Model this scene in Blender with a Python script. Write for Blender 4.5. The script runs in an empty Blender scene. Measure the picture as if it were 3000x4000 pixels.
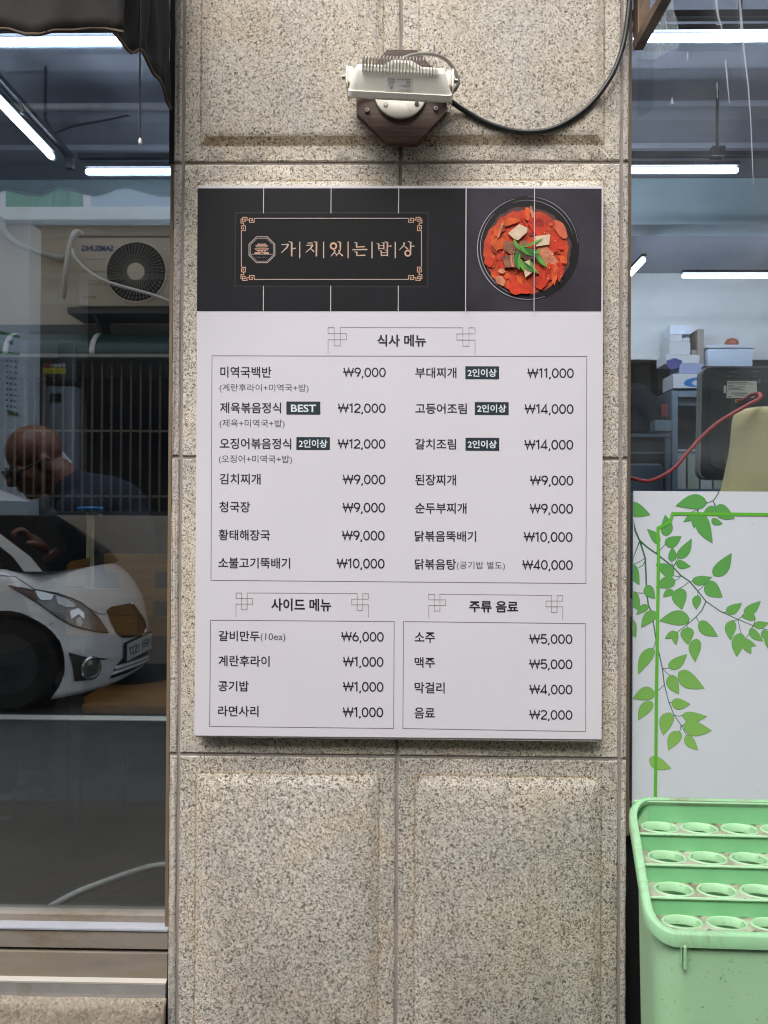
import bpy, bmesh, math, random
from mathutils import Vector, Matrix
from mathutils.bvhtree import BVHTree
from mathutils.geometry import tessellate_polygon

random.seed(7)
SC = bpy.context.scene
COL = SC.collection

# ---------------------------------------------------------------- camera
F_PX = 3088.0                      # focal length in pixels of the 3000 x 4000 photograph
CAM = Vector((0.0, -1.75, 1.2))
YAW, PITCH, ROLL = -0.01900181, 0.00663673, 0.00577776
_fw = Vector((math.sin(YAW) * math.cos(PITCH), math.cos(YAW) * math.cos(PITCH), math.sin(PITCH)))
_r0 = Vector((math.cos(YAW), -math.sin(YAW), 0))
_u0 = _r0.cross(_fw)
_rt = math.cos(ROLL) * _r0 + math.sin(ROLL) * _u0
_up = -math.sin(ROLL) * _r0 + math.cos(ROLL) * _u0
cam = bpy.data.cameras.new('camera')
cam_o = bpy.data.objects.new('camera', cam)
COL.objects.link(cam_o)
m3 = Matrix((_rt, _up, -_fw)).transposed()
cam_o.matrix_world = Matrix.Translation(CAM) @ m3.to_4x4()
cam.sensor_fit = 'VERTICAL'
cam.sensor_height = 24.0
cam.lens = 24.0 * F_PX / 4000.0
cam.clip_start = 0.02
cam.clip_end = 400
SC.camera = cam_o

# ---------------------------------------------------------------- sky, sun, exposure
SUN_EL, SUN_AZ = math.radians(55), math.radians(200)
W = bpy.data.worlds.new('World')
SC.world = W
W.use_nodes = True
wn = W.node_tree
wn.nodes.clear()
sky = wn.nodes.new('ShaderNodeTexSky')
sky.sky_type = 'NISHITA'
sky.sun_disc = False
sky.sun_elevation = SUN_EL
sky.sun_rotation = SUN_AZ
sky.dust_density = 4.0
hs = wn.nodes.new('ShaderNodeHueSaturation')
hs.inputs['Saturation'].default_value = 0.22
bg = wn.nodes.new('ShaderNodeBackground')
bg.inputs['Strength'].default_value = 0.15
wo = wn.nodes.new('ShaderNodeOutputWorld')
wn.links.new(sky.outputs[0], hs.inputs['Color'])
wn.links.new(hs.outputs[0], bg.inputs['Color'])
wn.links.new(bg.outputs[0], wo.inputs['Surface'])
sl = bpy.data.lights.new('sun', 'SUN')
sl.energy = 0.66
sl.angle = math.radians(45)
sl.color = (1.0, 0.98, 0.96)
so = bpy.data.objects.new('sun', sl)
COL.objects.link(so)
# the sun stands behind the photographer, high over the opposite roofs
_sd = Vector((math.sin(SUN_AZ) * math.cos(SUN_EL), math.cos(SUN_AZ) * math.cos(SUN_EL), math.sin(SUN_EL)))
so.rotation_euler = _sd.to_track_quat('Z', 'Y').to_euler()
so.location = (0, -6, 8)
SC.view_settings.view_transform = 'Standard'
SC.view_settings.look = 'None'
SC.view_settings.exposure = 1.02
SC.view_settings.gamma = 1.0
SC.cycles.use_denoising = True
SC.cycles.filter_width = 1.15
SC.cycles.max_bounces = 10
SC.cycles.transparent_max_bounces = 16
SC.cycles.caustics_reflective = False
SC.cycles.caustics_refractive = False
SC.cycles.sample_clamp_indirect = 6.0

GLASS_Y = 0.06                     # the plane of the shop glass, 6 cm behind the face of the pillar
ROAD_Z = 0.0


def ray(sx, sy):
    return ((sx - 1500.0) / F_PX) * _rt - ((sy - 2000.0) / F_PX) * _up + _fw


def prj(sx, sy, y):
    """The point at depth y (metres into the wall) behind pixel sx, sy of the photograph."""
    d = ray(sx, sy)
    return CAM + d * ((y - CAM.y) / d.y)


def mir(v):
    return Vector((v[0], 2 * GLASS_Y - v[1], v[2]))


# ---------------------------------------------------------------- materials
def lin(h):
    h = h.lstrip('#')
    r = []
    for i in (0, 2, 4):
        c = int(h[i:i + 2], 16) / 255.0
        r.append(c / 12.92 if c <= 0.04045 else ((c + 0.055) / 1.055) ** 2.4)
    return (r[0], r[1], r[2], 1.0)


class NT:
    def __init__(self, name):
        self.m = bpy.data.materials.new(name)
        self.m.use_nodes = True
        self.t = self.m.node_tree
        self.t.nodes.clear()
        self.out = self.n('ShaderNodeOutputMaterial')
        self.co = None

    def n(self, typ, **kw):
        x = self.t.nodes.new(typ)
        for k, v in kw.items():
            setattr(x, k, v)
        return x

    def l(self, a, b):
        self.t.links.new(a, b)

    def coord(self, scale=(1, 1, 1), rot=(0, 0, 0)):
        if self.co is None:
            self.co = self.n('ShaderNodeTexCoord')
        mp = self.n('ShaderNodeMapping')
        mp.inputs['Scale'].default_value = scale
        mp.inputs['Rotation'].default_value = rot
        self.l(self.co.outputs['Object'], mp.inputs['Vector'])
        return mp.outputs[0]

    def noise(self, scale, detail=3, rough=0.55, dist=0.0, vec=None):
        x = self.n('ShaderNodeTexNoise')
        x.inputs['Scale'].default_value = scale
        x.inputs['Detail'].default_value = detail
        x.inputs['Roughness'].default_value = rough
        x.inputs['Distortion'].default_value = dist
        self.l(vec if vec is not None else self.coord(), x.inputs['Vector'])
        return x.outputs['Fac']

    def ramp(self, fac, stops):
        x = self.n('ShaderNodeValToRGB')
        e = x.color_ramp.elements
        while len(e) < len(stops):
            e.new(0.5)
        for i, (p, c) in enumerate(stops):
            e[i].position = p
            e[i].color = c if len(c) == 4 else (*c, 1)
        self.l(fac, x.inputs[0])
        return x.outputs[0]

    def mix(self, fac, a, b, mode='MIX'):
        x = self.n('ShaderNodeMix', data_type='RGBA', blend_type=mode)
        for s, v in ((x.inputs[0], fac), (x.inputs[6], a), (x.inputs[7], b)):
            if isinstance(v, (int, float, tuple)):
                s.default_value = v
            else:
                self.l(v, s)
        return x.outputs[2]

    def bsdf(self, col, rough=0.6, metal=0.0, spec=0.5, bump=None, bstr=0.2, bdist=0.002, coat=0.0):
        b = self.n('ShaderNodeBsdfPrincipled')
        for k, v in (('Base Color', col), ('Roughness', rough), ('Metallic', metal), ('Specular IOR Level', spec), ('Coat Weight', coat)):
            if isinstance(v, (int, float, tuple)):
                b.inputs[k].default_value = v
            else:
                self.l(v, b.inputs[k])
        if bump is not None:
            bp = self.n('ShaderNodeBump')
            bp.inputs['Strength'].default_value = bstr
            bp.inputs['Distance'].default_value = bdist
            self.l(bump, bp.inputs['Height'])
            self.l(bp.outputs[0], b.inputs['Normal'])
        self.l(b.outputs[0], self.out.inputs['Surface'])
        return b


MC = {}


def mat(name, col, rough=0.6, var=0.12, scale=8.0, bump=0.0, bscale=120.0, metal=0.0, spec=0.5, dirt=None, dirt_at=0.55, stretch=(1, 1, 1), coat=0.0):
    """A plain surface: its colour wanders a little, with optional grime of its own colour and a fine grain."""
    if name in MC:
        return MC[name]
    c = lin(col) if isinstance(col, str) else (*col, 1)
    t = NT(name)
    vec = t.coord(stretch)
    f = t.noise(scale, 4, 0.6, vec=vec)
    lo = tuple(max(0, x * (1 - var)) for x in c[:3]) + (1,)
    hi = tuple(min(1, x * (1 + var)) for x in c[:3]) + (1,)
    base = t.ramp(f, [(0.3, lo), (0.7, hi)])
    if dirt:
        d = lin(dirt)
        df = t.noise(scale * 0.45, 6, 0.7, 0.6, vec=vec)
        fac = t.ramp(df, [(dirt_at, (0, 0, 0, 1)), (dirt_at + 0.16, (1, 1, 1, 1))])
        base = t.mix(fac, base, d)
    bn = t.noise(bscale, 3, 0.6) if bump else None
    t.bsdf(base, rough, metal, spec, bn, bump, 0.002, coat)
    MC[name] = t.m
    return t.m


def granite(name, light, mid, dark, tint, tscale=3.0, thr=0.44, stain=None, stain_at=0.55):
    t = NT(name)
    n1 = t.noise(215, 2.0, 0.55, 1.3)
    n2 = t.noise(75, 2, 0.5, 0.4)
    flk = t.ramp(n1, [(thr - 0.05, dark), (thr + 0.005, mid), (thr + 0.06, light), (0.72, tuple(min(1, x * 1.18) for x in light[:3]) + (1,))])
    c = t.mix(t.ramp(n2, [(0.35, (0, 0, 0, 1)), (0.75, (0.5, 0.5, 0.5, 1))]), flk, mid)
    n5 = t.noise(5.5, 4, 0.6, 0.5)             # warm and cool patches of the stone itself
    c = t.mix(1.0, c, t.ramp(n5, [(0.34, (1.03, 0.98, 0.90, 1)), (0.5, (1, 0.99, 0.97, 1)), (0.66, (0.96, 0.965, 0.985, 1))]), 'MULTIPLY')
    n3 = t.noise(tscale, 5, 0.65, 0.3)
    c = t.mix(1.0, c, t.ramp(n3, [(0.32, tint), (0.68, (1, 1, 1, 1))]), 'MULTIPLY')
    if stain:
        n4 = t.noise(1.0, 5, 0.7, 0.4, vec=t.coord((5, 5, 1.2)))
        c = t.mix(t.ramp(n4, [(stain_at, (0, 0, 0, 1)), (stain_at + 0.2, (0.6, 0.6, 0.6, 1))]), c, stain)
    oi = t.n('ShaderNodeObjectInfo')          # no two slabs are cut from quite the same stone
    c = t.mix(1.0, c, t.ramp(oi.outputs['Random'], [(0.0, (0.94, 0.94, 0.935, 1)), (0.5, (1.0, 0.995, 0.99, 1)), (1.0, (1.05, 1.05, 1.045, 1))]), 'MULTIPLY')
    t.bsdf(c, 0.82, 0, 0.25, n1, 0.5, 0.0018)
    return t.m


def glass(name, refl, dust):
    t = NT(name)
    tr = t.n('ShaderNodeBsdfTransparent')
    tr.inputs[0].default_value = (0.90, 0.93, 0.94, 1)
    gl = t.n('ShaderNodeBsdfGlossy')
    gl.inputs['Roughness'].default_value = 0.0
    gl.inputs['Color'].default_value = (0.92, 0.97, 1, 1)
    m1 = t.n('ShaderNodeMixShader')
    m1.inputs[0].default_value = refl
    t.l(tr.outputs[0], m1.inputs[1])
    t.l(gl.outputs[0], m1.inputs[2])
    df = t.n('ShaderNodeBsdfDiffuse')
    df.inputs[0].default_value = (0.62, 0.66, 0.68, 1)
    sp = t.noise(210, 2, 0.5)
    big = t.noise(2.2, 4, 0.6, 0.5)
    spk = t.ramp(sp, [(0.70, (0, 0, 0, 1)), (0.76, (1, 1, 1, 1))])
    bl = t.ramp(big, [(0.42, (0.0, 0.0, 0.0, 1)), (0.75, (1, 1, 1, 1))])
    mx = t.mix(1.0, spk, bl, 'MULTIPLY')
    ad = t.mix(0.16, mx, bl, 'ADD')
    mv = t.n('ShaderNodeMath', operation='MULTIPLY')
    t.l(ad, mv.inputs[0])
    mv.inputs[1].default_value = dust
    m2 = t.n('ShaderNodeMixShader')
    t.l(mv.outputs[0], m2.inputs[0])
    t.l(m1.outputs[0], m2.inputs[1])
    t.l(df.outputs[0], m2.inputs[2])
    t.l(m2.outputs[0], t.out.inputs['Surface'])
    return t.m


def emit(name, col, strength):
    t = NT(name)
    e = t.n('ShaderNodeEmission')
    e.inputs[0].default_value = lin(col)
    e.inputs[1].default_value = strength
    t.l(e.outputs[0], t.out.inputs['Surface'])
    return t.m


# ---------------------------------------------------------------- mesh building
class MB:
    """Collects vertices and faces (world coordinates) for one mesh object."""

    def __init__(self):
        self.v, self.f, self.mi = [], [], []

    def add(self, verts, faces, m=0):
        o = len(self.v)
        self.v += [Vector(p) for p in verts]
        for f in faces:
            self.f.append([i + o for i in f])
            self.mi.append(m)
        return self

    def box(self, lo, hi, bev=0.0, m=0, seg=2, rot=None):
        lo, hi = Vector(lo), Vector(hi)
        c, s = (lo + hi) / 2, hi - lo
        b = bmesh.new()
        bmesh.ops.create_cube(b, size=1)
        for p in b.verts:
            p.co = Vector((p.co.x * s.x, p.co.y * s.y, p.co.z * s.z))
        if bev:
            bmesh.ops.bevel(b, geom=list(b.edges), offset=bev, segments=seg, profile=0.5, affect='EDGES')
        b.verts.index_update()
        vs = [(rot @ p.co if rot else p.co) + c for p in b.verts]
        fs = [[p.index for p in f.verts] for f in b.faces]
        b.free()
        return self.add(vs, fs, m)

    def prism(self, poly, vec, m=0):
        """A flat polygon pushed along vec: a solid with both caps."""
        poly = [Vector(p) for p in poly]
        vec = Vector(vec)
        n = len(poly)
        tris = tessellate_polygon([poly])
        vs = poly + [p + vec for p in poly]
        fs = [list(t) for t in tris] + [[i + n for i in reversed(t)] for t in tris]
        fs += [[i, (i + 1) % n, (i + 1) % n + n, i + n] for i in range(n)]
        return self.add(vs, fs, m)

    def flat(self, poly, m=0):
        poly = [Vector(p) for p in poly]
        if len(poly) <= 4:
            return self.add(poly, [list(range(len(poly)))], m)
        return self.add(poly, [list(t) for t in tessellate_polygon([poly])], m)

    def tube(self, pts, r, seg=10, smooth=6, m=0, cap=True):
        pts = [Vector(p) for p in pts]
        rs = list(r) if isinstance(r, (list, tuple)) else [r] * len(pts)
        if smooth > 1 and len(pts) > 2:
            P, Rr = [], []
            for i in range(len(pts) - 1):
                p0, p1, p2, p3 = pts[max(i - 1, 0)], pts[i], pts[i + 1], pts[min(i + 2, len(pts) - 1)]
                for k in range(smooth):
                    t = k / smooth
                    P.append(0.5 * ((2 * p1) + (p2 - p0) * t + (2 * p0 - 5 * p1 + 4 * p2 - p3) * t * t + (3 * p1 - p0 - 3 * p2 + p3) * t ** 3))
                    Rr.append(rs[i] + (rs[i + 1] - rs[i]) * t)
            P.append(pts[-1])
            Rr.append(rs[-1])
            pts, rs = P, Rr
        n = len(pts)
        ref = None
        vs, fs = [], []
        for i in range(n):
            d = (pts[min(i + 1, n - 1)] - pts[max(i - 1, 0)]).normalized()
            if ref is None:
                ref = d.orthogonal().normalized()
            a = (ref - d * ref.dot(d)).normalized()
            ref = a
            b = d.cross(a)
            for k in range(seg):
                g = 2 * math.pi * k / seg
                vs.append(pts[i] + (a * math.cos(g) + b * math.sin(g)) * rs[i])
        for i in range(n - 1):
            for k in range(seg):
                k2 = (k + 1) % seg
                fs.append([i * seg + k, i * seg + k2, (i + 1) * seg + k2, (i + 1) * seg + k])
        if cap:
            fs.append(list(range(seg))[::-1])
            fs.append([(n - 1) * seg + k for k in range(seg)])
        return self.add(vs, fs, m)

    def lathe(self, prof, base, axis, seg=32, m=0):
        """prof: (radius, height along axis) pairs."""
        axis = Vector(axis).normalized()
        a = axis.orthogonal().normalized()
        b = axis.cross(a)
        base = Vector(base)
        vs, fs = [], []
        for r, h in prof:
            for k in range(seg):
                g = 2 * math.pi * k / seg
                vs.append(base + axis * h + (a * math.cos(g) + b * math.sin(g)) * r)
        for i in range(len(prof) - 1):
            for k in range(seg):
                k2 = (k + 1) % seg
                fs.append([i * seg + k, i * seg + k2, (i + 1) * seg + k2, (i + 1) * seg + k])
        fs.append(list(range(seg))[::-1])
        fs.append([(len(prof) - 1) * seg + k for k in range(seg)])
        return self.add(vs, fs, m)

    def ball(self, c, r, seg=16, rings=10, m=0, rot=None):
        r = Vector((r, r, r)) if isinstance(r, (int, float)) else Vector(r)
        vs, fs = [], []
        for i in range(rings + 1):
            th = math.pi * i / rings
            for k in range(seg):
                g = 2 * math.pi * k / seg
                p = Vector((r.x * math.sin(th) * math.cos(g), r.y * math.sin(th) * math.sin(g), r.z * math.cos(th)))
                vs.append((rot @ p if rot else p) + Vector(c))
        for i in range(rings):
            for k in range(seg):
                k2 = (k + 1) % seg
                fs.append([i * seg + k, (i + 1) * seg + k, (i + 1) * seg + k2, i * seg + k2])
        return self.add(vs, fs, m)

    def grid(self, fn, nu, nv, m=0, flip=False):
        vs = [fn(i / nu, j / nv) for j in range(nv + 1) for i in range(nu + 1)]
        fs = []
        for j in range(nv):
            for i in range(nu):
                q = [j * (nu + 1) + i, j * (nu + 1) + i + 1, (j + 1) * (nu + 1) + i + 1, (j + 1) * (nu + 1) + i]
                fs.append(q[::-1] if flip else q)
        return self.add(vs, fs, m)

    def build(self, name, mats, parent=None, smooth=35, weld=True, solid=0.0):
        me = bpy.data.meshes.new(name)
        off = parent_loc(parent) if parent is not None else Vector((0, 0, 0))
        me.from_pydata([tuple(p - off) for p in self.v], [], self.f)
        mats = mats if isinstance(mats, (list, tuple)) else [mats]
        for x in mats:
            me.materials.append(x)
        me.polygons.foreach_set('material_index', self.mi)
        b = bmesh.new()
        b.from_mesh(me)
        if weld:
            bmesh.ops.remove_doubles(b, verts=b.verts, dist=1e-6)
        bmesh.ops.dissolve_degenerate(b, dist=1e-7, edges=b.edges)
        bmesh.ops.recalc_face_normals(b, faces=b.faces)
        b.to_mesh(me)
        b.free()
        if smooth:
            for p in me.polygons:
                p.use_smooth = True
            me.set_sharp_from_angle(angle=math.radians(smooth))
        o = bpy.data.objects.new(name, me)
        COL.objects.link(o)
        if parent is not None:
            o.parent = parent
        if solid:
            md = o.modifiers.new('thickness', 'SOLIDIFY')
            md.thickness = solid
            md.offset = 0
        return o


def parent_loc(p):
    v = Vector((0, 0, 0))
    while p is not None:
        v += p.location
        p = p.parent
    return v


def tag(o, label=None, cat=None, group=None, kind=None):
    if label:
        o['label'] = label
    if cat:
        o['category'] = cat
    if group:
        o['group'] = group
    if kind:
        o['kind'] = kind
    return o


def thing(name, label, cat, loc, group=None):
    o = bpy.data.objects.new(name, None)
    o.empty_display_size = 0.1
    o.location = Vector(loc)
    COL.objects.link(o)
    return tag(o, label, cat, group)


# ---- flat print on a plane y = const, laid out from photograph pixels
def strip(pts, w, closed=False):
    """A mitred line of width w (or a list of widths) through 2-D points, as quads."""
    n = len(pts)
    ws = list(w) if isinstance(w, (list, tuple)) else [w] * n
    P = [Vector((p[0], p[1])) for p in pts]
    L, R = [], []
    for i in range(n):
        a = P[i] - P[i - 1] if (i > 0 or closed) else None
        b = P[(i + 1) % n] - P[i] if (i < n - 1 or closed) else None
        a = a if a is not None else b
        b = b if b is not None else a
        a, b = a.normalized(), b.normalized()
        na, nb = Vector((-a.y, a.x)), Vector((-b.y, b.x))
        mt = (na + nb)
        mt = mt.normalized() if mt.length > 1e-6 else na
        k = ws[i] / 2 / max(0.4, mt.dot(na))
        L.append(P[i] + mt * k)
        R.append(P[i] - mt * k)
    qs = []
    for i in range(n if closed else n - 1):
        j = (i + 1) % n
        qs.append([L[i], L[j], R[j], R[i]])
    return qs


def line_print(mb, pts, w, y, closed=False, m=0, tr=None):
    for q in strip(pts, w, closed):
        q = [tr(p) for p in q] if tr else q
        mb.add([prj(p[0], p[1], y) for p in q], [[0, 1, 2, 3]], m)


_TXT = {}


def text_shape(s, bold=0.0):
    """Outline mesh of a line of text in Blender's own font: vertices scaled to a unit box, and faces."""
    if (s, bold) in _TXT:
        return _TXT[(s, bold)]
    cu = bpy.data.curves.new('lettering', 'FONT')
    cu.body = s
    cu.offset = bold
    cu.resolution_u = 3
    o = bpy.data.objects.new('lettering', cu)
    COL.objects.link(o)
    bpy.context.view_layer.update()
    dg = bpy.context.evaluated_depsgraph_get()
    me = bpy.data.meshes.new_from_object(o.evaluated_get(dg))
    vs = [p.co.copy() for p in me.vertices]
    fs = [list(p.vertices) for p in me.polygons]
    bpy.data.objects.remove(o)
    bpy.data.curves.remove(cu)
    bpy.data.meshes.remove(me)
    x0, x1 = min(p.x for p in vs), max(p.x for p in vs)
    y0, y1 = min(p.y for p in vs), max(p.y for p in vs)
    r = ([((p.x - x0) / (x1 - x0), (p.y - y0) / (y1 - y0)) for p in vs], fs)
    _TXT[(s, bold)] = r
    return r


def text_print(mb, s, x0, x1, y0, y1, y, bold=0.0, m=0, slope=0.0):
    uv, fs = text_shape(s, bold)
    xm = (x0 + x1) / 2
    vs = []
    for u, v in uv:
        sx = x0 + u * (x1 - x0)
        sy = y1 - v * (y1 - y0) + (sx - xm) * slope
        vs.append(prj(sx, sy, y))
    mb.add(vs, fs, m)


def srect(mb, x0, y0, x1, y1, y, m=0, slope=0.0):
    dy = (x1 - x0) / 2 * slope
    mb.add([prj(x0, y0 - dy, y), prj(x1, y0 + dy, y), prj(x1, y1 + dy, y), prj(x0, y1 - dy, y)], [[0, 1, 2, 3]], m)

# ================================================================ materials used in many places
GR_L, GR_M, GR_D = lin('#e0d9ce'), lin('#b9b1a6'), lin('#615a51')
M_GRAN = granite('granite_warm', GR_L, GR_M, GR_D, (0.88, 0.86, 0.82, 1))
M_GRAN_LOW = granite('granite_weathered', lin('#dad3c8'), lin('#aea79d'), lin('#565049'), (0.88, 0.87, 0.85, 1), 4.0, 0.46, (0.30, 0.25, 0.19, 1), 0.60)
M_GRAN_DIRT = granite('granite_dirty_edge', lin('#cdbfab'), lin('#a69783'), lin('#574c40'), (0.80, 0.75, 0.67, 1), 9.0, 0.455, (0.26, 0.19, 0.12, 1), 0.50)
M_GRAN_STRIP = granite('granite_edge_strip', lin('#cdc7bf'), lin('#a8a198'), lin('#625c55'), (0.86, 0.85, 0.84, 1), 7.0, 0.42)
M_MORTAR = mat('mortar', '#9b938d', 0.9, 0.16, 14, 0.3, 260, dirt='#5e4a33', dirt_at=0.62, stretch=(6, 6, 1))
M_CONC = mat('concrete', '#9a8e7f', 0.95, 0.42, 150, 0.8, 240, dirt='#6d6254', dirt_at=0.57)
M_ASPH = mat('asphalt', '#38393a', 0.93, 0.25, 5, 0.6, 180)
M_WHITE_PAINT = mat('road_paint', '#d8d8d4', 0.8, 0.12, 14)
M_ALU = mat('aluminium', '#a9aab2', 0.6, 0.12, 18, 0.05, 200, metal=0.2, dirt='#85796b', dirt_at=0.66, stretch=(0.3, 1, 1))
M_ALU_DULL = mat('weathered_aluminium', '#948b80', 0.65, 0.14, 10, 0.15, 220, metal=0.1, dirt='#75664f', dirt_at=0.56, stretch=(0.35, 1, 1))
M_BRONZE = mat('bronze_frame', '#8a7963', 0.5, 0.15, 9, metal=0.3, dirt='#584a3a', dirt_at=0.58, stretch=(1, 1, 0.3))
M_BLACK = mat('black_plastic', '#17181a', 0.5, 0.2, 9)
M_BLACK_RUB = mat('black_rubber', '#1d1e20', 0.42, 0.15, 14)
M_STEEL = mat('steel', '#a9a6a2', 0.35, 0.1, 30, metal=0.9)

# ================================================================ ground and buildings (the setting)
b = MB()
b.box((-40, -45, -0.5), (40, 0.02, -0.012))
road = b.build('road', M_ASPH, smooth=0)
tag(road, kind='structure')
b = MB()
N = 24
b.grid(lambda u, v: Vector((-14 + 26 * u, -0.30 - 1.1 * (1 - v), 0.0 + 0.004 * math.sin(u * 40))), 60, 6)
pav = b.build('pavement', mat('pavement_concrete', '#2f2c28', 0.95, 0.2, 3, 0.5, 120, dirt='#26231f'), smooth=30, solid=0.02)
tag(pav, kind='structure')
# white edge line along the far side of the lane
b = MB()
lp = mir(prj(300, 2820, 2.88 + GLASS_Y))
b.box((-14, lp.y - 0.05, -0.011), (12, lp.y + 0.05, -0.006))
rl = b.build('road_line', M_WHITE_PAINT, smooth=0)
tag(rl, kind='structure')

# room behind the glass
M_CEIL = mat('painted_ceiling', '#a0a1a8', 0.9, 0.08, 2.0)
M_CEIL_D = mat('painted_ceiling_grey', '#94959d', 0.9, 0.08, 2.0)
M_IWALL = mat('interior_wall_paint', '#dedbd4', 0.85, 0.05, 2.5)
b = MB()
b.box((-3.2, 0.14, 2.80), (3.2, 4.6, 2.9))
tag(b.build('ceiling', M_CEIL_D, smooth=0), kind='structure')
b = MB()
b.box((-3.2, 1.97, 2.58), (3.2, 2.12, 2.797))
tag(b.build('ceiling_beam', mat('beam_paint', '#b4c6c9', 0.8, 0.06, 3), smooth=0), kind='structure')
for k, yy in enumerate((0.92, 1.28, 1.62)):
    b = MB()
    b.box((-3.2, yy, 2.775), (3.2, yy + 0.10, 2.798))
    tag(b.build('ceiling_batten', M_CEIL, smooth=0), kind='structure')
t = NT('plank_floor')
pv = t.coord((1, 1, 1), (0, 0, math.radians(-52)))
br = t.n('ShaderNodeTexBrick')
br.inputs['Scale'].default_value = 1.0
br.inputs['Brick Width'].default_value = 1.2
br.inputs['Row Height'].default_value = 0.12
br.inputs['Mortar Size'].default_value = 0.003
br.inputs['Color1'].default_value = lin('#4e402b')
br.inputs['Color2'].default_value = lin('#423624')
br.inputs['Mortar'].default_value = lin('#292219')
t.l(pv, br.inputs['Vector'])
gr = t.noise(6, 5, 0.65, vec=t.coord((1.5, 9, 1), (0, 0, math.radians(-52))))
t.bsdf(t.mix(0.6, br.outputs[0], t.ramp(gr, [(0.3, (0.55, 0.55, 0.55, 1)), (0.7, (1.25, 1.22, 1.15, 1))]), 'MULTIPLY'), 0.5)
b = MB()
b.box((-3.2, 0.10, -0.2), (3.2, 4.6, 0.18))
tag(b.build('floor', t.m, smooth=0), kind='structure')
b = MB()
b.box((-3.35, 0.14, -0.2), (-3.2, 4.75, 3.0))
tag(b.build('interior_wall', M_IWALL, smooth=0), kind='structure')
b = MB()
b.box((3.2, 0.14, -0.2), (3.35, 4.75, 3.0))
tag(b.build('interior_wall', M_IWALL, smooth=0), kind='structure')
b = MB()
b.box((-3.2, 4.6, -0.2), (3.2, 4.75, 3.0))
b.box((-3.2, 3.42, prj(2700, 1405, 3.42).z), (3.2, 3.52, 2.799))
tag(b.build('interior_wall', mat('back_wall_paint', '#eceae4', 0.85, 0.06, 2.0), smooth=0), kind='structure')
# facade over and beside the windows
M_FACADE = mat('facade_render', '#a59c90', 0.9, 0.12, 3, 0.3, 140)
for nm, lo, hi in (('facade_wall', (-3.4, 0.0, 2.74), (-0.512, 0.14, 5.2)), ('facade_wall', (0.508, 0.0, 2.74), (3.4, 0.14, 5.2)),
                   ('facade_wall', (-8.0, 0.0, -0.2), (-3.4, 0.14, 5.2)), ('facade_wall', (3.4, 0.0, -0.2), (8.0, 0.14, 5.2))):
    b = MB()
    b.box(lo, hi)
    tag(b.build(nm, M_FACADE, smooth=0), kind='structure')
b = MB()
b.box((-8, 0.14, 3.0), (8, 4.8, 3.12))
tag(b.build('roof', M_FACADE, smooth=0), kind='structure')

# ================================================================ granite pillar
PX = (-0.510, -0.4869, 0.0, 0.4878, 0.5065)
Z_LOW, Z_UP = 0.6707, 1.9875
Z_MID = prj(1500, 1789, 0).z
XC = prj(1558, 1800, 0).x
ZS = [(-0.05, Z_LOW), (Z_LOW, Z_MID), (Z_MID, Z_UP), (Z_UP, 2.645), (2.645, 5.2)]
pil = thing('granite_pillar', 'speckled granite pillar clad in bevelled stone slabs between the two shop windows', 'pillar', (0, 0, 0))
b = MB()
b.box((PX[0] + 0.004, 0.0045, -0.05), (PX[4] - 0.004, 0.22, 5.19))
b.build('mortar', M_MORTAR, pil, smooth=0)
G = 0.0035


def slab(x0, x1, z0, z1, zi, field=True):
    mb = MB()
    r = random.Random(int((x0 + 3) * 977 + zi * 31))
    ju = lambda: r.uniform(-0.0006, 0.0006)
    x0 += G; x1 -= G; z0 += G; z1 -= G
    c = 0.0025
    loops = [[(x0, z0), (x1, z0), (x1, z1), (x0, z1)]]
    ys = [0.03]

    def inset(d, y):
        loops.append([(x0 + d, z0 + d), (x1 - d, z0 + d), (x1 - d, z1 - d), (x0 + d, z1 - d)])
        ys.append(y)
    inset(0.0, 0.0025)
    inset(c, 0.0)
    if field:
        bd = 0.034
        inset(bd, 0.0005)
        inset(bd + 0.004, 0.0002)
        inset(bd + 0.018, -0.0095)
        inset(bd + 0.028, -0.0120)
    # each side of each loop is divided so that worn edges can wander a little
    nd = 26 if field else 20
    rows = []
    for lp_, yy in zip(loops, ys):
        ring = []
        for k in range(4):
            a, e = Vector(lp_[k]), Vector(lp_[(k + 1) % 4])
            for q in range(nd):
                p = a.lerp(e, q / nd)
                j = 0.0 if yy == 0.03 else 1.0
                ch = 0.0
                if yy == 0.0 and r.random() < 0.12:
                    ch = r.uniform(0, 0.003)
                ring.append(Vector((p.x + j * ju(), yy + ch + (0.6 * ju() if j else 0), p.y + j * ju())))
        rows.append(ring)
    n = 4 * nd
    vs = [p for ring in rows for p in ring]
    fs, ms = [], []
    for i in range(len(rows) - 1):
        for k in range(n):
            k2 = (k + 1) % n
            fs.append([i * n + k, i * n + k2, (i + 1) * n + k2, (i + 1) * n + k])
            side = k // nd                   # 0 bottom, 1 right, 2 top, 3 left
            dirty = field and ((i == 3) or (i == 4 and side == 0 and zi >= 2))
            ms.append(1 if dirty else 0)
    fs.append([(len(rows) - 1) * n + k for k in range(n)])
    ms.append(0)
    o = len(mb.v)
    mb.add(vs, fs, 0)
    mb.mi = ms
    main = (M_GRAN_LOW if zi == 0 else M_GRAN) if field else M_GRAN_STRIP
    s = mb.build('granite_slab', [main, M_GRAN_DIRT], pil, smooth=40, weld=False)
    if zi == 0 and field:
        tag(s, 'greyer rain-weathered granite slab at the foot of the pillar')
    return s


for zi, (z0, z1) in enumerate(ZS):
    slab(PX[1], XC, z0, z1, zi)
    slab(XC, PX[3], z0, z1, zi)
    slab(PX[0], PX[1], z0, z1, zi, False)
    slab(PX[3], PX[4], z0, z1, zi, False)

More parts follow.
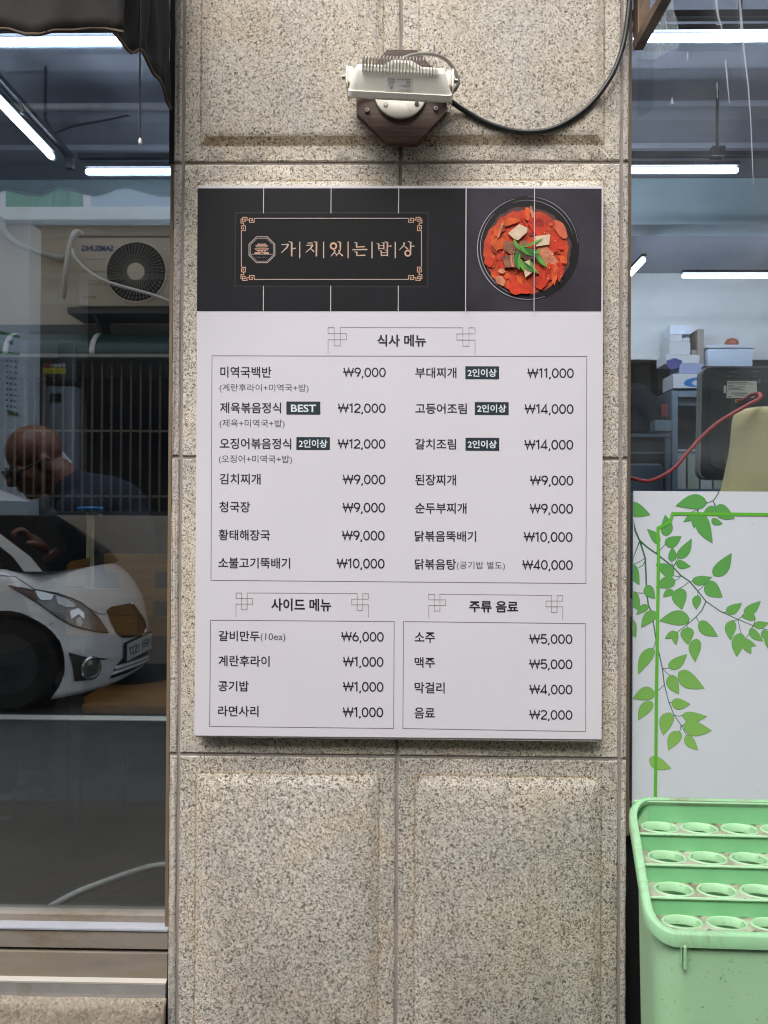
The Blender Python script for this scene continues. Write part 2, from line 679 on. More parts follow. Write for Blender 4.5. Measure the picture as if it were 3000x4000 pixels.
# ================================================================ menu sign
BY = -0.034                              # face of the board
SL = lambda sy: math.radians(0.70) * (sy - 730) / 2150.0     # the photographed lines run down to the right, more so lower down
sign = thing('menu_sign', 'large white printed menu board with a black header and a picture of red stew', 'menu sign', (0, BY, prj(1550, 2890, BY).z))
tl, tr_, br_, bl = [prj(*p, BY) for p in ((772.5, 728.5), (2357, 730.5), (2350, 2888), (759.5, 2873))]
M_BOARD = mat('printed_white', '#dcd8de', 0.42, 0.03, 2.5, 0.35, 5, spec=0.35)
b = MB()
b.prism([tl, tr_, br_, bl], (0, 0.017, 0))
# the edge of the hollow plastic sheet behind shows below and above
e = [prj(775, 724.5, BY + 0.004), prj(2352, 727, BY + 0.004), prj(2339, 2897, BY + 0.004), prj(764, 2879, BY + 0.004)]
b2 = MB()
b2.prism(e, (0, 0.012, 0))
board = b.build('board', M_BOARD, sign, smooth=0)
b2.build('backing_sheet', mat('hollow_plastic', '#d8d6d2', 0.5, 0.08, 30), sign, smooth=0)
t = NT('black_header_print')
h1 = t.noise(2.2, 4, 0.6)
h2 = t.noise(1.0, 6, 0.75, 0.8, vec=t.coord((26, 26, 9)))
hc = t.ramp(h1, [(0.3, lin('#222224')), (0.75, lin('#29282c'))])
sc_ = t.ramp(h2, [(0.66, (0, 0, 0, 1)), (0.74, (0.5, 0.5, 0.5, 1))])
hc = t.mix(sc_, hc, lin('#55525a'))
t.bsdf(hc, 0.42, 0, 0.15)
M_HEAD = t.m
t = NT('slate_print')
gs = t.n('ShaderNodeSeparateXYZ')
t.l(t.coord(), gs.inputs[0])
s1 = t.noise(5, 4, 0.6)
s2 = t.noise(1.0, 5, 0.75, vec=t.coord((60, 60, 40)))
hc = t.ramp(s1, [(0.3, lin('#323036')), (0.7, lin('#47454d'))])
hc = t.mix(t.ramp(s2, [(0.68, (0, 0, 0, 1)), (0.76, (0.5, 0.5, 0.5, 1))]), hc, lin('#6a6870'))
t.bsdf(hc, 0.42, 0, 0.15)
M_SLATE = t.m
Y1, Y2, Y3, Y4 = BY - 0.0004, BY - 0.0008, BY - 0.0012, BY - 0.0016
b = MB()
b.flat([prj(772, 735.5, Y1), prj(1821, 735.5, Y1), prj(1818.5, 1215.5, Y1), prj(769, 1215.5, Y1)])
hd = b.build('header_print', M_HEAD, sign, smooth=0)
M_LINE = mat('print_light_line', '#c9c3c6', 0.5, 0.03)
for x0, x1, ya, yb in ((1030, 1029, 735, 833), (1293.4, 1292.7, 735, 833), (1557.6, 1556.8, 735, 833),
                       (1029, 1028.4, 1116, 1216), (1292, 1291.4, 1116, 1216), (1556, 1555.4, 1116, 1216)):
    b = MB()
    b.add([prj(x0 - 1.5, ya, Y2), prj(x0 + 1.5, ya, Y2), prj(x1 + 1.5, yb, Y2), prj(x1 - 1.5, yb, Y2)], [[0, 1, 2, 3]])
    b.build('divider_line', M_LINE, hd, smooth=0)

# name plaque printed on the header
b = MB()
b.flat([prj(922.6, 833.8, Y2), prj(1668.3, 833.8, Y2), prj(1667.3, 1116, Y2), prj(921.6, 1115, Y2)])
b.flat([prj(917, 828, Y1 - 0.0002), prj(1674, 828, Y1 - 0.0002), prj(1673, 1122, Y1 - 0.0002), prj(916, 1121, Y1 - 0.0002)], 1)
plq = b.build('name_plaque', [mat('plaque_black', '#1f1f21', 0.45, 0.05, 3, spec=0.15), mat('plaque_rim', '#39353a', 0.45, 0.05, 3, spec=0.15)], sign, smooth=0)
M_COPPER = mat('copper_print', '#d0a48a', 0.45, 0.10, 14)
M_PALEC = mat('pale_copper_print', '#b5a39e', 0.45, 0.06, 14)
k3 = 0.12056
FX0, FX1, FY0, FY1 = 942.9, 1646.5, 852.9, 1091.5
orn = [[(605, 190), (605, 315), (450, 315), (450, 190), (548, 190), (548, 258), (492, 258)],
       [(450, 245), (370, 245), (370, 158), (230, 158), (230, 290), (312, 290), (312, 215), (178, 215), (178, 345), (265, 345), (265, 432)],
       [(190, 585), (320, 585), (320, 432), (192, 432), (192, 532), (258, 532), (258, 475)]]
b = MB()
for cx, cy, fx, fy in ((FX0, FY0, 1, 1), (FX1, FY0, -1, 1), (FX0, FY1, 1, -1), (FX1, FY1, -1, -1)):
    for i, pl in enumerate(orn):
        pts = [(cx + fx * (p[0] - 190) * k3, cy + fy * (p[1] - 190) * k3) for p in pl]
        line_print(b, pts, 3.1, Y3 - 0.00015 * i, m=0)
LB = (605 - 190) * k3
LC = (585 - 190) * k3
for pts in ([(FX0 + LB, FY0), (FX1 - LB, FY0)], [(FX0 + LB, FY1), (FX1 - LB, FY1)], [(FX0, FY0 + LC), (FX0, FY1 - LC)], [(FX1, FY0 + LC), (FX1, FY1 - LC)]):
    line_print(b, pts, 3.3, Y3 - 0.0006, m=1)
b.build('plaque_border', [M_COPPER, M_PALEC], plq, smooth=0)
# emblem: a pavilion in an octagon
b = MB()
E3 = lambda p: (920 + p[0] * k3, 830 + p[1] * k3)
line_print(b, [E3(p) for p in ((680, 787), (1030, 787), (1273, 1030), (1273, 1385), (1030, 1625), (680, 1625), (437, 1385), (437, 1030))], 3.4, Y3, True, 1)
line_print(b, [E3(p) for p in ((700, 838), (1010, 838), (1228, 1050), (1228, 1370), (1010, 1583), (700, 1583), (485, 1370), (485, 1050))], 1.8, Y3, True, 1)
line_print(b, [E3((490, 1352)), E3((1222, 1352))], 2.0, Y3 - 0.0002, m=1)
for poly, yy in (([(725, 990), (745, 1012), (955, 1012), (975, 990), (978, 1040), (1065, 1080), (1010, 1130), (690, 1130), (635, 1080), (722, 1040)], Y3),
                 ([(610, 1163), (1090, 1163), (1060, 1205), (1000, 1245), (700, 1245), (640, 1205)], Y3),
                 ([(735, 1248), (965, 1248), (965, 1283), (735, 1283)], Y3), ([(620, 1286), (1080, 1286), (1080, 1343), (620, 1343)], Y3)):
    b.flat([prj(*E3(p), yy) for p in poly], 0)
for a, e_, w in (((672, 1093), (1030, 1093), 2.0), ((650, 1195), (1050, 1195), 1.8), ((770, 1265), (832, 1265), 4), ((872, 1265), (940, 1265), 4), ((800, 1322), (910, 1322), 3.4), ((745, 1045), (950, 1045), 1.0)):
    line_print(b, [E3(a), E3(e_)], w, Y3 - 0.0003, m=2)
for i in range(9):
    if i != 5:
        line_print(b, [E3((655 + 42 * i, 1432)), E3((655 + 42 * i + 4, 1480))], 2.4, Y3, m=3)
b.build('emblem', [M_COPPER, M_PALEC, MC['plaque_black'], mat('dim_print', '#555051', 0.5)], plq, smooth=0)
# restaurant name in brush strokes
k1 = 0.18083
T1 = [([(105, 142), (265, 135)], [18, 24]), ([(258, 140), (215, 215), (105, 315)], [34, 28, 14]), ([(330, 85), (328, 395)], [36, 32]), ([(262, 75), (346, 98)], [14, 24]), ([(345, 226), (415, 220)], [18, 26]),
      ([(502, 78), (502, 435)], 24),
      ([(670, 107), (780, 105)], [20, 26]), ([(640, 158), (795, 150)], [18, 24]), ([(785, 155), (730, 230), (630, 310)], [34, 28, 14]), ([(735, 222), (812, 295)], [18, 30]), ([(865, 88), (862, 395)], [36, 32]), ([(808, 76), (882, 94)], [14, 26]),
      ([(1018, 78), (1018, 435)], 24),
      ([(1205, 98), (1238, 114)], [16, 26]), ([(1380, 90), (1380, 255)], [36, 30]), ([(1318, 76), (1397, 97)], [14, 26]),
      ([(1265, 275), (1240, 322), (1175, 392)], [30, 26, 14]), ([(1250, 308), (1302, 362)], [16, 26]), ([(1368, 268), (1345, 322), (1283, 393)], [30, 26, 14]), ([(1350, 312), (1432, 385)], [18, 34]),
      ([(1225, 268), (1278, 276)], [12, 20]), ([(1330, 264), (1384, 272)], [12, 20]),
      ([(1547, 75), (1547, 435)], 24)]
T2 = [([(180, 98), (182, 192)], [32, 28]), ([(128, 92), (196, 106)], [14, 22]), ([(168, 194), (360, 184)], [24, 26]), ([(90, 251), (415, 246)], [22, 30]), ([(186, 302), (190, 380)], [30, 28]), ([(135, 292), (201, 306)], [14, 22]), ([(176, 379), (372, 370)], [22, 28]),
      ([(515, 78), (515, 435)], 24),
      ([(660, 122), (660, 245)], [30, 26]), ([(615, 118), (675, 131)], [14, 22]), ([(770, 102), (770, 245)], [30, 26]), ([(725, 101), (785, 110)], [14, 22]), ([(660, 165), (770, 162)], 18), ([(660, 226), (770, 224)], 20),
      ([(850, 92), (845, 255)], [34, 28]), ([(785, 80), (866, 97)], [14, 24]), ([(860, 176), (935, 170)], [16, 26]),
      ([(715, 278), (718, 392)], [30, 26]), ([(675, 268), (730, 282)], [14, 22]), ([(850, 264), (848, 392)], [30, 26]), ([(800, 260), (864, 272)], [14, 22]), ([(715, 316), (850, 312)], 18), ([(715, 374), (850, 371)], 22),
      ([(1018, 82), (1018, 435)], 24),
      ([(1215, 108), (1195, 165), (1105, 258)], [30, 26, 14]), ([(1186, 100), (1232, 112)], [14, 22]), ([(1203, 166), (1290, 235)], [16, 30]), ([(1350, 90), (1348, 270)], [34, 28]), ([(1290, 72), (1367, 96)], [14, 24]), ([(1360, 179), (1430, 172)], [16, 26]), ([(1262, 260), (1295, 272)], [14, 22])]
b = MB()
for off, lst, rings in (((1080, 930), T1, [(1232, 172, 62, 38)]), ((1360, 930), T2, [(1290, 327, 58, 36)])):
    for i, (pl, w) in enumerate(lst):
        w = [x * k1 for x in w] if isinstance(w, list) else w * k1
        line_print(b, [(off[0] + p[0] * k1, off[1] + p[1] * k1) for p in pl], w, Y3 - 0.0002 * (i % 5), m=1 if i % 4 != 2 else 0)
    for cx, cy, r, w in rings:
        line_print(b, [(off[0] + (cx + r * math.cos(a * math.pi / 12)) * k1, off[1] + (cy + r * math.sin(a * math.pi / 12)) * k1) for a in range(24)], w * k1, Y3 - 0.0011, True, 0)
b.build('restaurant_name', [M_COPPER, mat('name_print', '#c6b0a6', 0.45, 0.1, 20)], plq, smooth=0)

# the printed picture of a stew in a black bowl
b = MB()
b.flat([prj(1823, 735.5, Y1), prj(2350, 737, Y1), prj(2349, 1216, Y1), prj(1820, 1215.5, Y1)])
pic = b.build('dish_picture', M_SLATE, sign, smooth=0)
kb = 0.3255
B4 = lambda p: (1820 + p[0] * kb, 740 + p[1] * kb)
ell = lambda cx, cy, rx, ry, n=72, a0=0: [(cx + rx * math.cos(2 * math.pi * i / n + a0), cy + ry * math.sin(2 * math.pi * i / n + a0)) for i in range(n)]
lay = [Y1 - 0.0003]


def nxt(d=0.00012):
    lay[0] -= d
    return lay[0]


M_BOWL = mat('bowl_black', '#1d1c1e', 0.35, 0.2, 10)
M_BOWLRIM = mat('bowl_rim_light', '#a59daa', 0.35, 0.1, 10)
t = NT('red_broth')
c1 = t.ramp(t.noise(26, 5, 0.65, 1.0), [(0.25, lin('#8a2f22')), (0.42, lin('#bd3d22')), (0.6, lin('#d95528')), (0.8, lin('#e38a48'))])
t.bsdf(c1, 0.4)
M_BROTH = t.m
M_CHILI = mat('stew_red', '#cc3a20', 0.4, 0.35, 45)
M_CHILI2 = mat('stew_deep_red', '#99291d', 0.4, 0.4, 60)
M_CHILI3 = mat('stew_orange', '#d65a28', 0.4, 0.3, 40)
M_TOFU = mat('tofu', '#d9c0a2', 0.5, 0.12, 60)
M_CABB = mat('cabbage', '#d08463', 0.45, 0.4, 60)
M_MEAT = mat('meat', '#8e5a40', 0.5, 0.4, 70)
M_SCAL = mat('scallion', '#62a03c', 0.45, 0.3, 50)
M_SCAL2 = mat('scallion_dark', '#35702c', 0.45, 0.3, 50)
M_BROWN = mat('stew_shadow', '#55302a', 0.5, 0.3, 30)
b = MB()
pf = lambda pts, m: b.flat([prj(*B4(p), lay[0]) for p in pts], m)
pf(ell(742, 705, 617, 630), 0)
nxt()
line_print(b, [B4(p) for p in ell(742, 705, 604, 614)[14:52]], [1 + 3.2 * math.sin(math.pi * i / 37) for i in range(38)], lay[0], m=1)
line_print(b, [B4(p) for p in ell(742, 700, 604, 614)[54:72]], [0.6 + 1.6 * math.sin(math.pi * i / 17) for i in range(18)], lay[0], m=1)
nxt()
line_print(b, [B4(p) for p in ell(745, 700, 572, 580)[20:46]], [0.5 + 2.4 * math.sin(math.pi * i / 25) for i in range(26)], lay[0], m=1)
line_print(b, [B4(p) for p in ell(745, 700, 560, 572)[50:70]], [0.4 + 1.4 * math.sin(math.pi * i / 19) for i in range(20)], lay[0], m=1)
nxt()
rr = random.Random(4)
pf([(735 + (525 + rr.uniform(-14, 14)) * math.cos(a), 730 + (525 + rr.uniform(-14, 14)) * math.sin(a)) for a in [2 * math.pi * i / 60 for i in range(60)]], 11)
nxt()
pf([(725 + (505 + rr.uniform(-16, 16)) * math.cos(a), 745 + (500 + rr.uniform(-16, 16)) * math.sin(a)) for a in [2 * math.pi * i / 60 for i in range(60)]], 2)
# pieces of cabbage, chilli and meat lying about in the broth


def blob(cx, cy, rx, ry, rot, m, jag=0.22, n=14):
    nxt(0.00004)
    pts = []
    for i in range(n):
        a = 2 * math.pi * i / n
        k = 1 + rr.uniform(-jag, jag)
        x, y = rx * k * math.cos(a), ry * k * math.sin(a)
        pts.append((cx + x * math.cos(rot) - y * math.sin(rot), cy + x * math.sin(rot) + y * math.cos(rot)))
    pf(pts, m)


for i in range(70):
    a, q = rr.uniform(0, 6.28), math.sqrt(rr.random()) * 440
    blob(725 + q * math.cos(a), 745 + q * math.sin(a), rr.uniform(22, 75), rr.uniform(12, 34), rr.uniform(0, 3.1), rr.choice([3, 3, 4, 2, 2, 3, 5, 2]))
for args in ((400, 470, 110, 60, -0.9, 5), (380, 650, 95, 75, 0.4, 5), (860, 420, 120, 90, 0.8, 3), (880, 400, 60, 50, 0.3, 4), (1040, 640, 150, 110, 0.2, 3), (1130, 480, 110, 60, 1.0, 6), (950, 760, 110, 80, 0.9, 7), (1000, 830, 120, 70, 1.0, 7),
             (1000, 1000, 55, 130, 0.25, 3), (1070, 1010, 30, 140, 0.1, 5), (1130, 980, 40, 120, 0.1, 3), (900, 1100, 70, 110, 0.5, 3), (900, 960, 90, 60, 0.2, 3), (1170, 840, 60, 40, 0.8, 5),
             (460, 860, 70, 95, 0.3, 3), (280, 860, 70, 60, 0.3, 3), (430, 980, 45, 30, 0.2, 7), (420, 1100, 70, 45, 0.6, 7), (555, 1090, 30, 65, -0.3, 3), (640, 1090, 30, 70, -0.4, 5), (640, 1190, 150, 70, 0.1, 3), (720, 310, 90, 50, 0.9, 3), (740, 290, 30, 90, -0.1, 5), (790, 270, 20, 70, -0.2, 7), (520, 390, 120, 40, -0.3, 5)):
    blob(*args)
for i in range(34):
    a, q = rr.uniform(0, 6.28), math.sqrt(rr.random()) * 470
    blob(725 + q * math.cos(a), 745 + q * math.sin(a), rr.uniform(4, 18), rr.uniform(3, 8), rr.uniform(0, 3.1), rr.choice([7, 8, 4, 3, 7]), 0.3, 9)
for a in range(26):
    nxt(0.00004)
    x, y = rr.uniform(940, 1160), rr.uniform(880, 1100)
    line_print(b, [B4((x, y)), B4((x + rr.uniform(-14, 14), y + rr.uniform(30, 90)))], rr.uniform(0.8, 2.4), lay[0], m=rr.choice([7, 4, 6, 3]))
for pl, m in (([(505, 525), (640, 415), (740, 460), (735, 510), (625, 610), (575, 590)], 8), ([(830, 560), (1012, 540), (1000, 660), (840, 685)], 8), ([(430, 400), (460, 398), (400, 570), (372, 580)], 7),
              ([(450, 625), (590, 615), (610, 720), (545, 785), (455, 720)], 9), ([(640, 620), (740, 610), (745, 680), (660, 690)], 9), ([(430, 800), (575, 785), (590, 930), (470, 935)], 9), ([(530, 790), (575, 785), (590, 930), (550, 930)], 7),
              ([(690, 870), (770, 840), (800, 990), (715, 1055), (695, 985)], 8), ([(700, 815), (820, 820), (810, 835), (700, 840)], 7), ([(560, 720), (700, 690), (860, 720), (830, 840), (700, 830), (620, 800)], 10)):
    nxt()
    pf(pl, m)
for i in range(16):
    nxt(0.00004)
    x, y = rr.uniform(460, 590), rr.uniform(640, 920)
    line_print(b, [B4((x, y)), B4((x + rr.uniform(-25, 25), y + rr.uniform(20, 60)))], rr.uniform(1, 2.6), lay[0], m=rr.choice([10, 7, 10]))


def leafy(x0, y0, x1, y1, w, m):
    nxt(0.00006)
    d = Vector((x1 - x0, y1 - y0))
    n_ = Vector((-d.y, d.x)).normalized()
    L, R = [], []
    for i in range(9):
        t_ = i / 8
        c_ = Vector((x0, y0)) + d * t_ + n_ * w * 0.35 * math.sin(t_ * math.pi)
        h = w * 0.5 * math.sin(t_ * math.pi) ** 0.8 + 1
        L.append(c_ + n_ * h)
        R.append(c_ - n_ * h)
    pf(L + R[::-1], m)


for s in ((575, 590, 680, 740, 45, 12), (650, 700, 930, 585, 30, 12), (640, 720, 830, 790, 36, 13), (640, 700, 900, 740, 46, 13), (830, 730, 975, 930, 60, 13), (860, 790, 985, 935, 34, 12), (620, 720, 640, 970, 66, 13), (650, 760, 640, 960, 26, 12), (650, 830, 800, 985, 46, 12), (670, 850, 895, 1015, 34, 13), (660, 830, 700, 985, 36, 12), (760, 830, 860, 1000, 30, 12), (640, 650, 760, 790, 30, 12), (800, 760, 900, 720, 34, 12)):
    leafy(*s)
b.build('stew_bowl', [M_BOWL, M_BOWLRIM, M_BROTH, M_CHILI, M_CHILI2, M_CHILI3, mat('stew_pale', '#d4694a', 0.4, 0.2, 40), M_CABB, M_TOFU, M_MEAT, MC['stew_shadow'], mat('stew_haze', '#5a3a36', 0.4, 0.25, 12), M_SCAL, M_SCAL2], pic, smooth=0)
yl = lay[0] - 0.0003
for x0, x1, ya, yb, w in ((1820.5, 1818.5, 735.5, 1216, 3.6), (2088, 2086, 736, 1216, 3.0), (2351.5, 2350, 736, 1216, 2.6)):
    b = MB()
    b.add([prj(x0 - w / 2, ya, yl), prj(x0 + w / 2, ya, yl), prj(x1 + w / 2, yb, yl), prj(x1 - w / 2, yb, yl)], [[0, 1, 2, 3]])
    b.build('divider_line', M_LINE, pic, smooth=0)

# ---- menu text
M_INK = mat('ink', '#202028', 0.5, 0.04)
M_INK2 = mat('ink_grey', '#5a585e', 0.5, 0.04)
M_BADGE = mat('badge_ink', '#28343a', 0.45, 0.06, 20)
M_BADGET = mat('badge_text', '#dfe7ee', 0.5, 0.02)
M_RULE = mat('rule_ink', '#6a6268', 0.5, 0.04)
M_RULE2 = mat('knot_ink', '#8b7d7f', 0.5, 0.04)
OA, OB, OC, OD, OE, OF = (740, 1230), (1540, 1230), (740, 1800), (1540, 1800), (740, 2380), (1540, 2380)
KQ = 0.54250
Z = lambda o, x, y: (o[0] + x * KQ, o[1] + y * KQ)


def txt(mb, o, s, x0, x1, y0, y1, bold=0.008, m=0, y=Y1):
    a, c = Z(o, x0, y0), Z(o, x1, y1)
    text_print(mb, s, a[0], c[0], a[1], c[1], y, bold, m, SL((a[1] + c[1]) / 2))


# figures drawn as strokes (a plain grotesque): unit height 1, each on its own advance
def arc(cx, cy, rx, ry, a0, a1, n=12):
    return [(cx + rx * math.cos(math.radians(a0 + (a1 - a0) * i / n)), cy + ry * math.sin(math.radians(a0 + (a1 - a0) * i / n))) for i in range(n + 1)]


DIG = {'0': (0.66, [(arc(0.33, 0.5, 0.245, 0.455, 0, 345, 22), True)]),
       '1': (0.44, [([(0.05, 0.79), (0.27, 0.95), (0.27, 0.0)], False)]),
       '2': (0.62, [(arc(0.31, 0.70, 0.235, 0.255, 165, -28, 12) + [(0.06, 0.06)], False), ([(0.05, 0.045), (0.57, 0.045)], False)]),
       '4': (0.66, [([(0.62, 0.23), (0.07, 0.23), (0.46, 0.97), (0.46, 0.0)], False)]),
       '5': (0.62, [([(0.54, 0.955), (0.14, 0.955), (0.11, 0.52)] + arc(0.31, 0.325, 0.245, 0.28, 130, -150, 16), False)]),
       '6': (0.64, [(arc(0.32, 0.31, 0.24, 0.265, 0, 345, 18), True), ([(0.082, 0.34), (0.115, 0.50), (0.23, 0.74), (0.37, 0.97)], False)]),
       '9': (0.64, [(arc(0.32, 0.69, 0.24, 0.265, 0, 345, 18), True), ([(0.558, 0.66), (0.525, 0.50), (0.41, 0.26), (0.27, 0.03)], False)]),
       ',': (0.26, [([(0.15, 0.09), (0.13, -0.03), (0.07, -0.17)], False)]),
       '₩': (0.98, [([(0.07, 0.98), (0.27, 0.05), (0.49, 0.93), (0.71, 0.05), (0.91, 0.98)], False), ([(0.0, 0.52), (0.98, 0.52)], False)])}


def price_print(mb, o, s, x0, x1, y0, y1):
    a, c = Z(o, x0, y0), Z(o, x1, y1)
    adv = sum(DIG[k][0] for k in s)
    kx = (c[0] - a[0]) / (adv - 0.04)
    ky = (c[1] - a[1]) / 1.20
    base = a[1] + ky * 0.98
    sl_ = SL(base)
    xm = (a[0] + c[0]) / 2
    x = a[0]
    for n_, k in enumerate(s):
        w_, sts = DIG[k]
        for i_, (pl, cl) in enumerate(sts):
            pts = [(x + p[0] * kx, base - p[1] * ky + (x + p[0] * kx - xm) * sl_) for p in pl]
            line_print(mb, pts, 0.142 * ky, Y1 - 0.00012 * i_, cl)
        x += w_ * kx


rows = [
    (OA, '미역국백반', (222, 590, 372, 452), '₩9,000', (1107, 1413, 382, 460), None, ('(계란후라이+미역국+밥)', (217, 857, 497, 559))),
    (OA, '제육볶음정식', (220, 660, 630, 708), '₩12,000', (1068, 1412, 640, 718), ('BEST', (698, 942, 624, 718), (731, 912, 645, 700)), ('(제육+미역국+밥)', (217, 685, 752, 816))),
    (OA, '오징어볶음정식', (218, 733, 888, 966), '₩12,000', (1067, 1410, 897, 975), ('2인이상', (770, 1011, 880, 972), (787, 993, 897, 957)), ('(오징어+미역국+밥)', (212, 738, 1010, 1074))),
    (OB, '부대찌개', (152, 448, 378, 455), '₩11,000', (958, 1292, 387, 467), ('2인이상', (512, 755, 370, 463), (528, 737, 388, 446)), None),
    (OB, '고등어조림', (152, 522, 637, 713), '₩14,000', (938, 1290, 645, 725), ('2인이상', (580, 824, 628, 720), (597, 806, 645, 703)), None),
    (OB, '갈치조림', (150, 445, 892, 969), '₩14,000', (937, 1288, 902, 983), ('2인이상', (513, 756, 885, 978), (529, 738, 903, 961)), None),
    (OC, '김치찌개', (217, 512, 92, 170), '₩9,000', (1103, 1410, 102, 182), None, None),
    (OC, '청국장', (215, 437, 293, 371), '₩9,000', (1102, 1408, 304, 385), None, None),
    (OC, '황태해장국', (210, 580, 495, 573), '₩9,000', (1098, 1404, 505, 587), None, None),
    (OC, '소불고기뚝배기', (208, 725, 697, 775), '₩10,000', (1060, 1404, 707, 788), None, None),
    (OD, '된장찌개', (150, 445, 98, 177), '₩9,000', (977, 1288, 109, 190), None, None),
    (OD, '순두부찌개', (150, 520, 302, 380), '₩9,000', (975, 1286, 312, 393), None, None),
    (OD, '닭볶음뚝배기', (148, 590, 505, 582), '₩10,000', (932, 1283, 515, 597), None, None),
    (OD, '닭볶음탕', (148, 445, 707, 783), '₩40,000', (922, 1285, 717, 798), None, ('(공기밥 별도)', (450, 797, 725, 788))),
    (OE, '갈비만두', (210, 505, 155, 230), '₩6,000', (1092, 1398, 165, 245), None, ('(10ea)', (512, 690, 172, 236))),
    (OE, '계란후라이', (208, 577, 333, 412), '₩1,000', (1105, 1396, 345, 427), None, None),
    (OE, '공기밥', (207, 427, 515, 591), '₩1,000', (1105, 1396, 525, 607), None, None),
    (OE, '라면사리', (206, 497, 695, 772), '₩1,000', (1103, 1394, 708, 790), None, None),
    (OF, '소주', (147, 293, 165, 242), '₩5,000', (972, 1282, 182, 262), None, None),
    (OF, '맥주', (147, 293, 345, 422), '₩5,000', (972, 1282, 363, 443), None, None),
    (OF, '막걸리', (147, 363, 525, 605), '₩4,000', (972, 1282, 545, 625), None, None),
    (OF, '음료', (145, 292, 707, 786), '₩2,000', (972, 1282, 728, 808), None, None),
]
for o, nm, bb, pr, pb, badge, sub in rows:
    b = MB()
    txt(b, o, nm, *bb, bold=0.013)
    me_ = b.build('menu_entry', [M_INK], sign, smooth=0)
    b = MB()
    price_print(b, o, pr, *pb)
    b.build('price', [M_INK], me_, smooth=0)
    if sub:
        b = MB()
        txt(b, o, sub[0], *sub[1], bold=0.0)
        b.build('note', [M_INK2], me_, smooth=0)
    if badge:
        b = MB()
        a, c = Z(o, badge[1][0], badge[1][2]), Z(o, badge[1][1], badge[1][3])
        srect(b, a[0], a[1], c[0], c[1], Y1, 0, SL(a[1]))
        txt(b, o, badge[0], *badge[2], bold=0.022, m=1, y=Y2)
        b.build('badge', [M_BADGE, M_BADGET], me_, smooth=0)


def knot(mb, x, y, s, fx, tail, y_):
    pts = [(0, tail / s), (0, 2), (3, 2), (3, 1), (0, 1), (0, 0), (1, 0), (1, 3), (2, 3), (2, 0)]
    return [(x + fx * p[0] * s, y + p[1] * s) for p in pts]


for s, tb, L_, R_, sq in (('식사 메뉴', ((1473.5, 1664), (1307, 1354)), (Z(OA, 998, 90), Z(OA, 998, 280)), (Z(OB, 582, 92), Z(OB, 580, 285)), 44 * KQ),
                          ('사이드 메뉴', ((1059, 1293.5), (2338, 2387)), (Z(OC, 335, 951), Z(OE, 334, 52)), (Z(OC, 1288, 956), Z(OE, 1287, 58)), 40 * KQ),
                          ('주류 음료', ((1833, 2024), (2347.5, 2392.5)), (Z(OD, 248, 960), Z(OF, 248, 63)), (Z(OD, 1213, 969), Z(OF, 1212, 75)), 40.4 * KQ)):
    b = MB()
    text_print(b, s, tb[0][0], tb[0][1], tb[1][0], tb[1][1], Y1, 0.024, 0, SL(tb[1][0]))
    hd_ = b.build('menu_heading', [M_INK], sign, smooth=0)
    b = MB()
    kl = knot(b, L_[0][0], L_[0][1], sq, 1, L_[1][1] - L_[0][1], Y1)
    kr = knot(b, R_[0][0], R_[0][1], sq, -1, R_[1][1] - R_[0][1], Y1)
    # drawn leg by leg, crossing legs a hair apart
    pts = kl + kr[::-1]
    for i in range(len(pts) - 1):
        a, c = Vector(pts[i]), Vector(pts[i + 1])
        d = (c - a).normalized() * 0.8
        line_print(b, [a - d, c + d], 1.7, Y1 - 0.00015 * (i % 3), m=0)
    b.build('knot_ornament', [M_RULE2], hd_, smooth=0)
for q in (((827.9, 1389.5), (2291.9, 1392.2), (2288.7, 2279), (824, 2266.6)), ((822.5, 2422.3), (1539.6, 2427.7), (1537.5, 2845.5), (818.7, 2837.3)), ((1576.3, 2427.7), (2288, 2435.9), (2288, 2857.4), (1573.6, 2845.5))):
    b = MB()
    line_print(b, q, 2.0, Y1, True)
    b.build('list_frame', [M_RULE], sign, smooth=0)

# ================================================================ floodlight on its wooden board
FK = 0.30139
FL = lambda x, y: (1320 + x * FK, 160 + y * FK)
fl = thing('floodlight', 'cream LED floodlight with cooling pins on a dark brown wooden board above the menu', 'floodlight', prj(1565, 380, -0.012))
t = NT('brown_wood_board')
wv = t.coord((2, 2, 26))
wc = t.ramp(t.noise(3.0, 5, 0.65, 0.3, vec=wv), [(0.3, lin('#3d2a22')), (0.55, lin('#553e33')), (0.75, lin('#6b5142'))])
t.bsdf(wc, 0.5, bump=t.noise(8, 4, 0.6, vec=wv), bstr=0.25)
b = MB()
oc = [(640, 115), (1020, 115), (1410, 545), (1410, 910), (1010, 1330), (620, 1310), (240, 930), (240, 555)]
b.prism([prj(*FL(*p), -0.030) for p in oc], (0, 0.0175, 0))
wb = b.build('mounting_board', t.m, fl, smooth=0)
for px_, py_ in ((380, 905), (1268, 882)):
    b = MB()
    c = prj(*FL(px_, py_), -0.030)
    b.lathe([(0.0005, -0.005), (0.004, -0.005), (0.0052, -0.003), (0.0052, 0.001)], c, (0, 1, 0), 18)
    b.lathe([(0.0022, -0.0056), (0.0022, -0.004)], c, (0, 1, 0), 6, 1)
    b.build('bolt', [M_STEEL, M_BLACK], wb, smooth=40)
M_CREAM = mat('cream_paint', '#f3efe2', 0.42, 0.05, 9, dirt='#b5a88a', dirt_at=0.60, stretch=(2.5, 2.5, 0.6))
b = MB()
ctr = prj(*FL(812, 680), -0.031)
b.lathe([(0.0555, 0.0), (0.0575, -0.002), (0.057, -0.006), (0.0545, -0.0075), (0.03, -0.008)], ctr, (0, 1, 0), 48)
bp_ = b.build('base_disc', M_CREAM, fl, smooth=40)
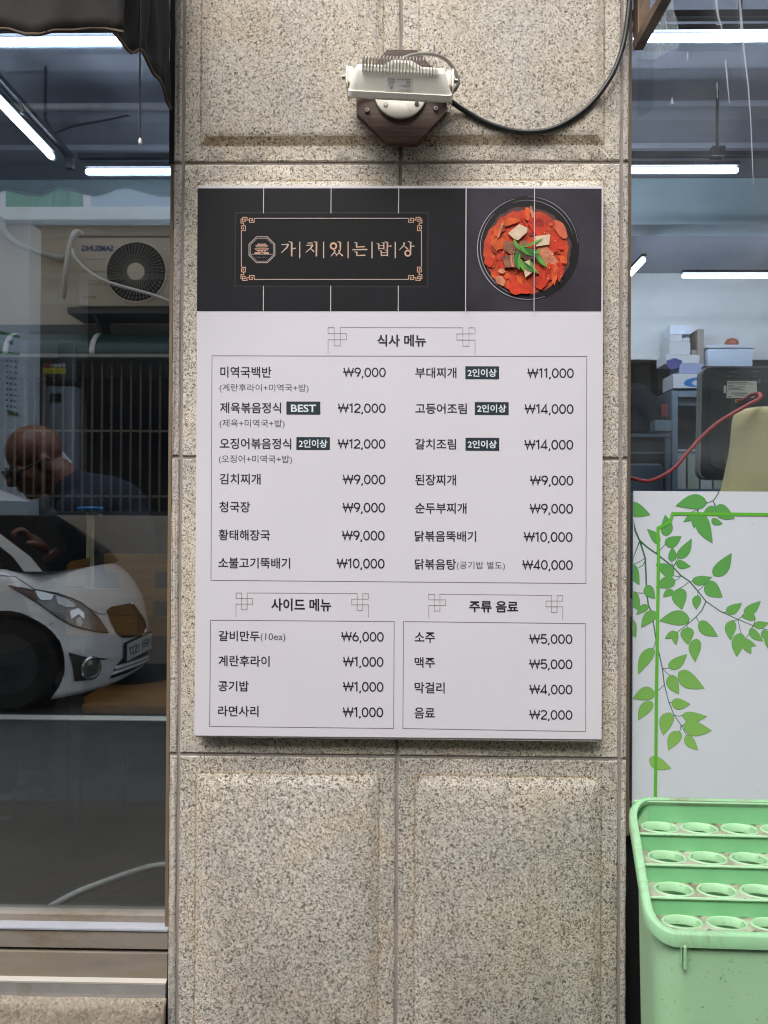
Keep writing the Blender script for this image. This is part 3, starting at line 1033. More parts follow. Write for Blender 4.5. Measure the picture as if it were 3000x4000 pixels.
for px_, py_, mm in ((620, 845, M_STEEL), (1020, 840, M_BLACK)):
    b = MB()
    b.lathe([(0.0045, -0.010), (0.0050, -0.007), (0.0050, -0.004)], prj(*FL(px_, py_), -0.031), (0, 1, 0), 16)
    b.build('screw', mm, bp_, smooth=40)
# lamp head: seen end-on, glass downwards, tilted a little to the right
YF, YB = -0.150, -0.060
hf = lambda x, y, d: prj(*FL(x, y), d)


def ring(z0x, z1x, zt, yf, yb, n=6, r=0.012):
    pass


bl_, br2 = hf(120, 672, YF), hf(1475, 742, YF)
tl_, tr2 = hf(222, 345, YF + 0.012), hf(1395, 385, YF + 0.012)
ex = (br2 - bl_).normalized()
TILT = math.radians(36)              # the lamp is turned so that its glass looks down and back at the wall
ey = Vector((0, math.cos(TILT), math.sin(TILT)))
ey = (ey - ex * ey.dot(ex)).normalized()
ez = ex.cross(ey)


def rrect(p0, p1, depth, dz, r, n=5):
    """rounded rectangle: from p0 to p1 along the width, depth going towards the wall, shifted up dz."""
    w = (p1 - p0).length
    out = []
    for cx, cy, a0 in ((r, r, math.pi), (w - r, r, 1.5 * math.pi), (w - r, depth - r, 0), (r, depth - r, 0.5 * math.pi)):
        for i in range(n + 1):
            a = a0 + 0.5 * math.pi * i / n
            out.append(p0 + ex * (cx + r * math.cos(a)) + ey * (cy + r * math.sin(a)) + ez * dz)
    return out


def loft(mb, rings, m=0):
    n = len(rings[0])
    vs = [p for r_ in rings for p in r_]
    fs = [[i * n + k, i * n + (k + 1) % n, (i + 1) * n + (k + 1) % n, (i + 1) * n + k] for i in range(len(rings) - 1) for k in range(n)]
    fs.append(list(range(n))[::-1])
    fs.append([(len(rings) - 1) * n + k for k in range(n)])
    mb.add(vs, fs, m)


H = 0.0435
wtop = (tr2 - tl_).length
tl_ = bl_ + ex * (tl_ - bl_).dot(ex) + ez * 0.0
tr2 = tl_ + ex * wtop
b = MB()
loft(b, [rrect(bl_ + ex * 0.004 + ey * 0.004, br2 - ex * 0.004 + ey * 0.004, 0.092, -0.009, 0.010), rrect(bl_, br2, 0.10, -0.006, 0.013), rrect(bl_, br2, 0.10, 0.004, 0.013),
         rrect(bl_.lerp(tl_, 0.12) + ey * 0.004, br2.lerp(tr2, 0.12) + ey * 0.004, 0.092, H * 0.12, 0.014),
         rrect(tl_ + ey * 0.010, tr2 + ey * 0.010, 0.080, H * 0.92, 0.012), rrect(tl_ + ex * 0.004 + ey * 0.014, tr2 - ex * 0.004 + ey * 0.014, 0.072, H, 0.010)])
# low raised middle of the back
loft(b, [rrect(tl_ + ex * 0.055 + ey * 0.020, tr2 - ex * 0.045 + ey * 0.020, 0.06, H - 0.001, 0.01), rrect(tl_ + ex * 0.075 + ey * 0.026, tr2 - ex * 0.07 + ey * 0.026, 0.048, H + 0.012, 0.01)])
hs_ = b.build('housing', M_CREAM, fl, smooth=40)
b = MB()
loft(b, [rrect(bl_ + ex * 0.012 + ey * 0.012, br2 - ex * 0.012 + ey * 0.012, 0.076, -0.011, 0.008), rrect(bl_ + ex * 0.012 + ey * 0.012, br2 - ex * 0.012 + ey * 0.012, 0.076, -0.0092, 0.008)])
b.build('lens', mat('frosted_lens', '#cfd2cc', 0.15, 0.03), hs_, smooth=40)
M_FIN = mat('grey_fin', '#c4c1b9', 0.45, 0.08, 20, metal=0.1)
for i in range(23):
    b = MB()
    p = hf(338 + (1268 - 338) * i / 22, 372, YF + 0.018)
    p = bl_ + ex * (p - bl_).dot(ex) + ey * 0.012 + ez * (H - 0.005)
    b.box(Vector((-0.00055, -0.008, 0)), Vector((0.00055, 0.046, 0.025)))
    M_ = Matrix((ex, ey, ez)).transposed()
    b.v = [M_ @ v + p for v in b.v]
    b.build('cooling_fin', M_FIN, fl, smooth=0)
# rating sticker on the side of the housing: rows of tiny print
b = MB()
def pl_n(x, y, d):
    # on the sloping front face of the housing
    o_ = bl_.lerp(tl_, 0.12) + ey * 0.004 + ez * H * 0.12
    nn = ex.cross((ey * 0.006 + ez * (H * 0.80))).normalized()
    r_ = ray(*FL(x, y))
    q_ = CAM + r_ * ((o_ - CAM).dot(nn) / r_.dot(nn))
    nn = nn if nn.dot(r_) < 0 else -nn
    return q_ + nn * (0.0006 + d)
q = [(640, 470), (965, 480), (965, 655), (640, 645)]
b.add([pl_n(*p, 0) for p in q], [[0, 1, 2, 3]], 0)
rs = random.Random(3)
for x0, x1, y0 in ((650, 738, 490), (660, 735, 515), (655, 730, 535), (655, 728, 565), (772, 870, 497), (870, 945, 495), (880, 942, 515), (880, 940, 535), (880, 940, 553), (795, 935, 572), (860, 940, 592), (790, 935, 628)):
    b.add([pl_n(x0, y0, 0.0006), pl_n(x1, y0 + 2, 0.0006), pl_n(x1, y0 + 10, 0.0006), pl_n(x0, y0 + 8, 0.0006)], [[0, 1, 2, 3]], 1)
b.add([pl_n(680, 585, 0.0006), pl_n(708, 586, 0.0006), pl_n(708, 630, 0.0006), pl_n(680, 629, 0.0006)], [[0, 1, 2, 3]], 1)
b.build('rating_sticker', [mat('sticker_paper', '#f4f2ee', 0.6, 0.03), mat('sticker_print', '#b5b2aa', 0.6, 0.05)], hs_, smooth=0)
# stirrup bracket with side ears and bolts
for sx0, sy0, sgn in ((118, 470, -1), (1488, 515, 1)):
    b = MB()
    p = hf(sx0, sy0, -0.105)
    b.box(p + Vector((-0.0022, -0.014, -0.019)), p + Vector((0.0022, 0.062, 0.018)), 0.0018)
    c0 = p + Vector((0, 0.060, -0.01))
    c1 = ctr + Vector((sgn * 0.034, -0.012, 0.006))
    b.tube([c0, c0.lerp(c1, 0.5) + Vector((sgn * 0.01, 0.004, 0)), c1], 0.0045, 8, 4)
    b.build('bracket_arm', M_CREAM, fl, smooth=40)
for sx0, sy0, sgn, ins in ((118, 470, -1, 60), (1488, 520, 1, -60)):
    b = MB()
    p = hf(sx0, sy0, -0.105)
    b.lathe([(0.0015, 0.011), (0.0045, 0.0105), (0.0045, 0.004), (0.0085, 0.0038), (0.0085, 0.0022)], p, (sgn, 0, 0), 16)
    b.build('bolt', M_STEEL, fl, smooth=40)
    b = MB()
    b.box(p + Vector((0.0024 if sgn < 0 else -0.014, -0.012, -0.016)), p + Vector((0.014 if sgn < 0 else -0.0024, 0.014, 0.018)), 0.004)
    b.build('hinge_block', M_CREAM, fl, smooth=40)
# short grey lead out of the back of the lamp
b = MB()
b.tube([hf(800, 330, -0.12), hf(815, 262, -0.125), hf(870, 215, -0.128), hf(1000, 178, -0.125), hf(1160, 168, -0.118), hf(1310, 196, -0.11), hf(1420, 262, -0.10), hf(1515, 385, -0.09), hf(1562, 520, -0.085), hf(1535, 610, -0.08), hf(1480, 670, -0.07)], 0.0037, 12, 6)
b.lathe([(0.007, -0.008), (0.007, 0.006), (0.005, 0.010)], hf(800, 318, -0.12), (0, -0.5, 0.85), 16, 1)
b.build('lead', [mat('grey_lead', '#8b8782', 0.5, 0.15, 20), M_BLACK], fl, smooth=60)
# black cable looping away to the right
b = MB()
R4 = lambda x, y: (600 + x * 1.14527, y * 1.14527)
b.tube([prj(*R4(965, 318), -0.055), prj(*R4(1003, 338), -0.035), prj(*R4(1060, 377), -0.020), prj(*R4(1150, 425), -0.016), prj(*R4(1260, 451), -0.015), prj(*R4(1370, 436), -0.016), prj(*R4(1480, 366), -0.017), prj(*R4(1560, 262), -0.018), prj(*R4(1600, 160), -0.017), prj(*R4(1617, 60), -0.016), prj(*R4(1624, -30), -0.015), prj(*R4(1630, -300), -0.012), prj(*R4(1632, -600), -0.012)], 0.0056, 12, 8)
cb = b.build('power_cable', M_BLACK_RUB, smooth=60)
tag(cb, 'black cable looping from the floodlight across the granite and up the pillar', 'cable')

# ================================================================ left shop window (a sliding sash) and its sill
M_GLASS_L = glass('shop_glass', 0.40, 0.045)
M_GLASS_R = glass('shop_glass_dusty', 0.13, 0.52)
XL0, XL1 = -2.9, PX[0] - 0.004
zof = lambda sy, y: prj(330, sy, y).z
lw = thing('shop_window', 'left shop window of clear glass in a weathered aluminium sliding sash', 'window', (-1.7, GLASS_Y, 0.3))
ZG0 = zof(3574, 0.045)
b = MB()
b.box((XL0, GLASS_Y, ZG0 - 0.03), (XL1, GLASS_Y + 0.005, 2.70))
b.build('glass', M_GLASS_L, lw, smooth=0)


def rail(mb, prof, x0, x1, m=0):
    """a profile of (y, z) points run along x"""
    mb.prism([Vector((x0, p[0], p[1])) for p in prof], (x1 - x0, 0, 0), m)


z = {k: zof(k, yy) for k, yy in ((3600, 0.045), (3601, 0.045), (3616, 0.03), (3628, 0.022), (3703, 0.022), (3722, 0.020), (3818, 0.020), (3843, 0.006), (3883, 0.006), (3902, 0.004))}
b = MB()
rail(b, [(0.045, ZG0), (0.09, ZG0), (0.09, z[3600] - 0.03), (0.045, z[3600])], XL0, XL1)
bd_ = b.build('glazing_bead', M_ALU_DULL, lw, smooth=0)
b = MB()
rail(b, [(0.0452, z[3600] - 0.0005), (0.09, z[3600] - 0.032), (0.09, z[3703] - 0.01), (0.022, z[3703]), (0.022, z[3628]), (0.030, z[3616])], XL0, XL1)
rail(b, [(0.0218, z[3628] + 0.0015), (0.0218, z[3628] - 0.002), (0.0185, z[3628] - 0.002), (0.0185, z[3628] + 0.0015)], XL0, XL1, 1)
b.build('bottom_rail', [M_ALU_DULL, M_ALU], lw, smooth=0)
b = MB()
rail(b, [(0.0448, z[3600] + 0.0004), (0.0300, z[3616] + 0.0006), (0.0216, z[3628] + 0.0018), (0.0236, z[3628] - 0.001), (0.044, z[3600] - 0.003)], XL0, XL1)
b.build('silver_lip', M_ALU, lw, smooth=0)
b = MB()
b.box((XL1 - 0.0095, 0.030, z[3703]), (XL1 - 0.001, 0.075, 2.0), 0.0015)
b.build('side_bead', M_BRONZE, lw, smooth=0)
b = MB()
b.box((XL1 - 0.014, 0.032, 2.0005), (XL1 - 0.001, 0.075, 2.72), 0.0015)
b.build('side_post', mat('dark_frame', '#2d2c2c', 0.5, 0.15, 10), lw, smooth=0)  # dark strip stands in for the dark gap beside the pillar
b = MB()
b.box((XL0 - 0.05, 0.03, 2.70), (XL1, 0.10, 2.74))
b.build('head_rail', M_ALU_DULL, lw, smooth=0)

sil = thing('door_track', 'stepped metal track under the left window, brown with grime', 'window track', (-1.7, 0.0, 0.15))
b = MB()
rail(b, [(0.020, z[3722]), (0.12, z[3722]), (0.12, 0.10), (0.020, z[3818])], XL0, XL1)
rail(b, [(0.050, z[3703] - 0.0105), (0.12, z[3703] - 0.0105), (0.12, z[3722] + 0.0002), (0.050, z[3722] + 0.0002)], XL0, XL1)
b.build('track_face', mat('rusty_track', '#8c8276', 0.7, 0.14, 7, 0.2, 220, dirt='#8d7f68', dirt_at=0.54, stretch=(0.8, 1, 4)), sil, smooth=0)
b = MB()
rail(b, [(0.0196, z[3818] + 0.0008), (0.011, z[3818] - 0.005), (0.0062, z[3843] + 0.004), (0.0062, z[3843]), (0.0196, z[3843] + 0.002)], XL0, XL1)
b.build('silver_lip', mat('pale_aluminium', '#b9b3a9', 0.65, 0.1, 12, metal=0.05, dirt='#94846e', dirt_at=0.62, stretch=(0.4, 1, 1)), sil, smooth=0)
b = MB()
rail(b, [(0.0066, z[3843] - 0.0006), (0.0196, z[3843] - 0.0006), (0.0196, z[3902]), (0.0040, z[3902] - 0.01), (0.0060, z[3883])], XL0, XL1)
b.build('lower_face', mat('grey_track', '#8d8a86', 0.75, 0.12, 8, 0.2, 220, dirt='#6f6657', dirt_at=0.55), sil, smooth=0)
# concrete ramp in front of it
zr = z[3902] + 0.003
b = MB()
rs = random.Random(9)
hh = {}
def ramp_pt(u, v):
    x = XL0 + (XL1 + 0.004 - XL0) * u
    y = 0.004 - 0.010 * min(1, v * 12) - 0.03 * v
    zz = zr - 0.19 * v
    q = 0.0016 * math.sin(x * 37 + 3 * math.sin(zz * 29)) + 0.0012 * math.sin(x * 91 + zz * 60)
    return Vector((x, y + (q if v > 0.02 else 0), zz + (0.4 * q if v > 0.02 else 0)))
b.grid(ramp_pt, 160, 26)
rp = b.build('concrete_step', M_CONC, smooth=60, solid=0.015)
tag(rp, kind='structure')
# withered scraps caught in the corner of the track
b = MB()
for i in range(46):
    x = XL1 - abs(rs.gauss(0, 0.022)) - 0.003
    p = Vector((x, -0.006 - abs(rs.gauss(0, 0.004)), zr - 0.012 + rs.gauss(0, 0.006)))
    d = Vector((rs.uniform(-1, 1), rs.uniform(-1, 1), rs.uniform(-0.4, 1))) * rs.uniform(0.003, 0.009)
    b.tube([p, p + d * 0.5 + Vector((0, 0, 0.002)), p + d], [0.0006, 0.0009, 0.0003], 5, 1)
db = b.build('dry_debris', mat('dry_leaf', '#4a2f1e', 0.9, 0.4, 90), smooth=0)
tag(db, kind='stuff')

# ================================================================ right shop window
XR0, XR1 = PX[4] + 0.004, 2.9
rw = thing('shop_window', 'right shop window of dusty glass with old tape marks at its top corner', 'window', (1.7, GLASS_Y, 0.3))
b = MB()
b.box((XR0, GLASS_Y, 0.545), (XR1, GLASS_Y + 0.005, 2.70))
b.build('glass', M_GLASS_R, rw, smooth=0)
b = MB()
b.box((XR0 + 0.001, 0.034, 0.49), (XR0 + 0.0085, 0.075, 2.72), 0.001)
b.build('side_bead', M_BRONZE, rw, smooth=0)
b = MB()
b.box((XR0, 0.03, 2.70), (XR1 + 0.05, 0.10, 2.74))
b.build('head_rail', M_ALU_DULL, rw, smooth=0)
b = MB()
b.box((XR0 + 0.009, 0.045, 0.49), (XR1, 0.11, 0.544), 0.003)
b.build('bottom_rail', M_ALU_DULL, rw, smooth=0)
b = MB()
b.box((XR0 - 0.003, 0.085, -0.05), (XR1 + 0.3, 0.135, 0.489))
tag(b.build('stall_wall', mat('black_stall', '#161617', 0.8, 0.2, 6), smooth=0), kind='structure')  # near-black colour stands in for deep shade under the window
# sticky tape residue and dried drips on the glass
t = NT('tape_residue')
tr_n = t.n('ShaderNodeBsdfTransparent')
df = t.n('ShaderNodeBsdfDiffuse')
df.inputs[0].default_value = (0.55, 0.62, 0.66, 1)
mx = t.n('ShaderNodeMixShader')
t.l(t.ramp(t.noise(1.0, 5, 0.7, 0.3, vec=t.coord((40, 40, 12))), [(0.3, (0.10, 0.10, 0.10, 1)), (0.72, (0.5, 0.5, 0.5, 1))]), mx.inputs[0])
t.l(tr_n.outputs[0], mx.inputs[1])
t.l(df.outputs[0], mx.inputs[2])
t.l(mx.outputs[0], t.out.inputs['Surface'])
M_TAPE = t.m
gy = GLASS_Y - 0.0008
R5 = lambda x, y: prj(2400 + x * 0.45214, y * 0.45214, gy)
b = MB()
b.flat([R5(*p) for p in ((215, -120), (500, -120), (515, 100), (545, 180), (560, 300), (560, 410), (450, 455), (330, 520), (215, 500))])
b.build('tape_mark', M_TAPE, rw, smooth=0)
b = MB()
b.flat([R5(*p) for p in ((200, 505), (330, 520), (345, 700), (330, 950), (240, 1000), (200, 1000))])
b.build('tape_mark', glass('grime_band', 0.05, 0.0), rw, smooth=0)
t = NT('dried_drip')
tr_n = t.n('ShaderNodeBsdfTransparent')
df = t.n('ShaderNodeBsdfDiffuse')
df.inputs[0].default_value = (0.75, 0.78, 0.8, 1)
mx = t.n('ShaderNodeMixShader')
mx.inputs[0].default_value = 0.42
t.l(tr_n.outputs[0], mx.inputs[1])
t.l(df.outputs[0], mx.inputs[2])
t.l(mx.outputs[0], t.out.inputs['Surface'])
M_DRIP = t.m
for pl, w in ((((1075, -60), (1090, 100), (1100, 250), (1110, 360), (1130, 540), (1155, 740), (1175, 1000), (1190, 1350), (1200, 1600)), (16, 20, 24, 18, 14, 12, 10, 9, 4)),
              (((875, -60), (885, 70), (900, 160), (915, 200), (930, 255)), (18, 20, 18, 14, 8)), (((958, 515), (970, 640), (980, 760), (994, 890)), (12, 14, 10, 5)),
              (((632, 455), (630, 520)), (10, 14)), (((885, 715), (888, 850)), (8, 5)), (((498, 840), (498, 900)), (6, 30)), (((880, 210), (935, 215)), (10, 10)), (((425, 40), (455, 260), (470, 380)), (6, 8, 4))):
    b = MB()
    for q in strip(pl, list(w)):
        b.add([R5(p[0], p[1]) + Vector((0, -0.0006, 0)) for p in q], [[0, 1, 2, 3]])
    b.build('dried_drip', M_DRIP, rw, smooth=0)

# ================================================================ leaf-printed panel low on the right window
FY = 0.040
pn = thing('leaf_panel', 'white panel printed with green leafy branches covering the lower right window', 'panel', (1.5, FY, 0.2))
KL = 0.54250
L7 = lambda x, y: (2400 + x * KL, 1850 + y * KL)
t = NT('white_leaf_panel')
c_ = t.ramp(t.noise(2.0, 4, 0.6), [(0.3, lin('#cdd2da')), (0.7, lin('#d8dce2'))])
c_ = t.mix(t.ramp(t.noise(70, 2, 0.5), [(0.74, (0, 0, 0, 1)), (0.8, (0.5, 0.5, 0.5, 1))]), c_, lin('#8d9196'))
t.bsdf(c_, 0.4)
M_PANEL = t.m
ptl = prj(*L7(136, 125), FY)
ptr = prj(*L7(1110, 130), FY)
dz = (ptr.z - ptl.z) / (ptr.x - ptl.x)
xp1 = 2.5
pz = lambda x: ptl.z + dz * (x - ptl.x)
b = MB()
b.prism([Vector((ptl.x, FY, 0.53)), Vector((xp1, FY, 0.53)), Vector((xp1, FY, pz(xp1))), Vector((ptl.x, FY, pz(ptl.x)))], (0, 0.004, 0))
pnl = b.build('sheet', M_PANEL, pn, smooth=0)
b = MB()
t = NT('leaf_green_print')
sx_ = t.n('ShaderNodeSeparateXYZ')
t.l(t.coord(), sx_.inputs[0])
mr = t.n('ShaderNodeMapRange')
mr.inputs['From Min'].default_value = 0.3
mr.inputs['From Max'].default_value = 1.0
t.l(sx_.outputs['Z'], mr.inputs['Value'])
t.bsdf(t.ramp(mr.outputs[0], [(0.12, lin('#93c160')), (0.85, lin('#5fa453'))]), 0.42)
M_LEAF = t.m
M_LEAFD = mat('leaf_outline_print', '#4f7f56', 0.42, 0.1)
M_STEMP = mat('branch_print', '#4c6f58', 0.42, 0.1)
M_GLINE = mat('green_line_print', '#63b53a', 0.42, 0.05)


def leaf(x0, y0, x1, y1, w, bend=0.06):
    d = Vector((x1 - x0, y1 - y0))
    n_ = Vector((-d.y, d.x)).normalized()
    L, R = [], []
    N = 14
    for i in range(N + 1):
        q = i / N
        # full near the base, drawn out to a point at the tip
        h = w * 0.5 * (math.sin(math.pi * q ** 0.72) ** 0.85) * (1 - 0.25 * q)
        h *= 1.12
        c_ = Vector((x0, y0)) + d * q + n_ * d.length * bend * math.sin(q * math.pi)
        L.append(c_ + n_ * h)
        R.append(c_ - n_ * h)
    return L + R[::-1][1:-1]


branchA = [(125, 330), (150, 410), (180, 480), (235, 530), (300, 575), (420, 670), (480, 735), (540, 775), (600, 845), (660, 920), (760, 990), (890, 1050), (1000, 1095), (1130, 1135)]
branchB = [(185, 490), (222, 610), (228, 740), (232, 860), (245, 950), (265, 990), (285, 1100), (300, 1200), (345, 1400), (360, 1520), (390, 1640), (430, 1740), (480, 1810), (520, 1885)]
branchC = [(660, 920), (630, 985), (590, 1030), (520, 1090), (455, 1140)]
branchD = [(753, 130), (735, 165), (712, 195), (660, 215), (600, 260), (540, 285)]
leaves = [(100, 225, 258, 297, 95), (372, 450, 365, 297, 82), (322, 505, 236, 400, 58), (365, 510, 482, 452, 78), (413, 632, 414, 530, 58), (457, 610, 556, 468, 72), (445, 640, 547, 668, 58), (425, 735, 298, 652, 85), (437, 770, 300, 822, 84),
          (422, 842, 350, 890, 50), (468, 826, 487, 980, 104), (602, 878, 590, 980, 60), (560, 775, 703, 745, 64), (715, 735, 843, 573, 96), (660, 785, 778, 890, 104), (805, 998, 917, 932, 66), (935, 1005, 1053, 917, 66), (1015, 1040, 915, 1030, 54),
          (848, 1058, 837, 1200, 76), (912, 1150, 882, 1320, 88), (940, 1195, 985, 1297, 62), (925, 1195, 1022, 1240, 46), (1005, 1092, 1112, 1075, 52), (975, 1120, 1072, 1207, 58), (1066, 1130, 1130, 1205, 52), (540, 1045, 325, 1060, 104),
          (455, 1150, 365, 1187, 52), (440, 1140, 445, 1235, 46), (530, 1108, 530, 1230, 90), (610, 1068, 745, 1172, 86), (592, 1190, 582, 1355, 84), (280, 1258, 172, 1445, 84), (391, 1398, 522, 1300, 76), (462, 1430, 648, 1547, 110), (400, 1452, 465, 1587, 84),
          (290, 1575, 133, 1620, 94), (270, 1643, 172, 1775, 78), (412, 1648, 545, 1660, 76), (490, 1742, 667, 1748, 72), (498, 1808, 700, 1850, 104), (402, 1722, 352, 1885, 94), (470, 1858, 390, 1990, 86), (515, 1885, 603, 1990, 66), (254, 2050, 408, 2122, 84),
          (125, 655, 180, 800, 74), (120, 850, 185, 985, 84), (243, 950, 160, 1015, 50), (228, 808, 293, 900, 72), (300, 995, 193, 1108, 78), (118, 1050, 155, 1180, 66),
          (665, 205, 443, 232, 104), (605, 298, 497, 347, 46), (592, 300, 575, 393, 46), (615, 290, 707, 500, 100), (733, 235, 865, 325, 92), (700, 332, 778, 360, 46), (728, 247, 640, 285, 44), (1112, 1140, 1150, 1300, 70)]
# the branches run on behind the right edge of the photograph as well
xt = lambda p: prj(*L7(p[0], p[1]), FY - 0.0006)
allb = branchA + branchB + branchC + branchD
okx = lambda p: p.x >= ptl.x
M_ALL = [M_LEAF, M_LEAFD]
for lf in leaves:
    b = MB()
    ol = leaf(*lf)
    li = len(pnl.children)
    pts = [prj(*L7(p[0], p[1]), FY - 0.0006 - 6e-6 * li) for p in ol]
    for p in pts:
        p.x = max(p.x, ptl.x + 0.0002)
    b.flat(pts, 0)
    c_ = sum((Vector(p) for p in ol), Vector((0, 0))) / len(ol)
    out = [prj(*L7(*(p + (p - c_).normalized() * 2.2)), FY - 0.00025 - 4e-6 * li) for p in ol]
    for p in out:
        p.x = max(p.x, ptl.x + 0.0002)
    b.flat(out, 1)
    b.build('printed_leaf', M_ALL, pnl, smooth=0)
b = MB()
def clipx(q):
    for p in q:
        p.x = max(p.x, ptl.x + 0.0001)
    return q
for br_, w0, w1 in ((branchA, 15, 5), (branchB, 13, 5), (branchC, 9, 5), (branchD, 9, 5), ([(180, 490), (135, 605), (120, 640)], 9, 6), ([(222, 625), (205, 660), (172, 680)], 6, 5)):
    n_ = len(br_)
    for q in strip(br_, [w0 + (w1 - w0) * i / (n_ - 1) for i in range(n_)]):
        b.add(clipx([prj(*L7(p[0], p[1]), FY - 0.00015) for p in q]), [[0, 1, 2, 3]], 0)
for lf in leaves:
    p0 = Vector((lf[0], lf[1]))
    best = min((Vector(x) for x in allb), key=lambda v: (v - p0).length)
    if 4 < (best - p0).length < 120:
        mid = (p0 + best) / 2 + Vector((0, 6))
        for q in strip([best, mid, p0], 5):
            b.add(clipx([prj(*L7(p[0], p[1]), FY - 0.0002) for p in q]), [[0, 1, 2, 3]], 0)
b.build('printed_branch', M_STEMP, pnl, smooth=0)
b = MB()
for q in strip([(2600, 306), (1106, 294), (420, 288), (400, 350), (314, 392), (318, 600), (312, 1000), (304, 1500), (300, 1900), (294, 2400), (285, 3200)], 23):
    b.add([prj(*L7(p[0], p[1]), FY - 0.0013) for p in q], [[0, 1, 2, 3]], 0)
for p in b.v:
    p.x = min(p.x, xp1 - 0.02)
    p.z = max(p.z, 0.545)
b.build('printed_line', M_GLINE, pnl, smooth=0)

# ================================================================ green umbrella stand
t = NT('green_plastic')
g1 = t.ramp(t.noise(5, 4, 0.6), [(0.3, lin('#a0d0a0')), (0.7, lin('#aed8ac'))])
g2 = t.mix(t.ramp(t.noise(9, 6, 0.75, 0.5), [(0.56, (0, 0, 0, 1)), (0.80, (0.55, 0.55, 0.55, 1))]), g1, lin('#a8b8a0'))
g3 = t.mix(t.ramp(t.noise(140, 2, 0.5), [(0.66, (0, 0, 0, 1)), (0.74, (0.6, 0.6, 0.6, 1))]), g2, lin('#6a8763'))
t.bsdf(g3, 0.48, bump=t.noise(60, 3, 0.6), bstr=0.08)
M_GRN = t.m
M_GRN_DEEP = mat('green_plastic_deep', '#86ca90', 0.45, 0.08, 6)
M_GRIME = mat('grimy_green', '#a9ae98', 0.75, 0.22, 26, 0.2, 200, dirt='#7d725d', dirt_at=0.48)
ust = thing('umbrella_stand', 'pale green plastic umbrella stand with rows of round holes, below the leafy panel', 'umbrella stand', (0.78, -0.2, 0))
# heights and depths of the four stepped rows, measured from the photograph
DW = lambda d: d - 1.75
h1_, h2_, h3_, h4_ = 0.615, 0.649, 0.683, 0.7157
ZC = 1.2
dB, d1, d2, d3, d4 = 1.61, 1.553, 1.493, 1.435, 1.3856
_xa, _xb = prj(2456, 3149, -0.15), prj(2506, 3497, -0.31)
XL_ = lambda d: _xb.x + (d - 1.44) * (_xa.x - _xb.x) / 0.16           # left side, running out a little to the back
XRt = 1.02
SK = lambda x, y: y - (x - 0.75) * 0.028              # the stand is turned a touch
def U(x, d, z_):
    return Vector((x, SK(x, DW(d)), z_))
rows_ = [(dB, d1, ZC - h1_, 3), (d1, d2, ZC - h2_, 3), (d2, d3, ZC - h3_, 3), (d3, d4, ZC - h4_, 3)]
tops = [(dB, ZC - 0.553)] 
# tray: steps with round holes
xi0 = lambda d: XL_(d) + 0.013
hx0 = [prj(2400 + 400 * 0.45214, 3221, DW((dB + d1) / 2)).x, prj(2400 + 462 * 0.45214, 3340, DW((d1 + d2) / 2)).x, prj(2400 + 525 * 0.45214, 3459, DW((d2 + d3) / 2)).x, prj(2400 + 597 * 0.45214, 3592, DW((d3 + d4) / 2)).x]
pitch_x = 0.0778
b = MB()
hb = MB()
zprev = ZC - 0.5715
for r_i, (da, de, zf, _) in enumerate(rows_):
    # riser
    n_ = 8
    xa = xi0(da)
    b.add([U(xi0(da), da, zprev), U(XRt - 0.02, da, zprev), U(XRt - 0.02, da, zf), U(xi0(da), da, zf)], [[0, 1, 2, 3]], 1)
    b.tube([U(xi0(da), da - 0.0012, zprev - 0.0012), U(XRt - 0.02, da - 0.0012, zprev - 0.0012)], 0.0028, 8, 1, 2)
    # row floor cut round the holes: each cell is a square ring of quads round an oval
    cells = []
    x = hx0[r_i]
    while x + pitch_x / 2 < XRt - 0.03:
        cells.append(x)
        x += pitch_x
    edges = [xi0(da) - 0.002] + [c + pitch_x / 2 for c in cells[:-1]] + [XRt - 0.02]
    for ci, cx in enumerate(cells):
        xa_, xb_ = edges[ci], edges[ci + 1]
        dm = (da + de) / 2
        rx, ry = 0.0325, (da - de) / 2 * 0.86
        K = 32
        outer, inner, low, lip, lip2 = [], [], [], [], []
        for k in range(K):
            a = 2 * math.pi * (k + 0.5) / K
            ca, sa = math.cos(a), math.sin(a)
            s_ = 1 / max(abs(ca), abs(sa))
            ox = ca * s_
            outer.append(U((cx + ox * (xb_ - cx)) if ox > 0 else (cx + ox * (cx - xa_)), dm + sa * s_ * (da - de) / 2, zf))
            lip.append(U(cx + rx * 1.12 * ca, dm + ry * 1.10 * sa, zf + 0.0004))
            lip2.append(U(cx + rx * 1.06 * ca, dm + ry * 1.05 * sa, zf + 0.0028))
            inner.append(U(cx + rx * 0.97 * ca, dm + ry * 0.96 * sa, zf + 0.0012))
            low.append(U(cx + rx * 0.90 * ca, dm + ry * 0.90 * sa, zf - 0.0125))
        vs = outer + lip
        b.add(vs, [[k, (k + 1) % K, (k + 1) % K + K, k + K] for k in range(K)], 0)
        hb.add(lip + lip2 + inner + low, [[i * K + k, i * K + (k + 1) % K, (i + 1) * K + (k + 1) % K, (i + 1) * K + k] for i in range(3) for k in range(K)], 0)
    zprev = zf
b.build('stepped_tray', [M_GRIME, M_GRN_DEEP, M_GRN], ust, smooth=0, weld=False)
hb.build('hole_collar', [M_GRN], ust, smooth=50)
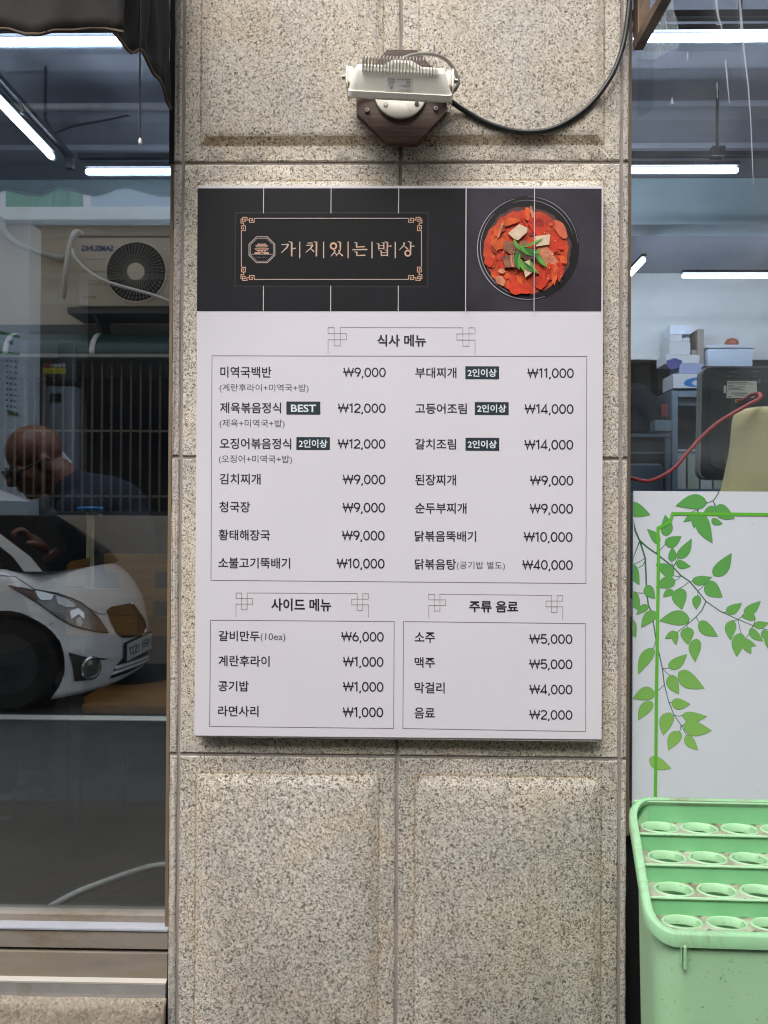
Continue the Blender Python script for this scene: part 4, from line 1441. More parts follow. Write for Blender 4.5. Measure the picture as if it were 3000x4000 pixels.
# rim: a rounded band running all round the top, sloping down to the front
def rim_path():
    zb, zf_ = ZC - 0.5670, ZC - h4_ + 0.004
    pts = []
    def zz(d):
        q = (dB + 0.012 - d) / (dB + 0.012 - 1.36)
        return zb + (zf_ - zb) * q
    rc, rc2 = 0.045, 0.055
    db_, df_ = dB + 0.012, 1.362
    # back right -> back left -> front left -> front right
    pts.append((XRt, db_))
    pts.append((XL_(db_) + rc, db_))
    for i in range(1, 8):
        a = math.pi / 2 * i / 8
        dd_ = db_ - rc + rc * math.cos(a)
        pts.append((XL_(dd_) + rc - rc * math.sin(a), dd_))
    pts.append((XL_(db_ - rc), db_ - rc))
    pts.append((XL_((db_ + df_) / 2), (db_ + df_) / 2))
    pts.append((XL_(df_ + rc2), df_ + rc2))
    for i in range(1, 8):
        a = math.pi / 2 * i / 8
        dd_ = df_ + rc2 - rc2 * math.sin(a)
        pts.append((XL_(dd_) + rc2 - rc2 * math.cos(a), dd_))
    pts.append((XL_(df_) + rc2, df_))
    pts.append((XRt - 0.06, df_))
    for i in range(1, 8):
        a = math.pi / 2 * i / 8
        pts.append((XRt - 0.06 + 0.06 * math.sin(a), df_ + 0.06 - 0.06 * math.cos(a)))
    return [(p[0], p[1], zz(p[1])) for p in pts]
rp_ = rim_path()
n_ = len(rp_)
b = MB()
cs = [(0.0, -0.024), (0.0, -0.004), (0.003, 0.0), (0.012, 0.0008), (0.0150, -0.0015), (0.0150, -0.010), (0.004, -0.022)]   # inward, up
ringv = []
for i in range(n_):
    p = Vector(rp_[i][:2])
    a, c = Vector(rp_[i - 1][:2]), Vector(rp_[(i + 1) % n_][:2])
    tg = (c - a).normalized()
    nin = Vector((-tg.y, tg.x))
    cen = Vector((0.75, 1.49))
    if nin.dot(cen - p) < 0:
        nin = -nin
    for w_, u_ in cs:
        q = p + nin * w_
        ringv.append(U(q.x, q.y, rp_[i][2] + u_))
k_ = len(cs)
b.add(ringv, [[i * k_ + j, i * k_ + (j + 1) % k_, ((i + 1) % n_) * k_ + (j + 1) % k_, ((i + 1) % n_) * k_ + j] for i in range(n_) for j in range(k_)])
t = NT('green_rim')
g1 = t.ramp(t.noise(5, 4, 0.6), [(0.3, lin('#8cbf90')), (0.7, lin('#9bcb9e'))])
g2 = t.mix(t.ramp(t.noise(7, 6, 0.75, 0.5), [(0.48, (0, 0, 0, 1)), (0.66, (0.85, 0.85, 0.85, 1))]), g1, lin('#85816b'))
t.bsdf(g2, 0.5, bump=t.noise(60, 3, 0.6), bstr=0.08)
b.build('rim', t.m, ust, smooth=50)
# body
b = MB()
lo_, hi_ = [], []
for x, d, zz in rp_:
    q = Vector((x, d))
    cen = Vector((0.74, 1.49))
    q = q + (cen - q).normalized() * 0.016
    hi_.append(U(q.x, q.y, zz - 0.022))
    q2 = q + (cen - q).normalized() * 0.012
    lo_.append(U(q2.x, q2.y, 0.0))
n_ = len(hi_)
b.add(hi_ + lo_, [[i, (i + 1) % n_, (i + 1) % n_ + n_, i + n_] for i in range(n_)], 0)
b.add(lo_, [list(range(n_))], 0)
b.build('body', M_GRN, ust, smooth=50)
b = MB()
for xx in (2400 + 605 * 0.45214,):
    p0 = prj(xx, 3690, DW(1.372))
    p1 = prj(xx, 3782, DW(1.372))
    b.box((p0.x - 0.0022, p0.y - 0.006, p1.z), (p0.x + 0.0022, p0.y + 0.012, p0.z), 0.001)
    b.box((p0.x - 0.0062, p0.y - 0.002, p1.z + 0.006), (p0.x - 0.0046, p0.y + 0.012, p0.z), 0.0005)
b.build('stiffening_rib', M_GRN, ust, smooth=0)

# ================================================================ awnings
t = NT('faded_canvas')
cn = t.ramp(t.noise(2.6, 5, 0.65, 0.4), [(0.35, lin('#1f1d1c')), (0.55, lin('#332e2a')), (0.72, lin('#5a4a38'))])
t.bsdf(cn, 0.9, bump=t.noise(300, 2, 0.5), bstr=0.15)
M_CANV = t.m
M_CANV_D = mat('black_canvas', '#191a1c', 0.85, 0.25, 5, 0.15, 300)
M_HEM = mat('brown_hem', '#5b4c3e', 0.85, 0.25, 30)
aw = thing('awning', 'dark faded canvas awning with a scalloped edge hanging over the left window', 'awning', (-1.6, -0.2, 2.4))
YFR = -0.302
XE = -0.517
R1 = 0.58774
edge = [(-1500, 205), (-1380, 240), (-1200, 180), (-1080, 225), (-900, 238), (-720, 178), (-600, 190), (-400, 240), (-240, 200), (-120, 172), (0, 170), (120, 212), (240, 240), (350, 230), (480, 200), (600, 178), (700, 186), (735, 200)]
ep = [prj(p[0] * R1, p[1] * R1, YFR) for p in edge]
def edge_z(x):
    for i in range(len(ep) - 1):
        if ep[i].x <= x <= ep[i + 1].x:
            q = (x - ep[i].x) / (ep[i + 1].x - ep[i].x)
            q = q * q * (3 - 2 * q)
            return ep[i].z + (ep[i + 1].z - ep[i].z) * q
    return ep[0].z if x < ep[0].x else ep[-1].z
b = MB()
xa_, xb_ = -2.95, XE
ZT = 2.34
def val(u, v):
    x = xa_ + (xb_ - xa_) * u
    zb = edge_z(x) if x > ep[0].x else 2.06 + 0.018 * math.sin(x * 33)
    return Vector((x, YFR + 0.007 * math.sin(x * 33 + 1) * (1 - v) + 0.004 * math.sin(x * 71), zb + (ZT - zb) * v))
b.grid(val, 160, 10)
b.build('valance', M_CANV, aw, smooth=60, solid=0.002)
b = MB()
b.tube([val(i / 80, 0) for i in range(81)], 0.0032, 6, 1)
b.build('hem', M_HEM, aw, smooth=60)
sp_ = [prj(p[0] * R1, p[1] * R1, yy) for p, yy in (((735, 200), -0.299), ((765, 220), -0.285), ((800, 268), -0.265), ((870, 350), -0.225), ((930, 326), -0.20), ((962, 372), -0.175), ((1020, 490), -0.14), ((1060, 528), -0.115), ((1090, 600), -0.08), ((1110, 680), -0.045), ((1136, 722), -0.01))]
b = MB()
def side(u, v):
    n_ = len(sp_) - 1
    i = min(int(u * n_), n_ - 1)
    q = u * n_ - i
    p = sp_[i].lerp(sp_[i + 1], q)
    top = Vector((XE - 0.006, p.y, ZT + (2.70 - ZT) * u))
    w_ = 0.015 * math.sin(u * 19) * (1 - 0.4 * v) + 0.008 * math.sin(u * 41 + v * 3)
    r_ = p.lerp(top, v)
    r_.x += w_ * min(1.0, v * 5)
    return r_
b.grid(side, 60, 14)
b.build('side_cloth', M_CANV_D, aw, smooth=60, solid=0.002)
b = MB()
b.tube(sp_, 0.0034, 6, 3)
b.build('hem', M_HEM, aw, smooth=60)
b = MB()
b.add([Vector((xa_, YFR - 0.002, ZT)), Vector((XE, YFR - 0.002, ZT)), Vector((XE, -0.004, 2.70)), Vector((xa_, -0.004, 2.70))], [[0, 1, 2, 3]])
b.build('roof_cloth', M_CANV_D, aw, smooth=0, solid=0.003)
b = MB()
b.tube([(xa_, YFR + 0.012, ZT - 0.012), (XE - 0.02, YFR + 0.012, ZT - 0.012)], 0.011, 10, 1)
for x in (xa_ + 0.02, -1.75, XE - 0.03):
    b.tube([(x, YFR + 0.012, ZT - 0.012), (x, -0.012, 2.66)], 0.009, 8, 1)
b.build('frame', M_BRONZE, aw, smooth=60)
b = MB()
c0 = prj(930 * R1, 362 * R1, -0.215)
c1 = prj(932 * R1, 925 * R1, -0.215)
b.tube([c0 + Vector((0, 0, 0.2)), c0, c1], 0.0016, 6, 1)
pc = b.build('pull_cord', M_BLACK, smooth=60)
b = MB()
b.lathe([(0.001, 0.0), (0.004, 0.002), (0.004, 0.010), (0.002, 0.014)], c1 - Vector((0, 0, 0.012)), (0, 0, 1), 10)
b.build('cord_bead', M_STEEL, pc, smooth=40)
tag(pc, 'thin dark pull cord dangling beneath the scalloped awning', 'cord')

aw2 = thing('awning', 'rolled-up awning over the right window with a brown steel frame and slanting strut', 'awning', (1.6, -0.2, 2.4))
M_BROWN_ST = mat('brown_steel', '#6f5a45', 0.55, 0.2, 12, dirt='#3c2f24', dirt_at=0.52, metal=0.2)
b = MB()
Rb = lambda x, y, yy: prj(2400 + x * 0.45214, y * 0.45214, yy)
q0, q1 = Rb(218, 375, -0.012), Rb(420, 10, -0.205)
dd = (q1 - q0)
q2 = q0 + dd * 2.0
def bar(mb, a, c, w, t_, m=0):
    d = (c - a).normalized()
    s = Vector((1, 0, 0))
    s = (s - d * s.dot(d)).normalized()
    n_ = d.cross(s)
    vs = [p + s * w * i + n_ * t_ * j for p in (a, c) for i, j in ((-.5, -.5), (.5, -.5), (.5, .5), (-.5, .5))]
    mb.add(vs, [[0, 1, 2, 3], [7, 6, 5, 4], [0, 4, 5, 1], [1, 5, 6, 2], [2, 6, 7, 3], [3, 7, 4, 0]], m)
bar(b, q0 - dd.normalized() * 0.01, q2, 0.020, 0.020)
b.build('slanting_strut', M_BROWN_ST, aw2, smooth=0)
b = MB()
p0 = Rb(200, 385, 0.0)
b.box((XR0 + 0.004, -0.024, p0.z), (XR0 + 0.030, 0.012, 2.72), 0.002)
b.build('upright', M_BROWN_ST, aw2, smooth=0)
b = MB()
b.tube([q2, q2 + Vector((2.3, 0, 0.0))], 0.011, 8, 1)
b.build('front_bar', M_BROWN_ST, aw2, smooth=60)
# the canvas of this one is rolled up against the wall
b = MB()
rp3 = []
for i in range(60):
    a = i * 0.42
    rp3.append((0.014 + 0.0011 * i, a))
b.tube([(XR0 + 0.05, -0.06, 2.68), (XR0 + 2.3, -0.06, 2.68)], [0.05, 0.05], 22, 1)
b.build('rolled_cloth', M_CANV_D, aw2, smooth=60)

# ================================================================ lamps inside: LED tubes hung on a black track
M_TUBE = emit('lit_tube', '#dbe9ff', 32.0)
M_TRACK = mat('black_track', '#1c1d22', 0.5, 0.2, 12)
ZT_ = 2.5


def tube_light(a, c, label, r=0.0155):
    a, c = Vector(a), Vector(c)
    t_ = thing('tube_light', label, 'tube light', (a + c) / 2, 'LED tube lights under the ceiling')
    d = (c - a).normalized()
    b = MB()
    b.tube([a + d * 0.012, c - d * 0.012], r, 12, 1)
    b.ball(a + d * 0.012, r, 12, 8)
    b.ball(c - d * 0.012, r, 12, 8)
    b.build('lit_tube', M_TUBE, t_, smooth=60)
    b = MB()
    s = Vector((-d.y, d.x, 0)) * 0.012
    u = Vector((0, 0, 1))
    n_ = [a - s + u * 0.015, a + s + u * 0.015, a + s + u * 0.030, a - s + u * 0.030]
    b.prism(n_, c - a)
    b.build('fitting', M_TRACK, t_, smooth=0)
    return t_


yl1, yl2, yl3 = 0.40, 1.22, 2.51
zt = lambda sy, y: prj(1559, sy, y).z
xt_ = lambda sx, sy, y: prj(sx, sy, y).x
z1, z2, z3 = zt(154, yl1), zt(668, yl2), zt(1078, yl3)
tube_light((-1.95, yl1, z1), (xt_(480, 154, yl1) + 0.12, yl1, z1), 'lit tube light half hidden by the awning edge in the left window', 0.0105)
tube_light((xt_(2500, 160, yl1) - 0.02, yl1, z1), (xt_(2500, 160, yl1) + 1.18, yl1, z1), 'lit tube light crossed by tape marks at the top of the right window', 0.0105)
tube_light((xt_(333, 668, yl2), yl2, z2), (xt_(333, 668, yl2) + 1.19, yl2, z2), 'horizontal lit tube light beside the left edge of the pillar', 0.0105)
tube_light((xt_(2885, 660, yl2) - 1.2, yl2, z2), (xt_(2885, 660, yl2), yl2, z2), 'horizontal lit tube light ending below the hanging rod on the right', 0.0105)
tube_light((prj(205, 612, 1.10).x, 0.16, z2), (prj(205, 612, 1.10).x, 1.10, z2), 'slanting lit tube light in the left window', 0.0105)
xd = prj(2565, 945, 1.99).x
tube_light((xd, 2.18, z3 - 0.02), (xd, 3.2, z3 - 0.02), 'short slanting lit tube light behind the beam in the right window', 0.0105)
tube_light((xt_(2663, 1078, yl3), yl3, z3), (xt_(2663, 1078, yl3) + 1.2, yl3, z3), 'farthest thin lit tube light against the pale back wall', 0.0105)

M_ROD = mat('dark_rod', '#26252a', 0.6, 0.2, 10)
for nm, pts, lab in (('light_track', [(-1.22, yl2 - 0.01, z2 + 0.045), (1.7, yl2 - 0.01, z2 + 0.045)], 'black track carrying the second row of tube lights'),
                     ('light_track', [(0.55, yl1 - 0.01, z1 + 0.045), (2.0, yl1 - 0.01, z1 + 0.045)], 'black track above the topmost tube light in the right window'),
                     ('light_track', [(-1.25, 0.12, z2 + 0.042), (-1.25, 1.21, z2 + 0.042)], 'black slanting track over the slanting tube light in the left window')):
    tk = thing(nm, lab, 'light track', pts[0], 'black light tracks')
    b = MB()
    a, c = Vector(pts[0]), Vector(pts[1])
    s = (c - a).normalized()
    s = Vector((-s.y, s.x, 0)) * 0.011
    b.prism([a - s, a + s, a + s + Vector((0, 0, 0.018)), a - s + Vector((0, 0, 0.018))], c - a)
    b.build('rail', M_TRACK, tk, smooth=0)
    for q in (0.25, 0.8):
        p = a.lerp(c, q)
        if nm == 'light_track' and (pts[0][1] > 1 and q > 0.5):
            hp = prj(2797, 600, yl2)
            p = Vector((hp.x, p.y, p.z))
            b = MB()
            b.box((p.x - 0.024, p.y - 0.02, p.z - 0.002), (p.x + 0.024, p.y + 0.02, p.z + 0.034), 0.002)
            b.build('track_box', M_TRACK, tk, smooth=0)
        b = MB()
        b.tube([p + Vector((0, 0, 0.01)), (p.x, p.y, 2.80)], 0.0055, 8, 1)
        b.build('hanger_rod', M_ROD, tk, smooth=60)
b = MB()
b.tube([prj(174, 461, 1.15), prj(215, 540, 1.17), prj(272, 640, 1.20)], 0.006, 8, 3)
b.box(prj(288, 660, 1.19) + Vector((-0.028, -0.012, 0)), prj(288, 615, 1.19) + Vector((0.0, 0.012, 0)), 0.002)
b.tube([prj(215, 520, 1.15), prj(300, 490, 1.25), prj(420, 468, 1.3), prj(560, 435, 1.35), prj(680, 405, 1.4)], 0.004, 6, 4)
o = b.build('ceiling_wire', M_ROD, smooth=60)
tag(o, 'thin dark wire sagging along the ceiling in the left window', 'wire')
b = MB()
b.tube([prj(-30, 300, 0.7), prj(40, 350, 0.75), prj(72, 385, 0.78), prj(75, 400, 0.8), prj(90, 425, 0.8), prj(85, 445, 0.8)], 0.006, 8, 5)
o = b.build('lamp_wire', M_ROD, smooth=60)
tag(o, 'short dark wire running down to the slanting tube light', 'wire')

# ================================================================ things inside, left
M_WOOD = None
t = NT('acacia_boards')
bk = t.n('ShaderNodeTexBrick')
bk.inputs['Scale'].default_value = 1.0
bk.inputs['Brick Width'].default_value = 0.42
bk.inputs['Row Height'].default_value = 0.052
bk.inputs['Mortar Size'].default_value = 0.0006
bk.inputs['Color1'].default_value = lin('#ba8543')
bk.inputs['Color2'].default_value = lin('#8c5c26')
bk.inputs['Mortar'].default_value = lin('#6a3f1d')
sx_ = t.n('ShaderNodeSeparateXYZ')
t.l(t.coord(), sx_.inputs[0])
cx_ = t.n('ShaderNodeCombineXYZ')
t.l(sx_.outputs['X'], cx_.inputs['X'])
t.l(sx_.outputs['Z'], cx_.inputs['Y'])
t.l(cx_.outputs[0], bk.inputs['Vector'])
wn_ = t.noise(1.0, 5, 0.65, 0.8, vec=t.coord((7, 20, 60)))
t.bsdf(t.mix(0.75, bk.outputs[0], t.ramp(wn_, [(0.3, (0.55, 0.5, 0.45, 1)), (0.6, (1.1, 1.05, 1.0, 1)), (0.8, (1.3, 1.2, 1.1, 1))]), 'MULTIPLY'), 0.35, bump=wn_, bstr=0.1)
M_WOOD = t.m
FLOOR = 0.18
YCH = 0.55


def wood_chair(name, x, y, label, face=1):
    ch = thing(name, label, 'chair', (x, y, FLOOR))
    w, zt_, zb = 0.42, prj(560, 2165, YCH).z, prj(560, 2482, YCH).z
    x0, x1 = x - w / 2, x + w / 2
    # back board with two square holes, an open notch on the left
    xs = [x0, x0 + 0.062, x0 + 0.100, 0, 0, x1]
    hx0, hx1 = x0 + 0.255, x0 + 0.307
    H1, H2 = (prj(565, 2302, YCH).z, prj(565, 2233, YCH).z), (prj(570, 2408, YCH).z, prj(570, 2347, YCH).z)
    nz = prj(355, 2290, YCH).z
    b = MB()
    D = Vector((0, 0.022, 0))
    y0 = y
    R = lambda xa, xb, za, zb_: b.box((xa, y0, za), (xb, y0 + 0.022, zb_), 0)
    V = lambda X, Zz: Vector((X, y0, Zz))
    b.prism([V(x0 + 0.012, zt_ - 0.022), V(x0 + 0.060, zt_ - 0.012), V(x0 + 0.062, nz), V(x0, nz), V(x0, zt_ - 0.035)], D)
    b.prism([V(x0 + 0.110, zt_), V(x1 - 0.012, zt_), V(x1, zt_ - 0.012), V(x1, H1[1]), V(x0 + 0.150, H1[1]), V(x0 + 0.145, zt_ - 0.055), V(x0 + 0.118, zt_ - 0.052), V(x0 + 0.110, zt_ - 0.04)], D)
    R(x0 + 0.160, hx0, H1[0], H1[1])
    R(hx1, x1, H1[0], H1[1])
    b.prism([V(x0 + 0.150, H1[1]), V(x0 + 0.160, H1[1]), V(x0 + 0.160, nz), V(x0 + 0.156, nz)], D)
    R(x0, hx0 - 0.0, zb, H1[0])
    b.box((hx0, y0, zb), (hx1, y0 + 0.022, H2[0]))
    b.box((hx0, y0, H2[1]), (hx1, y0 + 0.022, H1[0]))
    b.box((hx1, y0, zb), (x1, y0 + 0.022, H1[0]))
    b.build('backrest', M_WOOD, ch, smooth=0, weld=False)
    zs = FLOOR + 0.46
    b = MB()
    b.box((x0, y + 0.03, zs - 0.028), (x1, y + 0.45, zs), 0.006)
    b.build('seat', M_WOOD, ch, smooth=30)
    for lx in (x0 + 0.005, x1 - 0.037):
        b = MB()
        b.box((lx, y + 0.0225, FLOOR + 0.001), (lx + 0.032, y + 0.050, zb + 0.12), 0.004)
        b.build('leg', M_CHLEG, ch, smooth=0)
        b = MB()
        b.box((lx, y + 0.41, FLOOR + 0.001), (lx + 0.032, y + 0.442, zs - 0.0285), 0.004)
        b.build('leg', M_CHLEG, ch, smooth=0)
    return ch


M_CHLEG = mat('dark_chair_leg', '#39302a', 0.5, 0.2, 12)
cx0 = prj(258, 2400, YCH).x
wood_chair('wooden_chair', cx0 + 0.21, YCH, 'wooden chair with a board back and square holes next to the pillar')
b = MB()
# table by the window
tb = thing('dining_table', 'dark dining table behind the left window', 'table', (-1.45, 0.75, FLOOR))
M_TABLE = mat('dark_table', '#3f352d', 0.4, 0.15, 6, stretch=(1, 6, 1))
b.box((-2.15, 0.585, 0.885), (-0.915, 1.28, 0.915), 0.004)
b.build('table_top', M_TABLE, tb, smooth=30)
for x, y in ((-2.10, 0.75), (-2.10, 1.2), (-1.06, 0.75), (-1.06, 1.2)):
    b = MB()
    b.box((x - 0.022, y - 0.022, FLOOR + 0.001), (x + 0.022, y + 0.022, 0.8845), 0.003)
    b.build('leg', M_CHLEG, tb, smooth=0)
# cup dispenser with a flat blue lid on the table
YCUP = 0.64
cp = prj(352, 2150, YCUP)
dsp = thing('cup_dispenser', 'pale upright cup tube with a flat blue lid standing on the table', 'cup dispenser', (cp.x, YCUP, 0.916))
ztop = prj(352, 1983, YCUP).z
b = MB()
b.lathe([(0.030, 0.0), (0.030, 0.008), (0.014, 0.012), (0.0125, 0.05), (0.0105, ztop - 0.916 - 0.036), (0.0105, ztop - 0.916 - 0.014)], (cp.x, YCUP, 0.916), (0, 0, 1), 20)
b.build('tube', mat('pale_plastic', '#e6dcb4', 0.5, 0.05, 9), dsp, smooth=50)
b = MB()
b.lathe([(0.013, -0.03), (0.013, -0.012)], (cp.x, YCUP, ztop), (0, 0, 1), 20)
b.box((cp.x + 0.013, YCUP - 0.005, ztop - 0.026), (cp.x + 0.034, YCUP + 0.005, ztop - 0.018), 0.002)
b.build('collar', mat('white_plastic', '#dcdcd8', 0.45, 0.05), dsp, smooth=50)
b = MB()
b.lathe([(0.035, -0.010), (0.040, -0.006), (0.040, -0.001), (0.034, 0.003), (0.0, 0.004)], (cp.x, YCUP, ztop), (0, 0, 1), 32)
b.build('lid', mat('blue_plastic', '#2c86c4', 0.4, 0.08), dsp, smooth=50)
# white hose lying on the floor near the glass
b = MB()
hp = []
for sx, sy, dz_ in ((40, 3640, 0), (110, 3590, 0), (190, 3545, 0), (300, 3487, 0), (420, 3440, 0), (520, 3405, 0), (590, 3385, 0), (660, 3378, 0), (760, 3385, 0)):
    r_ = ray(sx, sy)
    q = CAM + r_ * ((FLOOR + 0.0090 - CAM.z) / r_.z)
    q.y = max(q.y, 0.125)
    hp.append(q)
b.tube(hp, 0.0080, 12, 6)
o = b.build('floor_cable', mat('white_cable', '#f6f2e4', 0.5, 0.08, 30, dirt='#8d8c86', dirt_at=0.62), smooth=60)
tag(o, 'thick white cable lying across the dark floor just inside the left window', 'cable')

# partition, calendar and cabinet at the left
xcor = prj(112, 1200, 1.9).x
b = MB()
b.box((-3.19, 1.9, FLOOR + 0.001), (xcor, 2.02, 2.57))
o = b.build('partition_wall', mat('white_partition', '#d5d7d8', 0.8, 0.04, 3), smooth=0)
tag(o, 'white partition wall behind the bald man in the left window', 'wall')
cal = thing('wall_calendar', 'hanging paper calendar with a green frame on the white partition', 'calendar', prj(35, 1600, 1.885))
C2 = lambda x, y, d: prj(x * 0.58774, 1200 + y * 0.58774, d)
b = MB()
b.prism([C2(2, 160, 1.89), C2(130, 195, 1.89), C2(122, 712, 1.89), C2(45, 690, 1.89)], (0, 0.006, 0))
cs_ = b.build('sheets', mat('calendar_paper', '#ccd5dc', 0.7, 0.04), cal, smooth=0)
b = MB()
b.prism([C2(0, 155, 1.886), C2(132, 190, 1.886), C2(132, 205, 1.886), C2(0, 172, 1.886)], (0, 0.003, 0), 0)
b.prism([C2(118, 700, 1.886), C2(122, 715, 1.886), C2(45, 695, 1.886), C2(44, 678, 1.886)], (0, 0.003, 0), 0)
b.prism([C2(0, 290, 1.886), C2(130, 305, 1.886), C2(130, 320, 1.886), C2(0, 310, 1.886)], (0, 0.003, 0), 0)
b.build('green_band', mat('calendar_green', '#3d8f62', 0.6, 0.08), cs_, smooth=0)
b = MB()
rs = random.Random(5)
for r_i in range(9):
    for c_i in range(3):
        x, y = 38 + c_i * 28 + rs.uniform(-2, 2), 345 + r_i * 38 + c_i * 4
        b.prism([C2(x, y, 1.8865), C2(x + 15, y + 2, 1.8865), C2(x + 14, y + 14, 1.8865), C2(x, y + 12, 1.8865)], (0, 0.001, 0))
b.prism([C2(50, 215, 1.8865), C2(85, 222, 1.8865), C2(84, 250, 1.8865), C2(50, 243, 1.8865)], (0, 0.001, 0))
b.build('printed_dates', mat('calendar_ink', '#4a5668', 0.7, 0.1), cs_, smooth=0)
xr_ = prj(290, 1600, 2.3).x
cab = thing('water_purifier', 'tall grey water cabinet with a yellow notice beside the white partition', 'water purifier', ((xcor + xr_) / 2, 2.3, FLOOR))
b = MB()
b.box((xcor - 0.1, 2.30, FLOOR + 0.001), (xr_, 2.39, prj(200, 1505, 2.3).z), 0.01)
b.build('body', mat('grey_enamel', '#8e9496', 0.4, 0.05, 4), cab, smooth=30)
b = MB()
b.box((xcor - 0.1, 2.29, prj(200, 1505, 2.3).z + 0.0005), (xr_ + 0.01, 2.39, prj(200, 1487, 2.3).z), 0.004)
b.build('black_top', M_BLACK, cab, smooth=0)
b = MB()
b.box((xcor - 0.06, 2.34, prj(200, 1487, 2.3).z + 0.0005), (xr_ - 0.015, 2.38, prj(200, 1330, 2.3).z), 0.012)
b.build('tank', mat('dark_grey_enamel', '#4c5458', 0.4, 0.06, 4), cab, smooth=30)
b = MB()
M_YL = [mat('notice_yellow', '#d9c62c', 0.6, 0.08), mat('notice_red', '#c0412f', 0.6, 0.08), mat('notice_white', '#dcdcd4', 0.6)]
for i, (xa, xb, ya, yb, m_) in enumerate(((166, 256, 1437, 1460, 0), (178, 196, 1420, 1436, 1), (198, 208, 1421, 1434, 2), (212, 223, 1421, 1434, 2), (227, 238, 1421, 1434, 2), (242, 253, 1421, 1434, 2))):
    b.prism([prj(xa, ya, 2.337), prj(xb, ya, 2.337), prj(xb, yb, 2.337), prj(xa, yb, 2.337)], (0, 0.002, 0), m_)
b.build('yellow_notice', M_YL, cab, smooth=0)
b = MB()
for x, y in ((210, 1546), (231, 1546), (210, 1560), (231, 1560)):
    b.lathe([(0.013, 0), (0.013, 0.012)], prj(x, y, 2.299), (0, -1, 0), 14)
b.build('knobs', M_BLACK, cab, smooth=40)

bn = thing('bench', 'dark brown bench with a high back behind the table', 'bench', (-1.9, 1.7, FLOOR))  # added dark seat and back, hiding the bright partition
b = MB()
b.box((-3.0, 1.70, FLOOR + 0.001), (-0.80, 1.78, 1.20), 0.006)
b.build('bench_back', mat('bench_brown', '#2c241f', 0.5, 0.2, 5, stretch=(1, 1, 5)), bn, smooth=0)
b = MB()
b.box((-3.0, 1.32, FLOOR + 0.30), (-0.80, 1.699, FLOOR + 0.36), 0.006)
b.build('seat', MC['bench_brown'], bn, smooth=0)
b = MB()
b.box((-3.0, 1.45, FLOOR + 0.001), (-0.82, 1.50, FLOOR + 0.2995))
b.build('plinth', MC['bench_brown'], bn, smooth=0)

# ---------------------------------------------------------------- the man at the table
def remeshed(name, mb, m, parent, voxel, smooth_it=6):
    """one continuous surface out of overlapping volumes"""
    o = mb.build(name, m, parent, smooth=0, weld=False)
    md = o.modifiers.new('r', 'REMESH')
    md.mode = 'VOXEL'
    md.voxel_size = voxel
    ms = o.modifiers.new('s', 'SMOOTH')
    ms.factor = 0.5
    ms.iterations = smooth_it
    bpy.context.view_layer.update()
    dg = bpy.context.evaluated_depsgraph_get()
    me = bpy.data.meshes.new_from_object(o.evaluated_get(dg))
    old = o.data
    o.modifiers.clear()
    o.data = me
    bpy.data.meshes.remove(old)
    me.name = name
    if not me.materials:
        me.materials.append(m)
    for p in me.polygons:
        p.use_smooth = True
    return o


YM = 0.98
HC = prj(135, 1795, YM)            # middle of the head
man = thing('person', 'bald man in black glasses and dark navy top, seated with his head bowed', 'person', (HC.x + 0.1, YM + 0.1, FLOOR))
M_SKIN = mat('skin', '#86553f', 0.42, 0.10, 18)
M_NAVY = mat('navy_knit', '#1f2533', 0.9, 0.15, 30, 0.2, 300)
M_TROUS = mat('dark_trousers', '#24262c', 0.9, 0.15, 20)
# face frame: looks towards -x, a little towards the window, chin tucked in
fwd = Vector((-0.62, -0.62, -0.45)).normalized()
side_ = fwd.cross(Vector((0, 0, 1))).normalized()      # the man's right
upv = side_.cross(fwd).normalized()
HP = lambda f, s, u: HC + fwd * f + side_ * s + upv * u
hrot = Matrix((side_, fwd, upv)).transposed()
b = MB()
b.ball(HP(-0.012, 0, 0.030), (0.078, 0.097, 0.088), 28, 18, rot=hrot)           # skull
b.ball(HP(0.030, 0, -0.040), (0.060, 0.068, 0.082), 24, 16, rot=hrot)           # face
b.ball(HP(0.052, 0, -0.098), (0.036, 0.034, 0.028), 18, 12, rot=hrot)           # chin
b.ball(HP(0.075, 0, -0.005), (0.048, 0.018, 0.012), 16, 10, rot=hrot)           # brow
b.tube([HP(0.086, 0, 0.0), HP(0.100, 0, -0.022), HP(0.112, 0, -0.040), HP(0.094, 0, -0.048)], [0.009, 0.0105, 0.014, 0.010], 10, 3)   # nose
for s in (-1, 1):
    b.ball(HP(0.092, s * 0.012, -0.042), 0.009, 10, 8)
    b.ball(HP(0.060, s * 0.038, -0.038), (0.020, 0.018, 0.020), 12, 8, rot=hrot)  # cheek
    b.ball(HP(-0.002, s * 0.078, -0.020), (0.010, 0.020, 0.033), 14, 10, rot=hrot)   # ear
    b.ball(HP(0.074, s * 0.030, -0.016), (0.013, 0.010, 0.009), 12, 8, rot=hrot)  # eyelid
b.ball(HP(0.088, 0, -0.070), (0.024, 0.010, 0.006), 14, 8, rot=hrot)
b.ball(HP(0.085, 0, -0.079), (0.022, 0.011, 0.007), 14, 8, rot=hrot)
NB = HC + Vector((0.105, 0.050, -0.115))                 # base of the neck
b.tube([HP(-0.03, 0, -0.05), HC.lerp(NB, 0.55) + Vector((0.01, 0, 0.012)), NB], [0.058, 0.060, 0.070], 18, 4)
